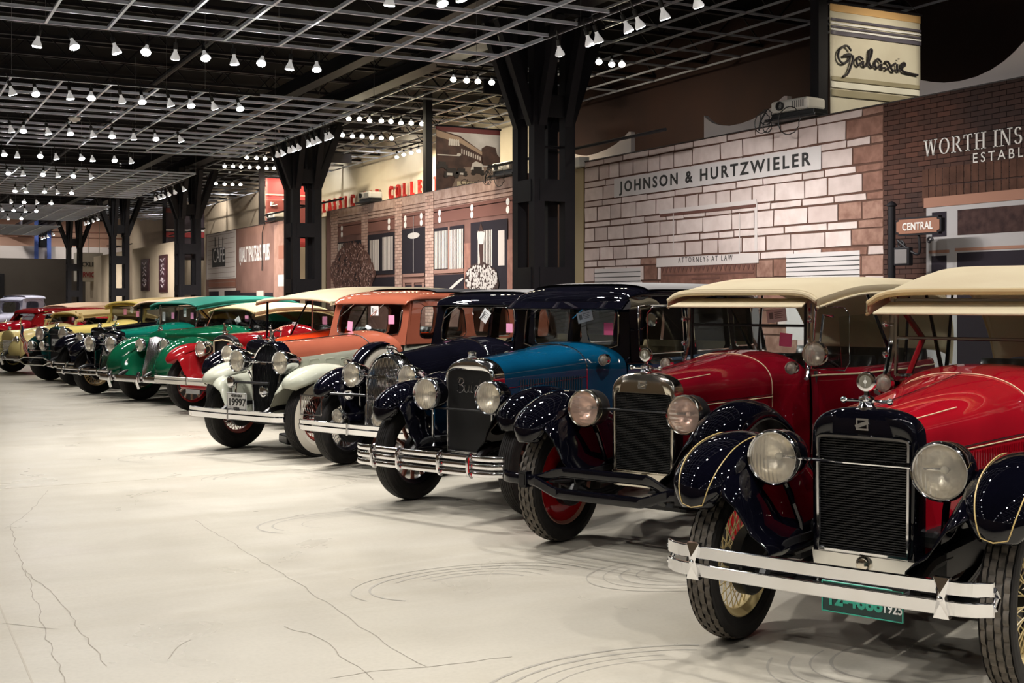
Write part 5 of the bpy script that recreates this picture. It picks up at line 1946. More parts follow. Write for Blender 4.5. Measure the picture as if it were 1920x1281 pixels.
def tub(root, plan, yend, z0, zb, m, doors=(), handles=CHROME, bead=None, trim=None, yfront=None, lowm=None):
    """lower body: both sides and the rounded back as one surface"""
    ys = [plan[0][0] + (plan[-1][0] - plan[0][0]) * k / 20 for k in range(21)]
    line = [(side_path(plan, y), y) for y in ys]
    w3, y3 = line[-1]
    for k in range(1, 13):
        t = k / 12 * PI / 2
        line.append((w3 * math.cos(t) ** .45 if k < 12 else 0.0, y3 + (yend - y3) * math.sin(t) ** .8))
    full = line + [(-x, y) for x, y in line[::-1][1:]]
    n = len(full)
    rings = []
    for i, (x, y) in enumerate(full):
        a, b = full[max(i - 1, 0)], full[min(i + 1, n - 1)]
        d = Vector((b[0] - a[0], b[1] - a[1], 0)).normalized()
        nx, ny = d.y, -d.x
        rings.append([(x + nx * o_, y + ny * o_, z) for o_, z in ((-.03, z0), (.004, z0 + .04), (.018, z0 + (zb - z0) * .35), (.022, z0 + (zb - z0) * .6), (.010, zb - .05), (.0, zb - .01), (-.012, zb), (-.04, zb - .004), (-.05, zb - .05), (-.05, z0 + .1))])
    o = MB().grid(rings, flip=True).build('body', m, parent=root, smooth=45)
    if bead is not None:
        MB().tube([(x, y, zb - .045) for x, y in [(q[0] + (.012 if q[0] > 0 else -.012), q[1]) for q in full]], .006, 6).build('belt_moulding', bead, parent=o)
    for (ya, yb_) in doors:
        for s_ in (1, -1):
            R2 = []
            for k in range(9):
                y = ya + (yb_ - ya) * k / 8
                x = side_path(plan, y)
                R2.append([(s_ * (x + o_ + .004), y, z) for o_, z in ((.006, z0 + .08), (.018, z0 + (zb - z0) * .35), (.022, z0 + (zb - z0) * .6), (.010, zb - .06), (.004, zb - .02))])
            dr = MB().grid(R2, flip=s_ > 0).build('door', m, parent=root, solid=.003)
            x = side_path(plan, yb_ - .08)
            MB().tube([(s_ * (x + .02), yb_ - .06, zb - .16), (s_ * (x + .055), yb_ - .06, zb - .16), (s_ * (x + .055), yb_ - .17, zb - .155)], .009, 8).build('door_handle', handles, parent=dr)
    fl_ = MB().box(-plan[0][1] * .9, plan[0][1] * .9, plan[0][0], yend - .15, z0 + .02, z0 + .05).build('floor_pan', INTERIOR, parent=root, smooth=0)
    return o


def canvas_top(root, st, hw, m, drop=.10, bead=None, fall=.07, ret=None, bows=(), name='canvas_top', n=3.0, rear_m=None):
    """st: stations (y, z crown, half width)"""
    S = smooth_path(st, 4)
    rings = []
    for (y, z, w_) in S:
        r = []
        for k in range(25):
            u = -1 + 2 * k / 24
            r.append((u * w_, y, z - drop * abs(u) ** n))
        r = [(r[0][0] * 1.004, y, z - drop - fall * .5), ] + r + [(r[-1][0] * 1.004, y, z - drop - fall * .5)]
        r[0] = (r[0][0], y, z - drop - fall)
        r[-1] = (r[-1][0], y, z - drop - fall)
        rings.append(r)
    o = MB().grid(rings, flip=False).build(name, m, parent=root, solid=.014, smooth=50)
    y, z, w_ = S[0]
    b = MB()
    b.tube([(p[0], p[1] - .012, p[2] - .012) for p in rings[0][1:-1]], .019, 8)
    for j in (0, -1):
        b.tube([(r[j][0], r[j][1], r[j][2]) for r in rings], .010, 6)
    b.build('edge_binding', bead or m, parent=o)
    for (yb_, pin_) in bows:
        zc = min(S, key=lambda q: abs(q[0] - yb_))
        MB().tube([(-zc[2] * .97, pin_[0], pin_[1]), (-zc[2] * .97, yb_, zc[1] - drop - .03), (zc[2] * .97, yb_, zc[1] - drop - .03), (zc[2] * .97, pin_[0], pin_[1])], .015, 6).build('top_bow', pin_[2], parent=o)
    return o


def tag_card(root, x, y, z, w_, h_, rot, m=PAPER, name='paper_tag', bars=True, rx=0):
    b = MB()
    b.cur = 0
    b.box(-w_, w_, -.002, 0, -h_, h_)
    if bars:
        b.cur = 1
        for q in range(4):
            b.box(-w_ * .2, w_ * (.7 - .15 * (q % 2)), -.0028, -.002, h_ * (.5 - .3 * q), h_ * (.6 - .3 * q))
        b.box(-w_ * .75, -w_ * .35, -.0028, -.002, -h_ * .4, h_ * .6)
    o = b.build(name, [m, mat('tag print grey', (0.22, 0.22, 0.22), .6)], parent=root, smooth=0)
    o.location = (x, y, z)
    o.rotation_euler = (rx, rot, 0)
    return o


def windshield(root, y, z0, z1, hw, frame, rake=.0, mid=None, curve=0.0, r=.012, posts=None, glass_m=None, postr=.018, low=None, hw1=None):
    hw1 = hw1 or hw
    def P(x, z, d=0):
        return (x, y + rake * (z - z0) + d, z)
    b = MB()
    rect_frame(b, P, hw, hw1, z0, z1, r)
    if mid:
        b.tube([P(-hw, mid), P(hw, mid)], r * .8, 6)
    o = b.build('windshield_frame', frame, parent=root)
    MB().add([P(-hw, z0), P(hw, z0), P(hw1, z1), P(-hw1, z1), P(-hw, z0, .004), P(hw, z0, .004), P(hw1, z1, .004), P(-hw1, z1, .004)], [(0, 1, 2, 3), (7, 6, 5, 4)]).build('windshield_glass', glass_m or GLASS, parent=o, smooth=0)
    if posts is not None:
        for s_ in (-1, 1):
            pb = MB()
            pb.tube(smooth_path([(s_ * (hw + .065), y - .12, z0 - .10), (s_ * (hw + .045), y - .05, z0 - .02), (s_ * (hw + .03), y - .01, z0 + .10), (s_ * (hw + .025), y + rake * .3, (z0 + z1) / 2), (s_ * (hw1 + .025), y + rake * (z1 - z0), z1 + .02)], 4), postr, 8)
            for zz_ in (z0 + .12, z0 + .30):
                pb.sphere((s_ * (hw + .05), y - .035, zz_), .020, 10)
                pb.tube([(s_ * (hw + .02), y, zz_), (s_ * (hw + .05), y - .035, zz_)], .009, 6)
            pb.build('windshield_post', posts, parent=o)
    return o


def chassis(root, p):
    wb, yr = p['wb'], p['rad'].get('y', -.24)
    b = MB()
    for s_ in (-1, 1):
        b.box(s_ * .33 - .03, s_ * .33 + .03, yr + .02, wb + .7, .42, .53)
        b.tube(smooth_path([(s_ * .33, yr + .1, .50), (s_ * .33, yr - .12, .50), (s_ * .33, yr - .26, .45), (s_ * .33, yr - .32, .39)], 3), .032, 8, radii=None)
    for y in (.3, 1.2, 2.2, wb + .5):
        b.box(-.33, .33, y, y + .06, .43, .50)
    f = b.build('chassis_frame', p.get('framem', CHASSIS), parent=root, smooth=40)
    tr = p['tr']
    for y in (0, wb):
        a = MB()
        a.tube([(-tr, y, p['R'] - .0), (-tr + .12, y, p['R'] - .02), (-.35, y, .31), (.35, y, .31), (tr - .12, y, p['R'] - .02), (tr, y, p['R'])], .028, 8)
        if y == 0:
            a.tube([(-tr + .08, .12, .31), (tr - .08, .12, .31)], .014, 6)
        else:
            a.sphere((0, wb, .33), .15, 12)
        a.build('axle', p.get('framem', CHASSIS), parent=root)
    for s_ in (-1, 1):
        for (yc, L) in ((0.02, .44), (wb, .55)):
            s = MB()
            for k in range(4):
                l = L * (1 - .2 * k)
                pts = [(s_ * .36, yc + l * q / 6, .36 - .018 * k + .10 * (abs(q) / 6 * l / L) ** 2) for q in range(-6, 7)]
                for q0, q1 in zip(pts, pts[1:]):
                    s.bar(q0, q1, .045, .014)
            s.build('leaf_spring', p.get('framem', CHASSIS), parent=root, smooth=0)
    u = MB()
    u.box(-.2, .2, .35, 1.35, .30, .62)
    u.tube([(.1, 1.3, .38), (.1, wb - .1, .34)], .03, 8)
    u.box(-.30, .30, yr + .1, .3, .52, .60)
    u.build('engine_underside', CHASSIS, parent=root, smooth=0, bevel=.03)
    for s_ in (-1, 1):
        rb = MB().box(s_ * .42 if s_ > 0 else -.74, .74 if s_ > 0 else -.42, p.get('rb0', 1.0), wb - .55, .33, .36).build('running_board', p.get('rbm', CHASSIS), parent=root, smooth=0, bevel=.008)
        MB().box(s_ * .40 - .01, s_ * .40 + .01, p.get('rb0', 1.0), wb - .55, .36, .48).build('splash_board', p.get('sbm', p['fm']), parent=rb, smooth=0)


def bumper_bar(mb, xs, yf, z, h, t, kind='flat'):
    """one horizontal bar along xs with front face y = yf(x)"""
    rings = []
    for x in xs:
        y = yf(x)
        if kind == 'flat':
            sec = [(y, z - h / 2), (y - t * .35, z - h / 2 + t * .3), (y - t * .35, z + h / 2 - t * .3), (y, z + h / 2), (y + t, z + h / 2), (y + t, z - h / 2)]
        else:
            sec = [(y - t * .6 * math.cos(a), z + h / 2 * math.sin(a)) for a in (-1.57, -1.1, -.55, 0, .55, 1.1, 1.57)] + [(y + t, z + h / 2), (y + t, z - h / 2)]
        rings.append([(x, a, b) for a, b in sec])
    mb.grid(rings, close=True, cap=True)


def bumper(root, kind, y, z, hw, m, clampm=None, wave=.04):
    clampm = clampm or m
    xs = [-hw + 2 * hw * k / 28 for k in range(29)]

    def yf(x):
        e = max(0, abs(x) - hw * .84) / (hw * .16)
        return y + .055 * e * e + .03 * (x / hw) ** 2
    bm = empty('bumper', (0, 0, 0), 0, root)
    cls = []

    def new():
        cls.append(MB())
        return cls[-1]
    if kind == 'double':
        for k, dz in enumerate((.038, -.038)):
            b = MB(); bumper_bar(b, xs, yf, z + dz, .055, .012); b.build('bumper_bar', m, parent=bm, smooth=35)
            for s_ in (-1, 1):
                b = MB()
        for x in (-hw * .76, hw * .76):
            cl = new()
            yy = yf(x) - .016
            V = [(x - .03, yy, z + .078), (x + .03, yy, z + .078), (x + .014, yy - .003, z), (x + .03, yy, z - .078), (x - .03, yy, z - .078), (x - .014, yy - .003, z), (x, yy - .016, z + .02), (x, yy - .016, z - .02)]
            V += [(a_, yy + .03, c_) for a_, b_, c_ in V[:6]]
            cl.add(V, [(0, 1, 6), (1, 2, 6), (2, 7, 6), (2, 3, 7), (3, 4, 7), (4, 5, 7), (5, 6, 7), (5, 0, 6)] + [(i, (i + 1) % 6, 8 + (i + 1) % 6, 8 + i) for i in range(6)])
            cl.sphere((x, yy - .012, z), .011, 10)
        for s_ in (-1, 1):
            cl = new()
            cl.tube([(s_ * hw, yf(hw) + .006, z + .038), (s_ * hw, yf(hw) + .05, z), (s_ * hw, yf(hw) + .006, z - .038)], .012, 8)
    elif kind == 'triple':
        for dz in (.056, 0, -.056):
            b = MB(); bumper_bar(b, xs, yf, z + dz, .040, .014, 'round'); b.build('bumper_bar', m, parent=bm, smooth=35)
        for x in (-hw * .66, -hw * .28, hw * .28, hw * .66):
            cl = new()
            yy = yf(x)
            cl.tube(smooth_path([(x, yy + .02, z + .082), (x, yy - .018, z + .066), (x, yy - .026, z), (x, yy - .018, z - .066), (x, yy + .02, z - .082)], 3), .014, 8)
    elif kind == 'crossed':      # two flat black bars, the middle of one dropping, of the other rising
        for s_ in (1, -1):
            rings = []
            for k in range(57):
                x = -hw + 2 * hw * k / 56
                a = abs(x) / hw
                t = min(1, max(0, (.66 - a) / .30))
                t = t * t * (3 - 2 * t)
                zz_ = z + s_ * .022 * (1 if a < .7 else 1) * 0 + s_ * wave * t
                yy = yf(x) + (.045 * t if s_ > 0 else -.004)
                rings.append([(x, yy, zz_ - .032), (x, yy - .007, zz_ - .022), (x, yy - .007, zz_ + .022), (x, yy, zz_ + .032), (x, yy + .012, zz_ + .032), (x, yy + .012, zz_ - .032)])
                if s_ > 0:
                    rings[-1] = [(a_, b_ + .014, c_) for a_, b_, c_ in rings[-1]]
            MB().grid(rings, close=True, cap=True).build('bumper_bar', m, parent=bm, smooth=35)
        for x in (-hw * .72, hw * .72):
            cl = new()
            yy = yf(x)
            cl.box(x - .028, x + .028, yy - .022, yy + .04, z - .05, z + .05)
            cl.box(x - .018, x + .018, yy - .027, yy - .022, z - .035, z + .035)
    elif kind == 'single':
        b = MB()
        rings = []
        for x in xs:
            yy = yf(x)
            rings.append([(x, yy + .01, z + .052), (x, yy - .006, z + .045), (x, yy - .002, z + .012), (x, yy - .012, z), (x, yy - .004, z - .045), (x, yy + .01, z - .052), (x, yy + .02, z - .045), (x, yy + .02, z + .045)])
        b.grid(rings, close=True, cap=True).build('bumper_bar', m, parent=bm, smooth=25)
        for x in (0,):
            cl = new()
            cl.box(x - .012, x + .012, yf(x) - .016, yf(x) + .02, z - .055, z + .055)
    elif kind == 'two':
        for dz in (.034, -.034):
            b = MB(); bumper_bar(b, xs, yf, z + dz, .036, .012, 'round'); b.build('bumper_bar', m, parent=bm, smooth=35)
        for x in (-hw * .62, 0, hw * .62):
            cl = new()
            cl.tube(smooth_path([(x, yf(x) + .02, z + .06), (x, yf(x) - .02, z + .045), (x, yf(x) - .026, z), (x, yf(x) - .02, z - .045), (x, yf(x) + .02, z - .06)], 3), .014, 8)
    elif kind == 'guards':
        b = MB(); bumper_bar(b, xs, yf, z, .10, .014, 'round'); b.build('bumper_bar', m, parent=bm, smooth=35)
        for x in (-hw * .45, hw * .45):
            cl = new()
            cl.tube(smooth_path([(x, yf(x) - .01, z + .10), (x, yf(x) - .045, z + .04), (x, yf(x) - .055, z), (x, yf(x) - .045, z - .05), (x, yf(x) - .01, z - .14)], 3), .03, 10, radii=None)
    elif kind == 'loop':         # bar opening into a six-sided loop in the middle
        for s_ in (1, -1):
            pts = []
            for k in range(41):
                x = -hw + 2 * hw * k / 40
                a = abs(x) / hw
                t = min(1, max(0, (.62 - a) / .22))
                pts.append((x, yf(x), z + s_ * (.012 + .06 * t)))
            MB().tube(pts, .013, 8).build('bumper_bar', m, parent=bm)
    brm = MB()
    for s_ in (-1, 1):
        brm.bar((s_ * .33, y + .36, z - .02), (s_ * .36, y + .03, z), .05, .012, up=(0, 0, 1))
    brm.build('bumper_bracket', CHASSIS, parent=bm, smooth=0)
    for q in cls:
        q.build('bumper_clamp', clampm, parent=bm, smooth=40)
    return bm


def plate(root, x, y, z, w_, h_, body, bg, fg, small=None, border=True, textsize=None, name='license_plate', rot=0):
    e = MB().box(-w_, w_, 0, .006, -h_, h_).build(name, bg, parent=root, smooth=0, bevel=.004)
    e.location = (x, y, z)
    e.rotation_euler = (rot, 0, 0)
    if border:
        b = MB()
        for (a, c) in (((-w_, -h_), (w_, -h_)), ((w_, -h_), (w_, h_)), ((w_, h_), (-w_, h_)), ((-w_, h_), (-w_, -h_))):
            b.tube([(a[0] * .97, -.002, a[1] * .95), (c[0] * .97, -.002, c[1] * .95)], .0028, 5)
        b.build('plate_border', fg, parent=e)
    t = text('plate_number', body, textsize or h_ * 1.25, (-w_ * .86, -.003, -h_ * .48), (R_(90), 0, 0), fg, e, .0015, bold=.003, fit=w_ * (1.72 if not small or small[1] else 1.3))
    if small:
        if small[1]:
            text('plate_state', small[0], h_ * .42, (0, -.003, h_ * .52), (R_(90), 0, 0), fg, e, .001, align='CENTER', bold=.001)
            text('plate_foot', small[1], h_ * .26, (0, -.003, -h_ * .88), (R_(90), 0, 0), fg, e, .001, align='CENTER', bold=.001)
        else:
            t2 = text('plate_year', small[0], h_ * .85, (w_ * .50, -.003, -h_ * .48), (R_(90), 0, 0), PAPER, e, .001, sx=.75, bold=.001)
    return e


F20 = [(-.42, .645), (-.40, .72), (-.34, .80), (-.22, .875), (-.06, .915), (.10, .918), (.25, .875), (.40, .79), (.55, .66), (.72, .50), (.90, .39), (1.08, .345)]


def build_car(p, label, group=None):
    root = empty('vintage_car', (p['o'][0], p['o'][1], 0), ROTZ)
    tag(root, label, 'car', group)
    p.setdefault('R', .375); p.setdefault('tr', .64); p.setdefault('wb', 3.0)
    rad = p['rad']
    chassis(root, p)
    ms = wheel_meshes(p['wk'], p['R'], p.get('rr', .265), p.get('tw', .135), p.get('tread', 'ribs'), p.get('wall', RUBBER), p['sm'], p.get('rimm', p['sm']), p.get('hubm', CHASSIS))
    for (x, y) in ((p['tr'], 0), (-p['tr'], 0), (p['tr'], p['wb']), (-p['tr'], p['wb'])):
        add_wheel(root, x, y, p['R'], ms, p['wk'], p.get('steer', 0) if y == 0 else 0)
    O, ly = radiator(root, rad)
    C = outl(*p['hoodC'])
    hd, rings = hood(root, O, ly, rad.get('depth', .11) - .012, C, p['ye'], p['hm'], p.get('louv'), p.get('lm'), p.get('hlow'), p.get('split'), p.get('hinge', CHROME), p.get('pinm'))
    if p.get('band'):
        MB().tube([(x * 1.004, y, z + .003) for (x, y, z) in rings[-1][3:-3]], .007, 6).build('hood_band', p['band'], parent=hd)
    W = outl(*p['cowlW'])
    cowl(root, C, p['ye'], W, p['yw'], p.get('cm', p['bm']))
    fp = p.get('fpath', F20)
    xin, xout = p.get('fx', (.50, .80))
    for s_ in (-1, 1):
        fender(root, s_, fp, xin, xout, p['fm'], p.get('crown', .05), p.get('lip', .05), p.get('web', (.30, .50, -.36, .9)), p.get('tipn', 3), p.get('fpin'), webm=p.get('webm'))
        wb, R = p['wb'], p['R']
        rp = [(wb - .62, .36), (wb - .55, .50), (wb - .42, .70), (wb - .25, .84), (wb - .02, .90), (wb + .22, .86), (wb + .40, .74), (wb + .50, .56), (wb + .54, .42)]
        fender(root, s_, rp, xin, xout, p['fm'], p.get('crown', .05), .05, None, 1, name='rear_fender')
    # lower body
    plan = p.get('plan') or [(p['yw'], W[0][0]), (p['yw'] + .6, .66), (p['wb'] - .2, .68), (p['wb'] + .25, .64)]
    tub(root, plan, p['wb'] + .75, .42, p.get('zb', 1.13), p['bm'], p.get('doors', ((p['yw'] + .08, p['yw'] + .70), (p['yw'] + .85, p['yw'] + 1.5))), p.get('handle', CHROME), p.get('bead'))
    LM = p['lamp']
    for s_ in (-1, 1):
        headlamp(root, s_ * LM.get('x', .375), LM.get('y', -.28), LM.get('z', .89), LM.get('R', .125), LM.get('L', .2), LM.get('m', CHROME), LM.get('rim', CHROME), LM.get('lens', LENS), LM.get('kind', 'drum'))
    lb = MB()
    x, y, z = LM.get('x', .375), LM.get('y', -.28) + LM.get('L', .2) * .4, LM.get('z', .89)
    if LM.get('bar', True) is True:
        bz = LM.get('barz', z)
        yb = min(LM.get('y', -.28) + .05, ly(bz) - .02)
        lb.tube([(-x, y, bz), (-x + .1, yb, bz), (x - .1, yb, bz), (x, y, bz)], .008, 8)
        lb.build('lamp_tie_bar', LM.get('barm', CHROME), parent=root)
    for s_ in (-1, 1):
        lb = MB()
        if LM.get('post') == 'vertical':
            lb.tube([(s_ * x, y, z - LM.get('R', .125) * .9), (s_ * x, y, z - .40)], .013, 8)
            lb.lathe([(.03, 0), (.02, .02), (.013, .03)], (s_ * x, y, z - .41), (0, 0, 1), 12)
        else:
            lb.tube([(s_ * x, y + .02, z - LM.get('R', .125) * .85), (s_ * (x - .02), y + .05, z - .18), (s_ * .33, y + .10, .58), (s_ * .33, y + .12, .50)], .016, 8)
        lb.build('lamp_bracket', LM.get('postm', p['fm']), parent=root)
    if p.get('bumper'):
        k, y, z, hw, m_ = p['bumper'][:5]
        bumper(root, k, y, z, hw, m_, p['bumper'][5] if len(p['bumper']) > 5 else None, p.get('wave', .04))
    # cabin
    seatm = p.get('seatm', LEATHER)
    yw = p['yw']
    seat(root, yw + .95, .54, seatm, .66)
    if p.get('rear_seat', True):
        seat(root, p['wb'] + .35, .56, seatm, .68, 'rear_seat')
    steering(root, .33, yw + .42, 1.10 + p.get('swz', 0), p.get('swm'))
    MB().box(-.52, .52, yw + .04, yw + .12, p.get('zb', 1.13) - .22, p.get('zb', 1.13) - .01).build('dashboard', INTERIOR, parent=root, smooth=0, bevel=.02)
    return root


def sedan_cab(root, y0, y1, zb, zr, m, roofm, wins, xb=.64, tum=.07, fz=None, hwf=.56, wsh=(-.47, .47, 1.22, 1.56), insert=None, visor=None, crown=.10, wn=5.0, rake=.10, rear=None, glassm=None, rubber=None, frame=None):
    """upper cabin of a closed car"""
    # windshield panel
    def PW(u, v, d):
        t = (v - zb) / (zr - zb)
        return (u * (1 - .05 * t), y0 + rake * t + d, v)
    b = MB()
    inner = hole_panel(b, PW, -hwf - .035, hwf + .035, zb - .02, zr + .02, wsh, wn, .04)
    c = b.build('windshield_surround', m, parent=root, smooth=40)
    fr = MB().tube([Vector(PW(u, v, -.004)) for u, v in inner], .008, 6, closed=True).build('windshield_frame', frame or CHROME, parent=c)
    g = [Vector(PW(u, v, .02)) for u, v in inner]
    MB().add(g, [tuple(range(len(g)))]).build('windshield_glass', glassm or GLASS, parent=c, smooth=0)
    # sides
    def PS(s_):
        def P(u, v, d):
            t = (v - zb) / (zr - zb)
            x = side_path([(y0, hwf + .05), (y0 + .5, xb), (y1 - .3, xb), (y1, xb - .05)], u)
            uu = u + (rake * t if u < y0 + .3 else 0)
            return (s_ * (x - tum * t - d), uu, v)
        return P
    for s_ in (1, -1):
        edges = [y0] + [(wins[i][1] + wins[i + 1][0]) / 2 for i in range(len(wins) - 1)] + [y1]
        sp = MB()
        gl = MB()
        tr_ = MB()
        for i, wv in enumerate(wins):
            inn = hole_panel(sp, PS(s_), edges[i], edges[i + 1], zb - .01, zr + .03, (wv[0], wv[1], wv[2], wv[3]), wn, .05)
            g = [PS(s_)(u, v, .025) for u, v in inn]
            gl.add(g, [tuple(range(len(g)))])
            tr_.tube([Vector(PS(s_)(u, v, -.002)) for u, v in inn], .006, 5, closed=True)
        so = sp.build('cabin_side', m, parent=root, smooth=40)
        gl.build('side_glass', glassm or GLASS, parent=so, smooth=0)
        tr_.build('window_moulding', frame or CHROME, parent=so)
    # roof
    rings = []
    prof = [(y0 + rake - .06, -.035, .01, hwf - .02), (y0 + rake - .03, .0, .03, hwf + .0), (y0 + rake + .05, .02, crown * .55, hwf + .02), (y0 + rake + .25, .03, crown * .85, xb - tum + .015), (y0 + rake + .7, .03, crown, xb - tum + .02), (y1 - .6, .03, crown, xb - tum + .02), (y1 - .2, .02, crown * .9, xb - tum), (y1 - .02, -.06, crown * .7, xb - tum - .04), (y1 + .08, -.20, crown * .4, xb - tum - .06), (y1 + .12, zb - zr, .02, xb - .06)]
    prof = smooth_path(prof, 3)
    for (y, dz, c_, hw) in prof:
        r = []
        for k in range(27):
            t = PI * k / 26
            cc = math.cos(t)
            r.append((hw * math.copysign(abs(cc) ** .55, cc), y, zr + dz + c_ * max(0.0, math.sin(t)) ** .75))
        rings.append(r)
    ro = MB().grid(rings, flip=True).build('roof', roofm, parent=root, smooth=50, solid=.012)
    if insert is not None:
        im, ya, yb_, u_ = insert
        R2 = []
        for (y, dz, c_, hw) in smooth_path([q for q in prof if ya <= q[0] <= yb_], 1):
            r = []
            for k in range(17):
                t = PI / 2 + (k - 8) / 8 * PI / 2 * u_
                cc = math.cos(t)
                r.append((hw * math.copysign(abs(cc) ** .55, cc), y, zr + dz + c_ * max(0.0, math.sin(t)) ** .75 + .018))
            R2.append(r)
        MB().grid(R2, flip=True).build('roof_insert', im, parent=ro, smooth=50)
    if visor:
        vm, vl, vz = visor
        pts = [(-hwf - .01, y0 + rake * .9, zr + .0), (hwf + .01, y0 + rake * .9, zr + .0), (hwf + .03, y0 + rake * .9 - vl, zr - vz), (-hwf - .03, y0 + rake * .9 - vl, zr - vz)]
        MB().prism(pts, (0, 0, .012)).build('sun_visor', vm, parent=ro, smooth=0, bevel=.004)
        for s_ in (-1, 1):
            MB().prism([(s_ * (hwf + .01), y0 + rake * .9, zr), (s_ * (hwf + .03), y0 + rake * .9 - vl, zr - vz), (s_ * (hwf + .01), y0 + rake * .9, zr - vz * .9)], (.01 * s_, 0, 0)).build('visor_bracket', vm, parent=ro, smooth=0)
    MB().box(-.5, .5, y1 - .25, y1 - .2, zb - .3, zb + .02).build('parcel_shelf', INTERIOR, parent=root, smooth=0)
    # wipers
    wp_ = MB()
    for s_ in (-.28, .22):
        a = Vector(PW(s_, zr - .02, -.02))
        e_ = Vector(PW(s_ - .17, zr - .15, -.03))
        wp_.tube([a, e_], .004, 5).tube([a + Vector((0, .01, .01)), a], .010, 6)
        d = (e_ - a) * .62
        wp_.tube([a + d * .35, a + d * 1.75], .005, 5)
    wp_.build('wipers', CHROME, parent=c)
    return c
# ================================================================ the row of cars
RED1 = paint('bright red lacquer', (0.36, 0.005, 0.014), (0.31, 0.004, 0.012))
MAROON = paint('maroon lacquer', (0.20, 0.004, 0.012), (0.16, 0.003, 0.010))
BLUE = paint('peacock blue lacquer', (0.002, 0.062, 0.135), (0.002, 0.052, 0.115))
TERRA = paint('terracotta lacquer', (0.27, 0.078, 0.045), (0.25, 0.07, 0.041))
GREYG = paint('pale grey green lacquer', (0.44, 0.45, 0.37), (0.41, 0.42, 0.345))
ORANGE = paint('orange red lacquer', (0.80, 0.055, 0.010))
DRED = paint('dark red lacquer', (0.24, 0.007, 0.010))
GREEN = paint('emerald lacquer', (0.005, 0.105, 0.048), (0.005, 0.09, 0.042))
TEAL = paint('teal lacquer', (0.003, 0.135, 0.095))
DGREEN = paint('dark green lacquer', (0.004, 0.035, 0.034))
YELLOW = paint('straw yellow lacquer', (0.70, 0.56, 0.17))
PYELLOW = paint('pale yellow lacquer', (0.68, 0.56, 0.24))
LAV = paint('pale lavender lacquer', (0.66, 0.66, 0.80))
CREAMP = paint('cream lacquer', (0.72, 0.62, 0.42))
CREAMW = mat('cream wheel enamel', (0.68, 0.55, 0.28), 0.35)
GOLDW = mat('gold wheel enamel', (0.55, 0.38, 0.17), 0.35, 0.3)
REDW = paint('red disc enamel', (0.42, 0.008, 0.012))
WOODW = mat('varnished wood spokes', (0.22, 0.065, 0.035), 0.35, coat=.6, noise=(9, (0.16, 0.045, 0.025)))
RUSTW = mat('brick red wheel enamel', (0.24, 0.045, 0.032), 0.35)
PALEW = mat('pale wood spokes', (0.55, 0.42, 0.32), 0.4, noise=(9, (0.48, 0.36, 0.27)))
DARKW = mat('dark wheel enamel', (0.015, 0.013, 0.02), 0.3)
CANVAS = mat('cream canvas', (0.74, 0.64, 0.44), 0.85, noise=(1.6, (0.68, 0.57, 0.38)), bump=(120, 0.12))
CANVAST = mat('tan canvas', (0.66, 0.50, 0.30), 0.85, noise=(1.6, (0.60, 0.45, 0.26)), bump=(120, 0.12))
CANVASY = mat('yellow tan canvas', (0.70, 0.52, 0.24), 0.85, noise=(1.6, (0.64, 0.47, 0.21)))
CANVASP = mat('peach canvas', (0.76, 0.54, 0.38), 0.85, noise=(1.6, (0.70, 0.50, 0.34)))
CANVASG = mat('teal canvas', (0.020, 0.23, 0.17), 0.55, noise=(1.6, (0.018, 0.20, 0.15)))
EDGING = mat('canvas edging', (0.62, 0.46, 0.24), 0.8)
GREYROOF = mat('grey roof fabric', (0.10, 0.098, 0.098), 0.7, bump=(90, 0.15))
DGREY = mat('charcoal roof fabric', (0.035, 0.035, 0.04), 0.6)
GOLD = mat('gold pinstripe', (0.55, 0.40, 0.16), 0.4)
CREAML = mat('cream pinstripe', (0.75, 0.62, 0.40), 0.4)
SILV = mat('brushed bright metal', (0.78, 0.77, 0.74), 0.28, 1.0)
PLG = mat('plate dark green', (0.006, 0.035, 0.035), 0.35)
PLT = mat('plate green figures', (0.03, 0.36, 0.26), 0.4)
PLW = mat('plate white', (0.72, 0.72, 0.72), 0.4)

# ---------- 1: bright red tourer with black fenders ----------
c1 = build_car(dict(
    o=(3.917, 4.080), wk='wire', sm=CREAMW, rimm=CREAMW, hubm=CHASSIS, tread='blocks', R=.375, rr=.268, tw=.14, tr=.65,
    rad=dict(y=-.06, z0=.47, zs=.985, z1=1.125, hb=.238, hs=.243, n=2.7, mat=BLACKP, edge=CHROME, side=.036, top=.127, ni=6, emblem=True, mascot='meter', crankhole=True, apm=SILV, ez=1.055),
    hoodC=(.37, .37, .55, .98, 1.215, 2.4), ye=1.25, hm=RED1, cowlW=(.57, .57, .45, .98, 1.245, 2.4), yw=1.80, bm=RED1, cm=RED1, fm=NAVYP,
    louv=(.42, 1.12, .74, .90, 26, 'bars'), lm=RED1, pinm=CREAML, fpin=GOLD, fx=(.50, .82), crown=.05,
    fpath=[(-.37, .665), (-.36, .74), (-.30, .815), (-.19, .875), (-.05, .91), (.10, .915), (.25, .875), (.40, .79), (.55, .66), (.72, .50), (.90, .39), (1.08, .345)],
    lamp=dict(x=.375, y=-.16, z=.89, R=.126, L=.19, m=BLACKP, rim=CHROME, barm=CHROME, lens=LENS, kind='drum'),
    bumper=('double', -.62, .478, .70, CHROME), bead=CREAML, zb=1.13),
    'bright red open touring car with black fenders, cream spoked wheels and green licence plate')
for (x, z_) in ((0, 0),):
    plate(c1, .15, -.44, .375, .175, .065, '12-4688', PLG, PLT, small=('1925', None))
windshield(c1, 1.82, 1.16, 1.60, .56, CHROME, rake=.06, mid=1.38, posts=CHROME, postr=.022)
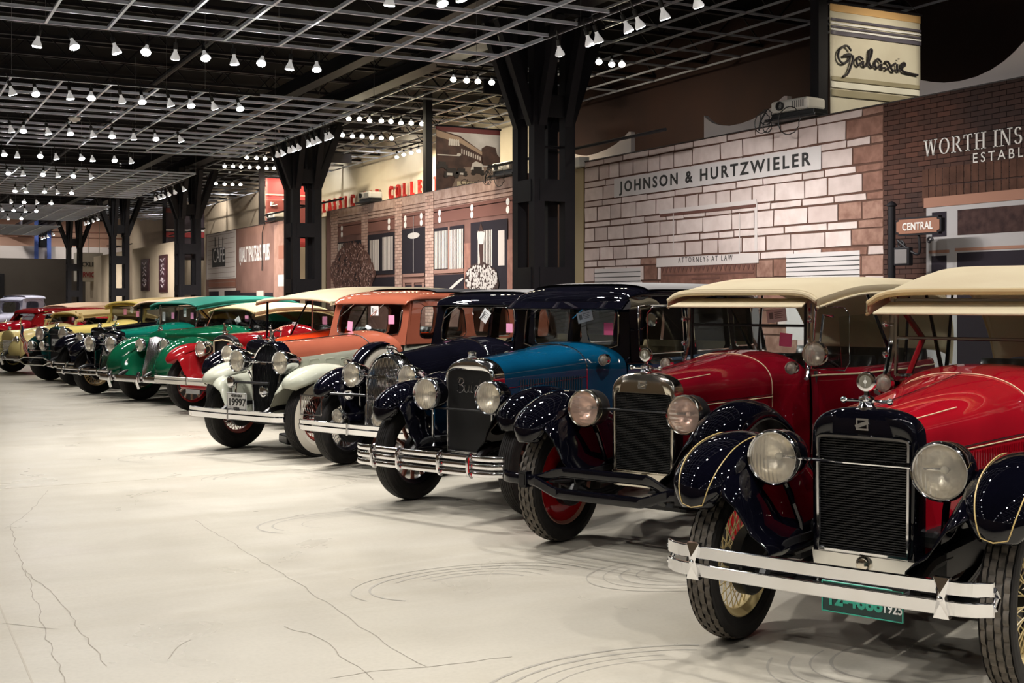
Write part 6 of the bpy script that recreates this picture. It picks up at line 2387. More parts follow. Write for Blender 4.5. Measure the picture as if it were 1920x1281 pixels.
canvas_top(c1, [(1.76, 1.66, .70), (1.82, 1.67, .70), (2.50, 1.80, .65), (3.0, 1.815, .66), (3.6, 1.78, .68), (3.92, 1.52, .66), (4.0, 1.2, .62)], .7, CANVAS, drop=.07, n=9, bead=EDGING,
           bows=((2.5, (2.85, 1.1, BLACKP)), (3.1, (2.95, 1.1, BLACKP))))
MB().prism([(-.60, 1.86, 1.585), (.60, 1.86, 1.585), (.63, 1.64, 1.515), (-.63, 1.64, 1.515)], (0, 0, .014)).build('sun_visor', CANVAS, parent=c1, smooth=0, bevel=.006)
m = MB()
for s_ in (-1, 1):
    m.tube([(s_ * .60, 1.90, 1.62), (s_ * .61, 2.42, 1.36), (s_ * .63, 2.2, 1.12)], .019, 8)
m.build('top_side_iron', RED1, parent=c1)
for s_ in (-1, 1):
    e = headlamp(c1, s_ * .55, 1.62, 1.125, .052, .08, CHROME, CHROME, LENS, 'bowl', 'cowl_lamp')
headlamp(c1, .66, 1.62, 1.30, .075, .11, NICKEL, NICKEL, LENS, 'bowl', 'spot_lamp')
MB().prism([(-.62, 1.80, 1.2), (-.86, 1.74, 1.2), (-.88, 1.74, 1.50), (-.64, 1.80, 1.53)], (0, .005, 0)).build('wing_glass', GLASS, parent=c1, smooth=0)

# ---------- 2: maroon tourer, nickel radiator, red disc wheels ----------
c2 = build_car(dict(
    o=(4.355, 6.485), wk='disc', sm=REDW, rimm=mat('cream rim stripe', (0.55, 0.30, 0.24), 0.4), hubm=NICKEL, tread='blocks', R=.40, rr=.285, tw=.145, tr=.665,
    rad=dict(y=-.045, z0=.50, zs=1.0, z1=1.14, hb=.23, hs=.235, n=2.7, mat=NICKEL, side=.030, top=.13, emblem=True, mascot='meter', crankhole=True, apm=NICKEL, mm=CHROME, ez=1.068),
    hoodC=(.36, .36, .55, 1.0, 1.225, 2.4), ye=1.05, hm=MAROON, cowlW=(.50, .50, .45, 1.0, 1.245, 2.4), yw=1.34, bm=MAROON, cm=MAROON, fm=NAVYP,
    louv=(.35, .98, .76, .90, 24, 'bars'), lm=MAROON, pinm=CREAML, fx=(.50, .82), crown=.055,
    fpath=[(-.38, .69), (-.37, .765), (-.31, .835), (-.20, .89), (-.05, .935), (.11, .935), (.26, .89), (.42, .80), (.56, .67), (.73, .51), (.92, .40), (1.08, .35)],
    lamp=dict(x=.365, y=-.15, z=.905, R=.122, L=.19, m=CHASSIS, rim=NICKEL, barm=CHASSIS, lens=LENSP, kind='drum'),
    bumper=('crossed', -.55, .478, .78, BLACKP), wave=.062, bead=CREAML, zb=1.12),
    'maroon open touring car with nickel radiator, red disc wheels and black bumper')
windshield(c2, 1.37, 1.16, 1.58, .45, CHASSIS, rake=.03, mid=1.42, posts=CHROME, postr=.018)
canvas_top(c2, [(1.27, 1.665, .585), (1.33, 1.68, .59), (2.0, 1.765, .60), (2.8, 1.78, .64), (3.5, 1.74, .68), (3.82, 1.48, .66), (3.9, 1.18, .62)], .7, CANVAS, drop=.06, n=9, bead=CANVAS,
           bows=((2.1, (2.7, 1.1, BLACKP)), (2.9, (2.8, 1.1, BLACKP))), fall=.06)
MB().prism([(-.48, 1.38, 1.60), (.48, 1.38, 1.60), (.52, 1.16, 1.545), (-.52, 1.16, 1.545)], (0, 0, .014)).build('sun_visor', CANVAS, parent=c2, smooth=0, bevel=.006)
for s_ in (-1, 1):
    headlamp(c2, s_ * .49, 1.08, 1.14, .045, .07, CHROME, CHROME, LENS, 'bowl', 'cowl_lamp')
headlamp(c2, .70, .98, 1.245, .085, .12, NICKEL, NICKEL, LENS, 'bowl', 'spot_lamp')
MB().tube([(.50, 1.30, 1.13), (.56, 1.16, 1.18), (.66, 1.10, 1.20)], .012, 8).tube([(.52, 1.34, 1.22), (.53, 1.36, 1.52), (.55, 1.34, 1.56)], .010, 8).tube([(.70, 1.06, 1.31), (.66, 1.20, 1.50), (.74, 1.18, 1.49)], .009, 8).build('spot_lamp_bracket', CHROME, parent=c2)
for s_ in (-1, 1):
    q = [(s_ * .50, 1.36, 1.12), (s_ * .76, 1.32, 1.12), (s_ * .80, 1.31, 1.18), (s_ * .80, 1.31, 1.50), (s_ * .76, 1.32, 1.55), (s_ * .53, 1.36, 1.56)]
    w_ = MB().prism(q, (0, .005, 0)).build('wing_glass', GLASS, parent=c2, smooth=0)
    MB().tube(q, .004, 5, closed=True).build('wing_glass_edge', CHROME, parent=w_)
tag_card(c2, .24, 1.36, 1.49, .075, .045, R_(-8))
tag_card(c2, .31, 1.36, 1.32, .047, .047, R_(5), PINK, 'pink_note', False)
# ---------- 3: peacock blue sedan ----------
c3 = build_car(dict(
    o=(4.127, 8.552), wk='wood', sm=WOODW, rimm=DARKW, hubm=CHROME, tread='ribs', R=.39, rr=.262, tw=.14, tr=.62,
    rad=dict(y=-.035, z0=.41, zs=.985, z1=1.15, hb=.235, hs=.245, n=2.25, ni=5, mat=CHROME, side=.026, top=.09, bot=.02, grille='solid', mascot='cap', depth=.14),
    hoodC=(.36, .36, .52, 1.02, 1.225, 2.4), ye=1.05, hm=BLUE, cowlW=(.58, .58, .45, 1.02, 1.245, 2.4), yw=1.31, bm=BLUE, cm=BLUE, fm=NAVYP,
    louv=(.28, .98, .80, .98, 26, 'bars'), lm=mat('louvre steel blue', (0.10, 0.13, 0.16), .3, .6), fx=(.47, .79), crown=.055, web=(.30, .48, -.30, .9),
    fpath=[(-.34, .66), (-.33, .73), (-.28, .80), (-.17, .86), (-.03, .895), (.12, .90), (.28, .87), (.44, .79), (.58, .66), (.74, .50), (.92, .39), (1.08, .345)],
    lamp=dict(x=.315, y=-.17, z=.87, R=.128, L=.19, m=BLACKP, rim=CHROME, bar=True, barz=.76, barm=CHASSIS, lens=LENS, kind='drum', post='vertical', postm=CHROME),
    bumper=('triple', -.60, .42, .72, CHROME), zb=1.12, rear_seat=True, seatm=TANSEAT, handle=CHROME, doors=((1.5, 2.2), (2.3, 3.0)), bead=CHASSIS, band=CHROME),
    'peacock blue sedan with black cabin, chrome radiator and three-bar bumper')
sedan_cab(c3, 1.31, 3.72, 1.10, 1.605, BLACKP, BLACKP, [(1.43, 2.20, 1.15, 1.56), (2.32, 2.98, 1.15, 1.56), (3.08, 3.45, 1.17, 1.54)], xb=.66, tum=.05, hwf=.575, wsh=(-.50, .50, 1.19, 1.575), insert=(GREYROOF, 1.6, 3.6, .80),
          visor=(BLACKP, .15, .085), crown=.105, wn=14, rake=.04)
# script on the radiator stone guard: the visible word
S = [[(0, 0), (.04, .55), (.10, 1.0), (.24, 1.0), (.27, .78), (.14, .58), (.08, .56), (.24, .50), (.28, .22), (.14, .0), (.0, .02), (-.08, .12)],
     [(-.02, .92), (.06, 1.06), (.16, 1.05)],
     [(.36, .55), (.34, .12), (.44, .02), (.54, .3), (.56, .55), (.54, .1), (.64, .06)],
     [(.68, .55), (.66, .08), (.76, .04)], [(.71, .75), (.72, .80)],
     [(1.0, .48), (.90, .55), (.82, .3), (.88, .03), (1.02, .1)],
     [(1.12, 1.0), (1.08, .0)], [(1.28, .52), (1.10, .28), (1.30, .0), (1.42, .05)]]
mb = MB()
for st in S:
    mb.tube([(-.105 + a * .20, -.035, .885 + b * .105) for a, b in smooth_path(st, 4)], .0045, 6)
mb.build('script_badge', CHROME, parent=c3)
headlamp(c3, .50, 1.10, 1.11, .050, .075, CHROME, CHROME, LENS, 'bowl', 'cowl_lamp')
headlamp(c3, -.50, 1.10, 1.11, .050, .075, CHROME, CHROME, LENS, 'bowl', 'cowl_lamp')
m = MB().lathe([(.001, -.012), (.05, -.008), (.058, 0), (.05, .012), (.001, .018)], (.80, 1.34, 1.44), (0, 1, 0), 24)
m.tube([(.64, 1.44, 1.36), (.70, 1.38, 1.38), (.79, 1.35, 1.43)], .008, 6).build('side_mirror', CHROME, parent=c3)
tag_card(c3, .16, 1.31, 1.46, .078, .045, R_(-14))
tag_card(c3, .40, 1.31, 1.36, .045, .052, 0, PINK, 'pink_note', False)

# ---------- 4: black sedan, arched chrome grille ----------
c4 = build_car(dict(
    o=(4.383, 10.81), wk='wire', sm=CHROME, rimm=DARKW, hubm=CHROME, tread='ribs', R=.375, rr=.245, tw=.15, tr=.63,
    rad=dict(y=-.19, rake=.12, z0=.41, zs=.84, z1=1.10, hb=.185, hs=.245, n=2.0, arch=True, side=.035, mat=CHROME, grille='v', gmat=CHROME, nb=24, br=.0045, emblem=False, mascot='wing', depth=.14, bulge=.01, bot=.0),
    hoodC=(.37, .37, .52, .98, 1.215, 2.3), ye=1.0, hm=BLACKP, cowlW=(.58, .58, .45, 1.0, 1.235, 2.3), yw=1.23, bm=BLACKP, cm=BLACKP, fm=NAVYP,
    louv=(.40, .95, .72, .88, 4, 'doors'), fx=(.46, .79), crown=.055, web=(.28, .48, -.30, .9),
    fpath=[(-.34, .68), (-.32, .745), (-.26, .80), (-.16, .85), (-.04, .885), (.12, .885), (.28, .85), (.44, .77), (.60, .64), (.76, .49), (.93, .39), (1.08, .345)],
    lamp=dict(x=.36, y=-.17, z=.887, R=.123, L=.26, m=CHROME, rim=CHROME, barm=CHROME, kind='bullet', post='vertical', postm=CHROME),
    bumper=('single', -.58, .425, .74, CHROME), zb=1.12, seatm=TANSEAT, band=CHROME),
    'black sedan with arched chrome grille between the blue sedan and the terracotta one')
sedan_cab(c4, 1.23, 3.55, 1.10, 1.57, BLACKP, BLACKP, [(1.40, 2.22, 1.15, 1.53), (2.34, 3.0, 1.15, 1.53), (3.08, 3.35, 1.17, 1.50)], xb=.65, tum=.06, hwf=.57, wsh=(-.49, .49, 1.17, 1.53), insert=(GREYROOF, 1.45, 3.45, .78), crown=.10, wn=8, rake=.09)
m = MB(); m.bar((-.05, -.135, .88), (.05, -.135, .88), .01, .03).tube([(-.32, -.115, .885), (.32, -.115, .885)], .005, 6); m.build('badge_bar', CHROME, parent=c4)
for s_ in (-1, 1):
    headlamp(c4, s_ * .255, -.45, .52, .072, .11, CHROME, CHROME, LENS, 'bowl', 'fog_lamp')
    headlamp(c4, s_ * .30, -.28, .70, .05, .06, CHROME, CHROME, CHROME, 'bowl', 'horn')
MB().tube([(-.42, -.40, .72), (.0, -.36, .72)], .012, 6).build('lamp_crossbar', CHASSIS, parent=c4)
m = MB(); rect_frame(m, lambda a, b: (-.47 + a, -.60, .62 + b), .14, .14, -.09, .09, .006)
for k in range(5):
    m.tube([(-.57 + .03 * k, -.60 + .006 * math.sin(q * 1.6), .54 + .018 * q) for q in range(10)], .003, 5)
m.build('plate_frame', CHROME, parent=c4)
m = MB(); m.prism([(.33, -.33, .62), (.50, -.33, .62), (.50, -.33, .70), (.33, -.33, .70)], (0, .008, 0)); m.build('license_plate', mat('plate old grey', (.35, .35, .36), .4), parent=c4, smooth=0)
tag_card(c4, .10, 1.27, 1.44, .05, .065, R_(35))
tag_card(c4, .43, 1.25, 1.32, .04, .045, 0, PALEPINK, 'pink_note', False)

# ---------- 5: grey-green and terracotta sedan, plate 19997 ----------
c5 = build_car(dict(
    o=(3.798, 12.633), wk='wire', sm=RUSTW, rimm=RUSTW, hubm=CHROME, tread='ribs', R=.395, rr=.235, tw=.155, tr=.63, wall=WHITEWALL,
    rad=dict(y=-.16, rake=.07, z0=.40, zs=.88, z1=1.165, hb=.175, hs=.245, n=2.0, arch=True, side=.022, mat=NAVYP, edge=CHROME, grille='v', gmat=mat('grille bar black', (0.012, 0.012, 0.016), 0.2, 0.6), nb=20, br=.006, mascot='figure', depth=.14, bulge=.015, bot=.0),
    hoodC=(.38, .38, .52, .96, 1.215, 2.3), ye=1.08, hm=TERRA, hlow=GREYG, split=13, cowlW=(.59, .59, .45, .98, 1.255, 2.3), yw=1.34, bm=GREYG, cm=TERRA, fm=GREYG, webm=GREYG,
    louv=(.30, .90, .86, .98, 4, 'doors'), lm=GREYG, hinge=CHASSIS, fx=(.46, .80), crown=.065, lip=.07, web=(.26, .42, -.42, .9),
    fpath=[(-.38, .71), (-.36, .76), (-.30, .80), (-.18, .845), (-.04, .87), (.12, .875), (.30, .85), (.48, .77), (.64, .66), (.80, .50), (.95, .40), (1.08, .35)],
    lamp=dict(x=.34, y=-.22, z=.957, R=.125, L=.29, m=CHROME, rim=CHROME, barm=CHROME, kind='bullet', postm=CHROME),
    bumper=('single', -.62, .44, .74, CHROME), zb=1.13, band=CHASSIS, rear_seat=True, seatm=mat('brown cloth seat', (0.06, 0.03, 0.02), .9)),
    'two-tone sedan, terracotta over grey-green, with white-walled tyres and plate 19997')
sedan_cab(c5, 1.34, 4.05, 1.12, 1.58, TERRA, TERRA, [(1.54, 2.36, 1.17, 1.53), (2.52, 3.20, 1.17, 1.53), (3.30, 3.72, 1.18, 1.51)], xb=.66, tum=.07, hwf=.585, wsh=(-.51, .51, 1.21, 1.56), insert=(DGREY, 1.85, 3.1, .62), crown=.11, wn=9, rake=.12)
plate(c5, .10, -.60, .575, .15, .085, '19997', PLW, INK, small=('NEBRASKA', 'MUSEUM'), textsize=.10)
m = MB(); m.bar((-.04, -.160, .94), (.04, -.160, .94), .01, .03).tube([(-.28, -.14, .94), (.28, -.14, .94)], .005, 6); m.build('badge_bar', CHROME, parent=c5)
m = MB()
m.lathe([(.001, 0), (.045, 0), (.06, .01), (.06, .035), (.04, .05), (.001, .05)], (-.34, -.34, .74), (0, 1, 0), 24).lathe([(.001, 0), (.045, 0), (.06, .01), (.06, .035), (.04, .05), (.001, .05)], (.14, -.30, .66), (0, 1, 0), 24)
m.tube([(-.34, -.30, .68), (-.31, -.31, .58), (-.27, -.31, .60), (-.29, -.28, .74)], .01, 6).build('horns', CHROME, parent=c5)
MB().tube([(-.45, -.28, .74), (.2, -.26, .74)], .014, 8).build('lamp_crossbar', CHASSIS, parent=c5)
headlamp(c5, .44, .62, .93, .035, .06, CHROME, CHROME, LENS, 'bowl', 'hood_lamp')
ms5 = wheel_meshes('wire', .395, .235, .155, 'ribs', WHITEWALL, RUSTW, RUSTW, CHROME)
for s_ in (-1, 1):
    e = add_wheel(c5, s_ * .64, .90, .39, ms5, 'wire')
    e.location.z = .74
    e.name = 'spare_wheel'
    MB().lathe([(.40, -.09), (.412, -.05), (.412, .05), (.40, .09), (.36, .095)], (s_ * .64, .90, .74), (1, 0, 0), 48, a0=-.2, a1=2.6 * PI / 2 + .2).build('spare_wheel_cover', BLACKP, parent=c5, solid=.004)
tag_card(c5, .08, 1.41, 1.48, .06, .055, 0)
tag_card(c5, -.28, 1.37, 1.30, .04, .055, R_(6), PALEPINK, 'pink_note', False)
tag_card(c5, .36, 1.39, 1.38, .045, .05, 0, PALEPINK, 'pink_note', False)
MB().box(-.1, .14, -.28, .04, -.0, .10).build('wheel_chock', LEATHER, smooth=0, bevel=.02)
ck = bpy.data.objects['wheel_chock']
q = gp(540, 828)
ck.location = (q.x, q.y, 0)
tag(ck, 'black wheel chock on the floor behind the white-walled tyre', 'wheel chock')

# ---------- 6: orange red tourer mostly hidden by the terracotta sedan ----------
c6 = build_car(dict(
    o=(4.5, 15.45), wk='wood', sm=PALEW, rimm=DARKW, hubm=CHASSIS, R=.39, rr=.28, tr=.64,
    rad=dict(y=-.12, z0=.5, zs=.98, z1=1.10, hb=.22, hs=.23, mat=BLACKP, mascot='cap'),
    hoodC=(.34, .34, .55, .98, 1.19, 2.6), ye=1.0, hm=ORANGE, cowlW=(.52, .52, .45, 1.0, 1.22, 2.4), yw=1.30, bm=ORANGE, fm=BLACKP,
    lamp=dict(x=.37, z=.90, m=BLACKP), rear_seat=True, zb=1.15),
    'orange red open car with wide cream top, half hidden behind the terracotta sedan', None)
windshield(c6, 1.32, 1.16, 1.66, .54, CHROME, rake=.02, mid=1.46, posts=None)
canvas_top(c6, [(.50, 1.63, .72), (.56, 1.64, .72), (1.5, 1.77, .70), (2.5, 1.79, .72), (3.5, 1.76, .72), (4.0, 1.68, .70)], .7, CANVAS, drop=.05, bead=CANVAS, fall=.04)
m = MB()
for s_ in (-1, 1):
    m.tube([(s_ * .66, .62, 1.60), (s_ * .66, .61, .55)], .016, 8)
    m.tube([(s_ * .60, 1.34, 1.64), (s_ * .58, .95, 1.10)], .013, 6)
m.build('top_front_posts', BLACKP, parent=c6)

# ---------- 7: dark red car, black radiator, pale spokes ----------
c7 = build_car(dict(
    o=(4.42, 17.30), wk='wood', sm=PALEW, rimm=DRED, hubm=CHROME, R=.41, rr=.29, tw=.13, tr=.67,
    rad=dict(y=.02, z0=.45, zs=.97, z1=1.09, hb=.225, hs=.235, n=2.8, peak=.03, mat=CHASSIS, edge=CREAML, side=.045, top=.07, grille='solid', mascot='figure', mm=NICKEL),
    hoodC=(.34, .34, .55, .96, 1.16, 2.4), ye=1.05, hm=DRED, hlow=CREAMP, split=8, cowlW=(.55, .55, .45, .98, 1.24, 2.2), yw=1.4, bm=DRED, fm=DRED, hinge=CREAML,
    louv=(.4, .95, .72, .86, 16, 'bars'), lm=CREAMP, fx=(.50, .84), web=(.28, .48, -.36, .9),
    fpath=[(-.38, .70), (-.37, .76), (-.30, .83), (-.19, .885), (-.05, .915), (.11, .92), (.26, .88), (.42, .80), (.56, .68), (.73, .54), (.92, .42), (1.08, .35)],
    lamp=dict(x=.34, y=-.09, z=.90, R=.12, L=.18, m=NICKEL, rim=NICKEL, kind='drum', bar=False, postm=NICKEL),
    bumper=('single', -.60, .48, .84, SILV), zb=1.10, rear_seat=False),
    'dark red car with black radiator, pale wooden spokes and cream-sided bonnet')
MB().box(-.15, .15, -.50, -.49, .30, .36).build('license_plate', mat('plate old grey', (.35, .35, .36), .4), parent=c7, smooth=0)
MB().box(-.30, .30, -.5, -.2, .36, .46).build('front_apron', DRED, parent=c7, bevel=.03)
tag_card(c7, .2, 1.2, 1.25, .06, .025, 0)
tag_card(c7, .60, 1.42, 1.30, .05, .06, 0, PALEPINK, 'pink_note', False)

# ---------- 8: emerald green convertible with slanted grille ----------
FP8 = [(-.50, .42), (-.525, .52), (-.50, .64), (-.43, .76), (-.31, .86), (-.15, .925), (.02, .945), (.20, .92), (.38, .84), (.55, .71), (.72, .55), (.90, .42), (1.08, .35)]
c8 = build_car(dict(
    o=(4.13, 19.60), wk='wire', sm=CHROME, rimm=GREEN, hubm=CHROME, R=.385, rr=.22, tw=.17, tr=.66,
    rad=dict(y=-.34, z0=.41, zs=1.04, z1=1.105, hb=.185, hs=.215, n=3.2, peak=.03, mat=GREEN, side=.022, top=.09, grille='v', gmat=CHROME, nb=15, br=.007, mascot='bird', depth=.20, rake=.19, bulge=.03, bot=.0),
    hoodC=(.39, .39, .52, 1.0, 1.175, 2.3), ye=.90, hm=GREEN, cowlW=(.60, .60, .45, 1.0, 1.20, 2.3), yw=1.22, bm=GREEN, fm=GREEN, crown=.085, fx=(.40, .84), lip=.06, tipn=2,
    fpath=FP8, web=(.20, .40, -.52, .9),
    lamp=dict(x=.31, y=-.25, z=.893, R=.112, L=.30, m=GREEN, rim=CHROME, kind='bullet', bar=False, postm=GREEN),
    bumper=('guards', -.74, .41, .80, CHROME), zb=1.08, louv=None, hinge=CHROME),
    'emerald green convertible with slanted chrome grille, rounded fenders and tan top')
windshield(c8, 1.22, 1.16, 1.43, .55, CHROME, rake=.40, hw1=.50)
canvas_top(c8, [(1.30, 1.48, .58), (1.40, 1.50, .60), (1.8, 1.555, .63), (2.4, 1.56, .65), (2.9, 1.50, .65), (3.3, 1.32, .64), (3.5, 1.08, .60)], .7, CANVAST, drop=.08, bead=EDGING, n=3)
MB().tube([(-.50, -.2, .83), (-.2, -.16, .84)], .012, 6).build('fender_brace', CHROME, parent=c8)
m = MB(); m.box(-.46, -.28, -.0, .01, .86, .92); m.build('license_plate', mat('plate old grey', (.35, .35, .36), .4), parent=c8, smooth=0)
tag_card(c8, .20, 1.26, 1.27, .06, .05, R_(-30))
tag_card(c8, .40, 1.28, 1.30, .045, .05, 0, PALEPINK, 'pink_note', False)

# ---------- 9: teal tourer with black fenders ----------
c9 = build_car(dict(
    o=(3.70, 21.30), wk='wire', sm=GOLDW, rimm=GOLDW, hubm=CHROME, R=.40, rr=.26, tw=.15, tr=.66, wall=RUBBER,
    rad=dict(y=-.27, rake=.14, z0=.40, zs=1.0, z1=1.07, hb=.175, hs=.215, n=4, peak=.035, side=.028, top=.05, mat=NAVYP, edge=CHROME, grille='v', gmat=CHROME, nb=16, br=.004, mascot='bird', depth=.13, bot=.0),
    hoodC=(.37, .37, .52, 1.0, 1.19, 2.6), ye=.90, hm=TEAL, cowlW=(.58, .58, .45, 1.0, 1.22, 2.4), yw=1.2, bm=TEAL, fm=BLACKP, fx=(.47, .83), crown=.06,
    fpath=[(-.44, .67), (-.42, .74), (-.34, .82), (-.21, .88), (-.05, .915), (.12, .915), (.28, .88), (.44, .80), (.58, .67), (.75, .51), (.93, .40), (1.08, .35)],
    lamp=dict(x=.30, y=-.34, z=.87, R=.14, L=.24, m=BLACKP, rim=CHROME, kind='bowl', barm=CHROME, postm=CHROME, post='vertical'),
    bumper=('two', -.72, .44, .80, CHROME), zb=1.08),
    'teal open tourer with black fenders, gold wire wheels and teal canvas top')
windshield(c9, 1.20, 1.14, 1.49, .52, CHROME, rake=.08, mid=None, posts=CHROME)
MB().tube([(0, 1.20, 1.16), (0, 1.23, 1.49)], .008, 6).build('windshield_centre_bar', CHROME, parent=c9)
canvas_top(c9, [(1.12, 1.56, .66), (1.18, 1.575, .66), (1.9, 1.66, .62), (2.7, 1.68, .65), (3.4, 1.62, .66), (3.8, 1.4, .66), (3.95, 1.15, .62)], .7, CANVASG, drop=.06, n=4, bead=CANVASG, bows=((2.0, (2.6, 1.05, BLACKP)),))
for (x, m_, z_, n_, b_) in ((-.38, PAPER, 1.38, 'paper_tag', True), (-.12, PALEPINK, 1.40, 'pink_note', False), (.22, PAPER, 1.46, 'paper_tag', True), (.42, PALEPINK, 1.40, 'pink_note', False)):
    tag_card(c9, x, 1.19, z_ - .07, .04, .055 if m_ is PALEPINK else .08, 0, m_, n_, b_)
for s_ in (-1, 1):
    headlamp(c9, s_ * .33, -.12, .95, .05, .07, CHROME, CHROME, CHROME, 'bowl', 'horn')

# ---------- 10: dark car, mostly hidden behind the teal one ----------
c10 = build_car(dict(
    o=(3.72, 23.55), wk='disc', sm=CHROME, rimm=DARKW, hubm=CHROME, R=.40, rr=.23, tw=.16, tr=.66,
    rad=dict(y=.0, z0=.42, zs=1.02, z1=1.10, hb=.20, hs=.225, n=3.4, side=.028, top=.09, mat=NAVYP, edge=None, grille='solid', mascot='wing', depth=.13),
    hoodC=(.37, .37, .52, 1.0, 1.17, 2.6), ye=.95, hm=NAVYP, cowlW=(.58, .58, .45, 1.0, 1.2, 2.4), yw=1.3, bm=NAVYP, fm=BLACKP, fx=(.47, .83), crown=.06,
    lamp=dict(x=.36, y=-.12, z=.87, R=.13, L=.22, m=CHROME, rim=CHROME, kind='bowl', barm=CHROME), bumper=('two', -.62, .43, .78, CHROME), zb=1.09),
    'dark blue open car with tan top standing behind the teal tourer')
windshield(c10, 1.33, 1.14, 1.50, .55, CHASSIS, rake=.06, posts=CHASSIS)
canvas_top(c10, [(1.25, 1.58, .66), (1.31, 1.59, .66), (2.0, 1.66, .64), (2.8, 1.67, .65), (3.4, 1.60, .66), (3.8, 1.4, .66), (3.95, 1.15, .62)], .7, CANVASP, drop=.10, bead=CANVASP)

# ---------- 11: dark green fenders, straw yellow body ----------
c11 = build_car(dict(
    o=(3.47, 25.45), wk='disc', sm=DGREEN, rimm=DARKW, hubm=CHROME, R=.41, rr=.22, tw=.18, tr=.66, wall=RUBBER,
    rad=dict(y=-.30, z0=.42, zs=.92, z1=1.08, hb=.23, hs=.25, n=2.2, side=.05, top=.07, mat=DGREEN, grille='solid', mascot='wing', depth=.14),
    hoodC=(.37, .37, .52, .96, 1.15, 2.6), ye=.95, hm=YELLOW, cowlW=(.58, .58, .45, 1.0, 1.21, 2.3), yw=1.32, bm=YELLOW, fm=DGREEN, fx=(.45, .85), crown=.07, hinge=CHASSIS,
    fpath=[(-.46, .56), (-.45, .65), (-.38, .75), (-.25, .83), (-.08, .88), (.10, .885), (.28, .86), (.44, .79), (.58, .69), (.75, .52), (.93, .40), (1.08, .35)],
    lamp=dict(x=.40, y=-.36, z=.94, R=.145, L=.24, m=CHROME, rim=CHROME, kind='bowl', bar=True, barm=CHROME), bumper=('loop', -.74, .43, .84, CHROME), zb=1.08),
    'dark green fendered car with straw yellow body and six-sided loop in its bumper')
windshield(c11, 1.34, 1.15, 1.50, .56, YELLOW, rake=.08, posts=YELLOW, postr=.028)
canvas_top(c11, [(1.28, 1.57, .66), (1.34, 1.58, .66), (2.0, 1.65, .64), (2.8, 1.66, .65), (3.4, 1.60, .66), (3.8, 1.4, .66), (3.95, 1.15, .62)], .7, CANVASY, drop=.09, bead=YELLOW)
for s_ in (-1, 1):
    headlamp(c11, s_ * .20 - .08, -.62, .72, .095, .13, CHROME, CHROME, LENS, 'bowl', 'fog_lamp')
m = MB(); m.box(.10, .36, -.42, -.41, .72, .85); m.build('license_plate', PLW, parent=c11, smooth=0)
text('plate_number', '24-774', .085, (.12, -.425, .755), (R_(90), 0, 0), INK, c11, .001, sx=.8)
m = MB().tube([(-.45, -.55, .62), (.30, -.5, .62)], .012, 6)
m.build('lamp_crossbar', CHROME, parent=c11)
for (x, m_, z_, n_) in ((-.40, PAPER, 1.32, 'paper_tag'), (-.05, PALEPINK, 1.46, 'pink_note'), (.18, PAPER, 1.50, 'paper_tag'), (.38, PALEPINK, 1.42, 'pink_note')):
    tag_card(c11, x, 1.33, z_ - .10, .05, .06, R_(20) if m_ is PAPER else 0, m_, n_, m_ is PAPER)
# little flag standing on the dark green car's bumper
fe = empty('small_flag', (c11.matrix_basis @ Vector((-.66, -.62, 0))))
tag(fe, 'small striped flag on a staff at the corner of the dark green car', 'flag')
fe.rotation_euler.z = ROTZ
MB().tube([(0, 0, .5), (0, .0, 1.22)], .008, 6).sphere((0, 0, 1.235), .018, 8).build('staff', GOLDW, parent=fe)
rng = [[(0.0 + .26 * t * (1 - .0) + .02 * math.sin(t * 7), .02 * math.sin(t * 9 + j), 1.16 - .62 * t * .75 - .36 * j / 7 * (1 - .35 * t)) for t in [i / 8 for i in range(9)]] for j in range(8)]
for j in range(7):
    pass
m = MB()
for j in range(7):
    m.cur = j % 2
    m.grid([rng[j], rng[j + 1]])
m.build('flag_cloth', [mat('flag red', (0.62, 0.06, 0.04), .7), mat('flag white', (0.8, 0.76, 0.72), .7)], parent=fe, solid=.002)
m = MB().grid([[(p[0], p[1] - .004, p[2]) for p in rng[j][:4]] for j in range(4)])
m.build('flag_canton', mat('flag blue', (0.02, 0.025, 0.08), .7), parent=fe, solid=.002)

# ---------- 12: pale yellow convertible of the nineteen-forties, low wide grille ----------
c12 = build_car(dict(
    o=(3.1, 28.75), wk='disc', sm=CHROME, rimm=PYELLOW, hubm=CHROME, R=.37, rr=.21, tw=.18, tr=.68,
    rad=dict(y=-.50, z0=.44, zs=.78, z1=.95, hb=.28, hs=.26, n=2.2, side=.02, top=.22, mat=PYELLOW, grille='v', gmat=CHROME, nb=22, br=.004, mascot='wing', depth=.2),
    hoodC=(.46, .46, .50, .86, 1.05, 2.2), ye=.55, hm=PYELLOW, cowlW=(.62, .62, .45, .88, 1.09, 2.2), yw=.80, bm=PYELLOW, fm=PYELLOW, fx=(.30, .88), crown=.12, lip=.10, tipn=1,
    fpath=[(-.60, .42), (-.64, .50), (-.62, .60), (-.54, .69), (-.38, .76), (-.15, .80), (.1, .81), (.35, .80), (.6, .77), (.85, .70), (1.05, .60), (1.2, .50)],
    lamp=dict(x=.62, y=-.66, z=.72, R=.11, L=.14, m=PYELLOW, rim=CHROME, kind='bowl', bar=False, postm=PYELLOW), bumper=('guards', -.82, .38, .86, CHROME), zb=1.0, web=(.2, .4, -.6, .9)),
    'pale yellow convertible with low rounded front and tan top at the left edge')
m = MB()
for k in range(9):
    m.tube([(-.34 + .02 * abs(k - 4) * .0, -.60 - .02, .46 + .028 * k), (0, -.64, .46 + .028 * k), (.34, -.60 - .02, .46 + .028 * k)], .005, 5)
m.build('lower_grille', CHROME, parent=c12)
windshield(c12, .80, 1.04, 1.29, .56, CANVASY, rake=.5, hw1=.50, postr=.03, posts=CANVASY)
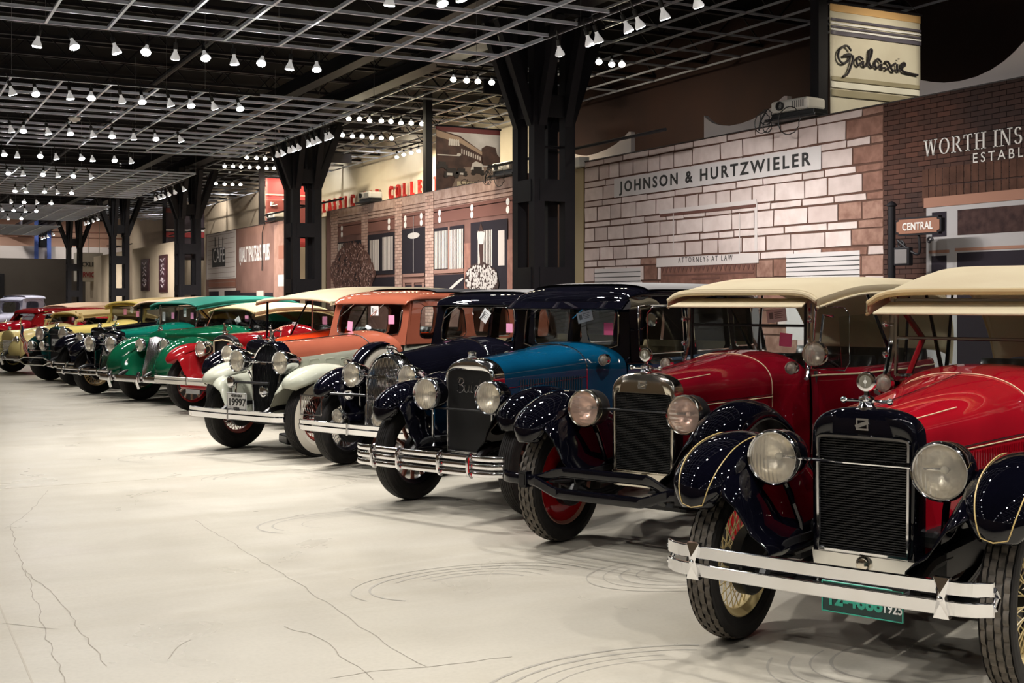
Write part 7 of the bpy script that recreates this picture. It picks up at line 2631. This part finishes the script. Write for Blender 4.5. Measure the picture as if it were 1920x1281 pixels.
canvas_top(c12, [(.88, 1.33, .55), (.98, 1.35, .57), (1.5, 1.39, .62), (2.2, 1.39, .64), (2.7, 1.33, .65), (3.1, 1.20, .64), (3.3, .98, .60)], .7, CANVASY, drop=.08, bead=CANVASY)
tag_card(c12, .35, .86, 1.16, .05, .055, 0, PALEPINK, 'pink_note', False)

# ---------- 13: bright red car behind, 14: tan-topped red one, 15: lavender truck cab ----------
c13 = build_car(dict(
    o=(2.4, 33.2), wk='disc', sm=CHROME, rimm=RED1, hubm=CHROME, R=.37, rr=.22, tr=.68,
    rad=dict(y=-.3, z0=.44, zs=.8, z1=.98, hb=.30, hs=.30, n=2.2, side=.03, top=.2, mat=RED1, grille='h', gmat=CHROME, nb=12, mascot='wing'),
    hoodC=(.45, .45, .50, .88, 1.06, 2.2), ye=.95, hm=RED1, cowlW=(.62, .62, .45, .92, 1.10, 2.2), yw=1.2, bm=RED1, fm=RED1, fx=(.36, .88), crown=.10,
    lamp=dict(x=.62, y=-.50, z=.78, R=.11, L=.2, m=RED1, kind='bullet', bar=False, postm=RED1), bumper=('guards', -.72, .46, .84, CHROME), zb=1.0),
    'bright red closed car between the pale yellow convertible and the lavender truck')
sedan_cab(c13, 1.10, 3.5, .98, 1.29, DRED, DRED, [(1.34, 2.1, 1.04, 1.25), (2.22, 2.9, 1.04, 1.25)], xb=.66, tum=.08, hwf=.56, wsh=(-.48, .48, 1.06, 1.26), crown=.09, wn=4, rake=.22)
c14 = build_car(dict(
    o=(3.3, 35.6), wk='wire', sm=DRED, rimm=DRED, hubm=CHROME, R=.38, rr=.24, tr=.66,
    rad=dict(y=-.1, z0=.46, zs=.9, z1=1.02, hb=.24, hs=.25, mat=CHROME), hoodC=(.37, .37, .52, .92, 1.08, 2.4), ye=1.1, hm=DRED, cowlW=(.58, .58, .45, .95, 1.12, 2.4), yw=1.5, bm=DRED, fm=DRED,
    lamp=dict(x=.37, z=.82, m=CHROME), zb=1.02),
    'dark red open car with peach canvas top before the taupe end wall')
windshield(c14, 1.52, 1.06, 1.40, .55, CHROME, rake=.08, posts=CHROME)
canvas_top(c14, [(1.45, 1.46, .68), (1.52, 1.47, .68), (2.1, 1.53, .67), (3.0, 1.54, .68), (3.6, 1.48, .69), (3.9, 1.3, .66), (4.0, 1.06, .62)], .7, CANVASP, drop=.08, bead=CANVASP)
c15 = build_car(dict(
    o=(2.5, 38.6), wk='disc', sm=LAV, rimm=BLACKP, hubm=CHROME, R=.40, rr=.25, tr=.70,
    rad=dict(y=-.16, z0=.5, zs=.98, z1=1.10, hb=.25, hs=.26, mat=BLACKP, edge=CHROME), hoodC=(.40, .40, .55, 1.02, 1.19, 2.4), ye=1.0, hm=LAV, cowlW=(.62, .62, .45, 1.05, 1.23, 2.4), yw=1.3, bm=LAV, fm=BLACKP,
    lamp=dict(x=.42, z=.95, m=BLACKP), zb=1.15, bumper=('two', -.68, .48, .8, CHROME)),
    'pale lavender truck with black fenders and an open-windowed cab at the far end', None)
sedan_cab(c15, 1.30, 2.05, 1.14, 1.61, LAV, LAV, [(1.41, 1.86, 1.21, 1.57)], xb=.68, tum=.04, hwf=.62, wsh=(-.54, .54, 1.22, 1.56), crown=.10, wn=5, rake=.06, frame=LAV)
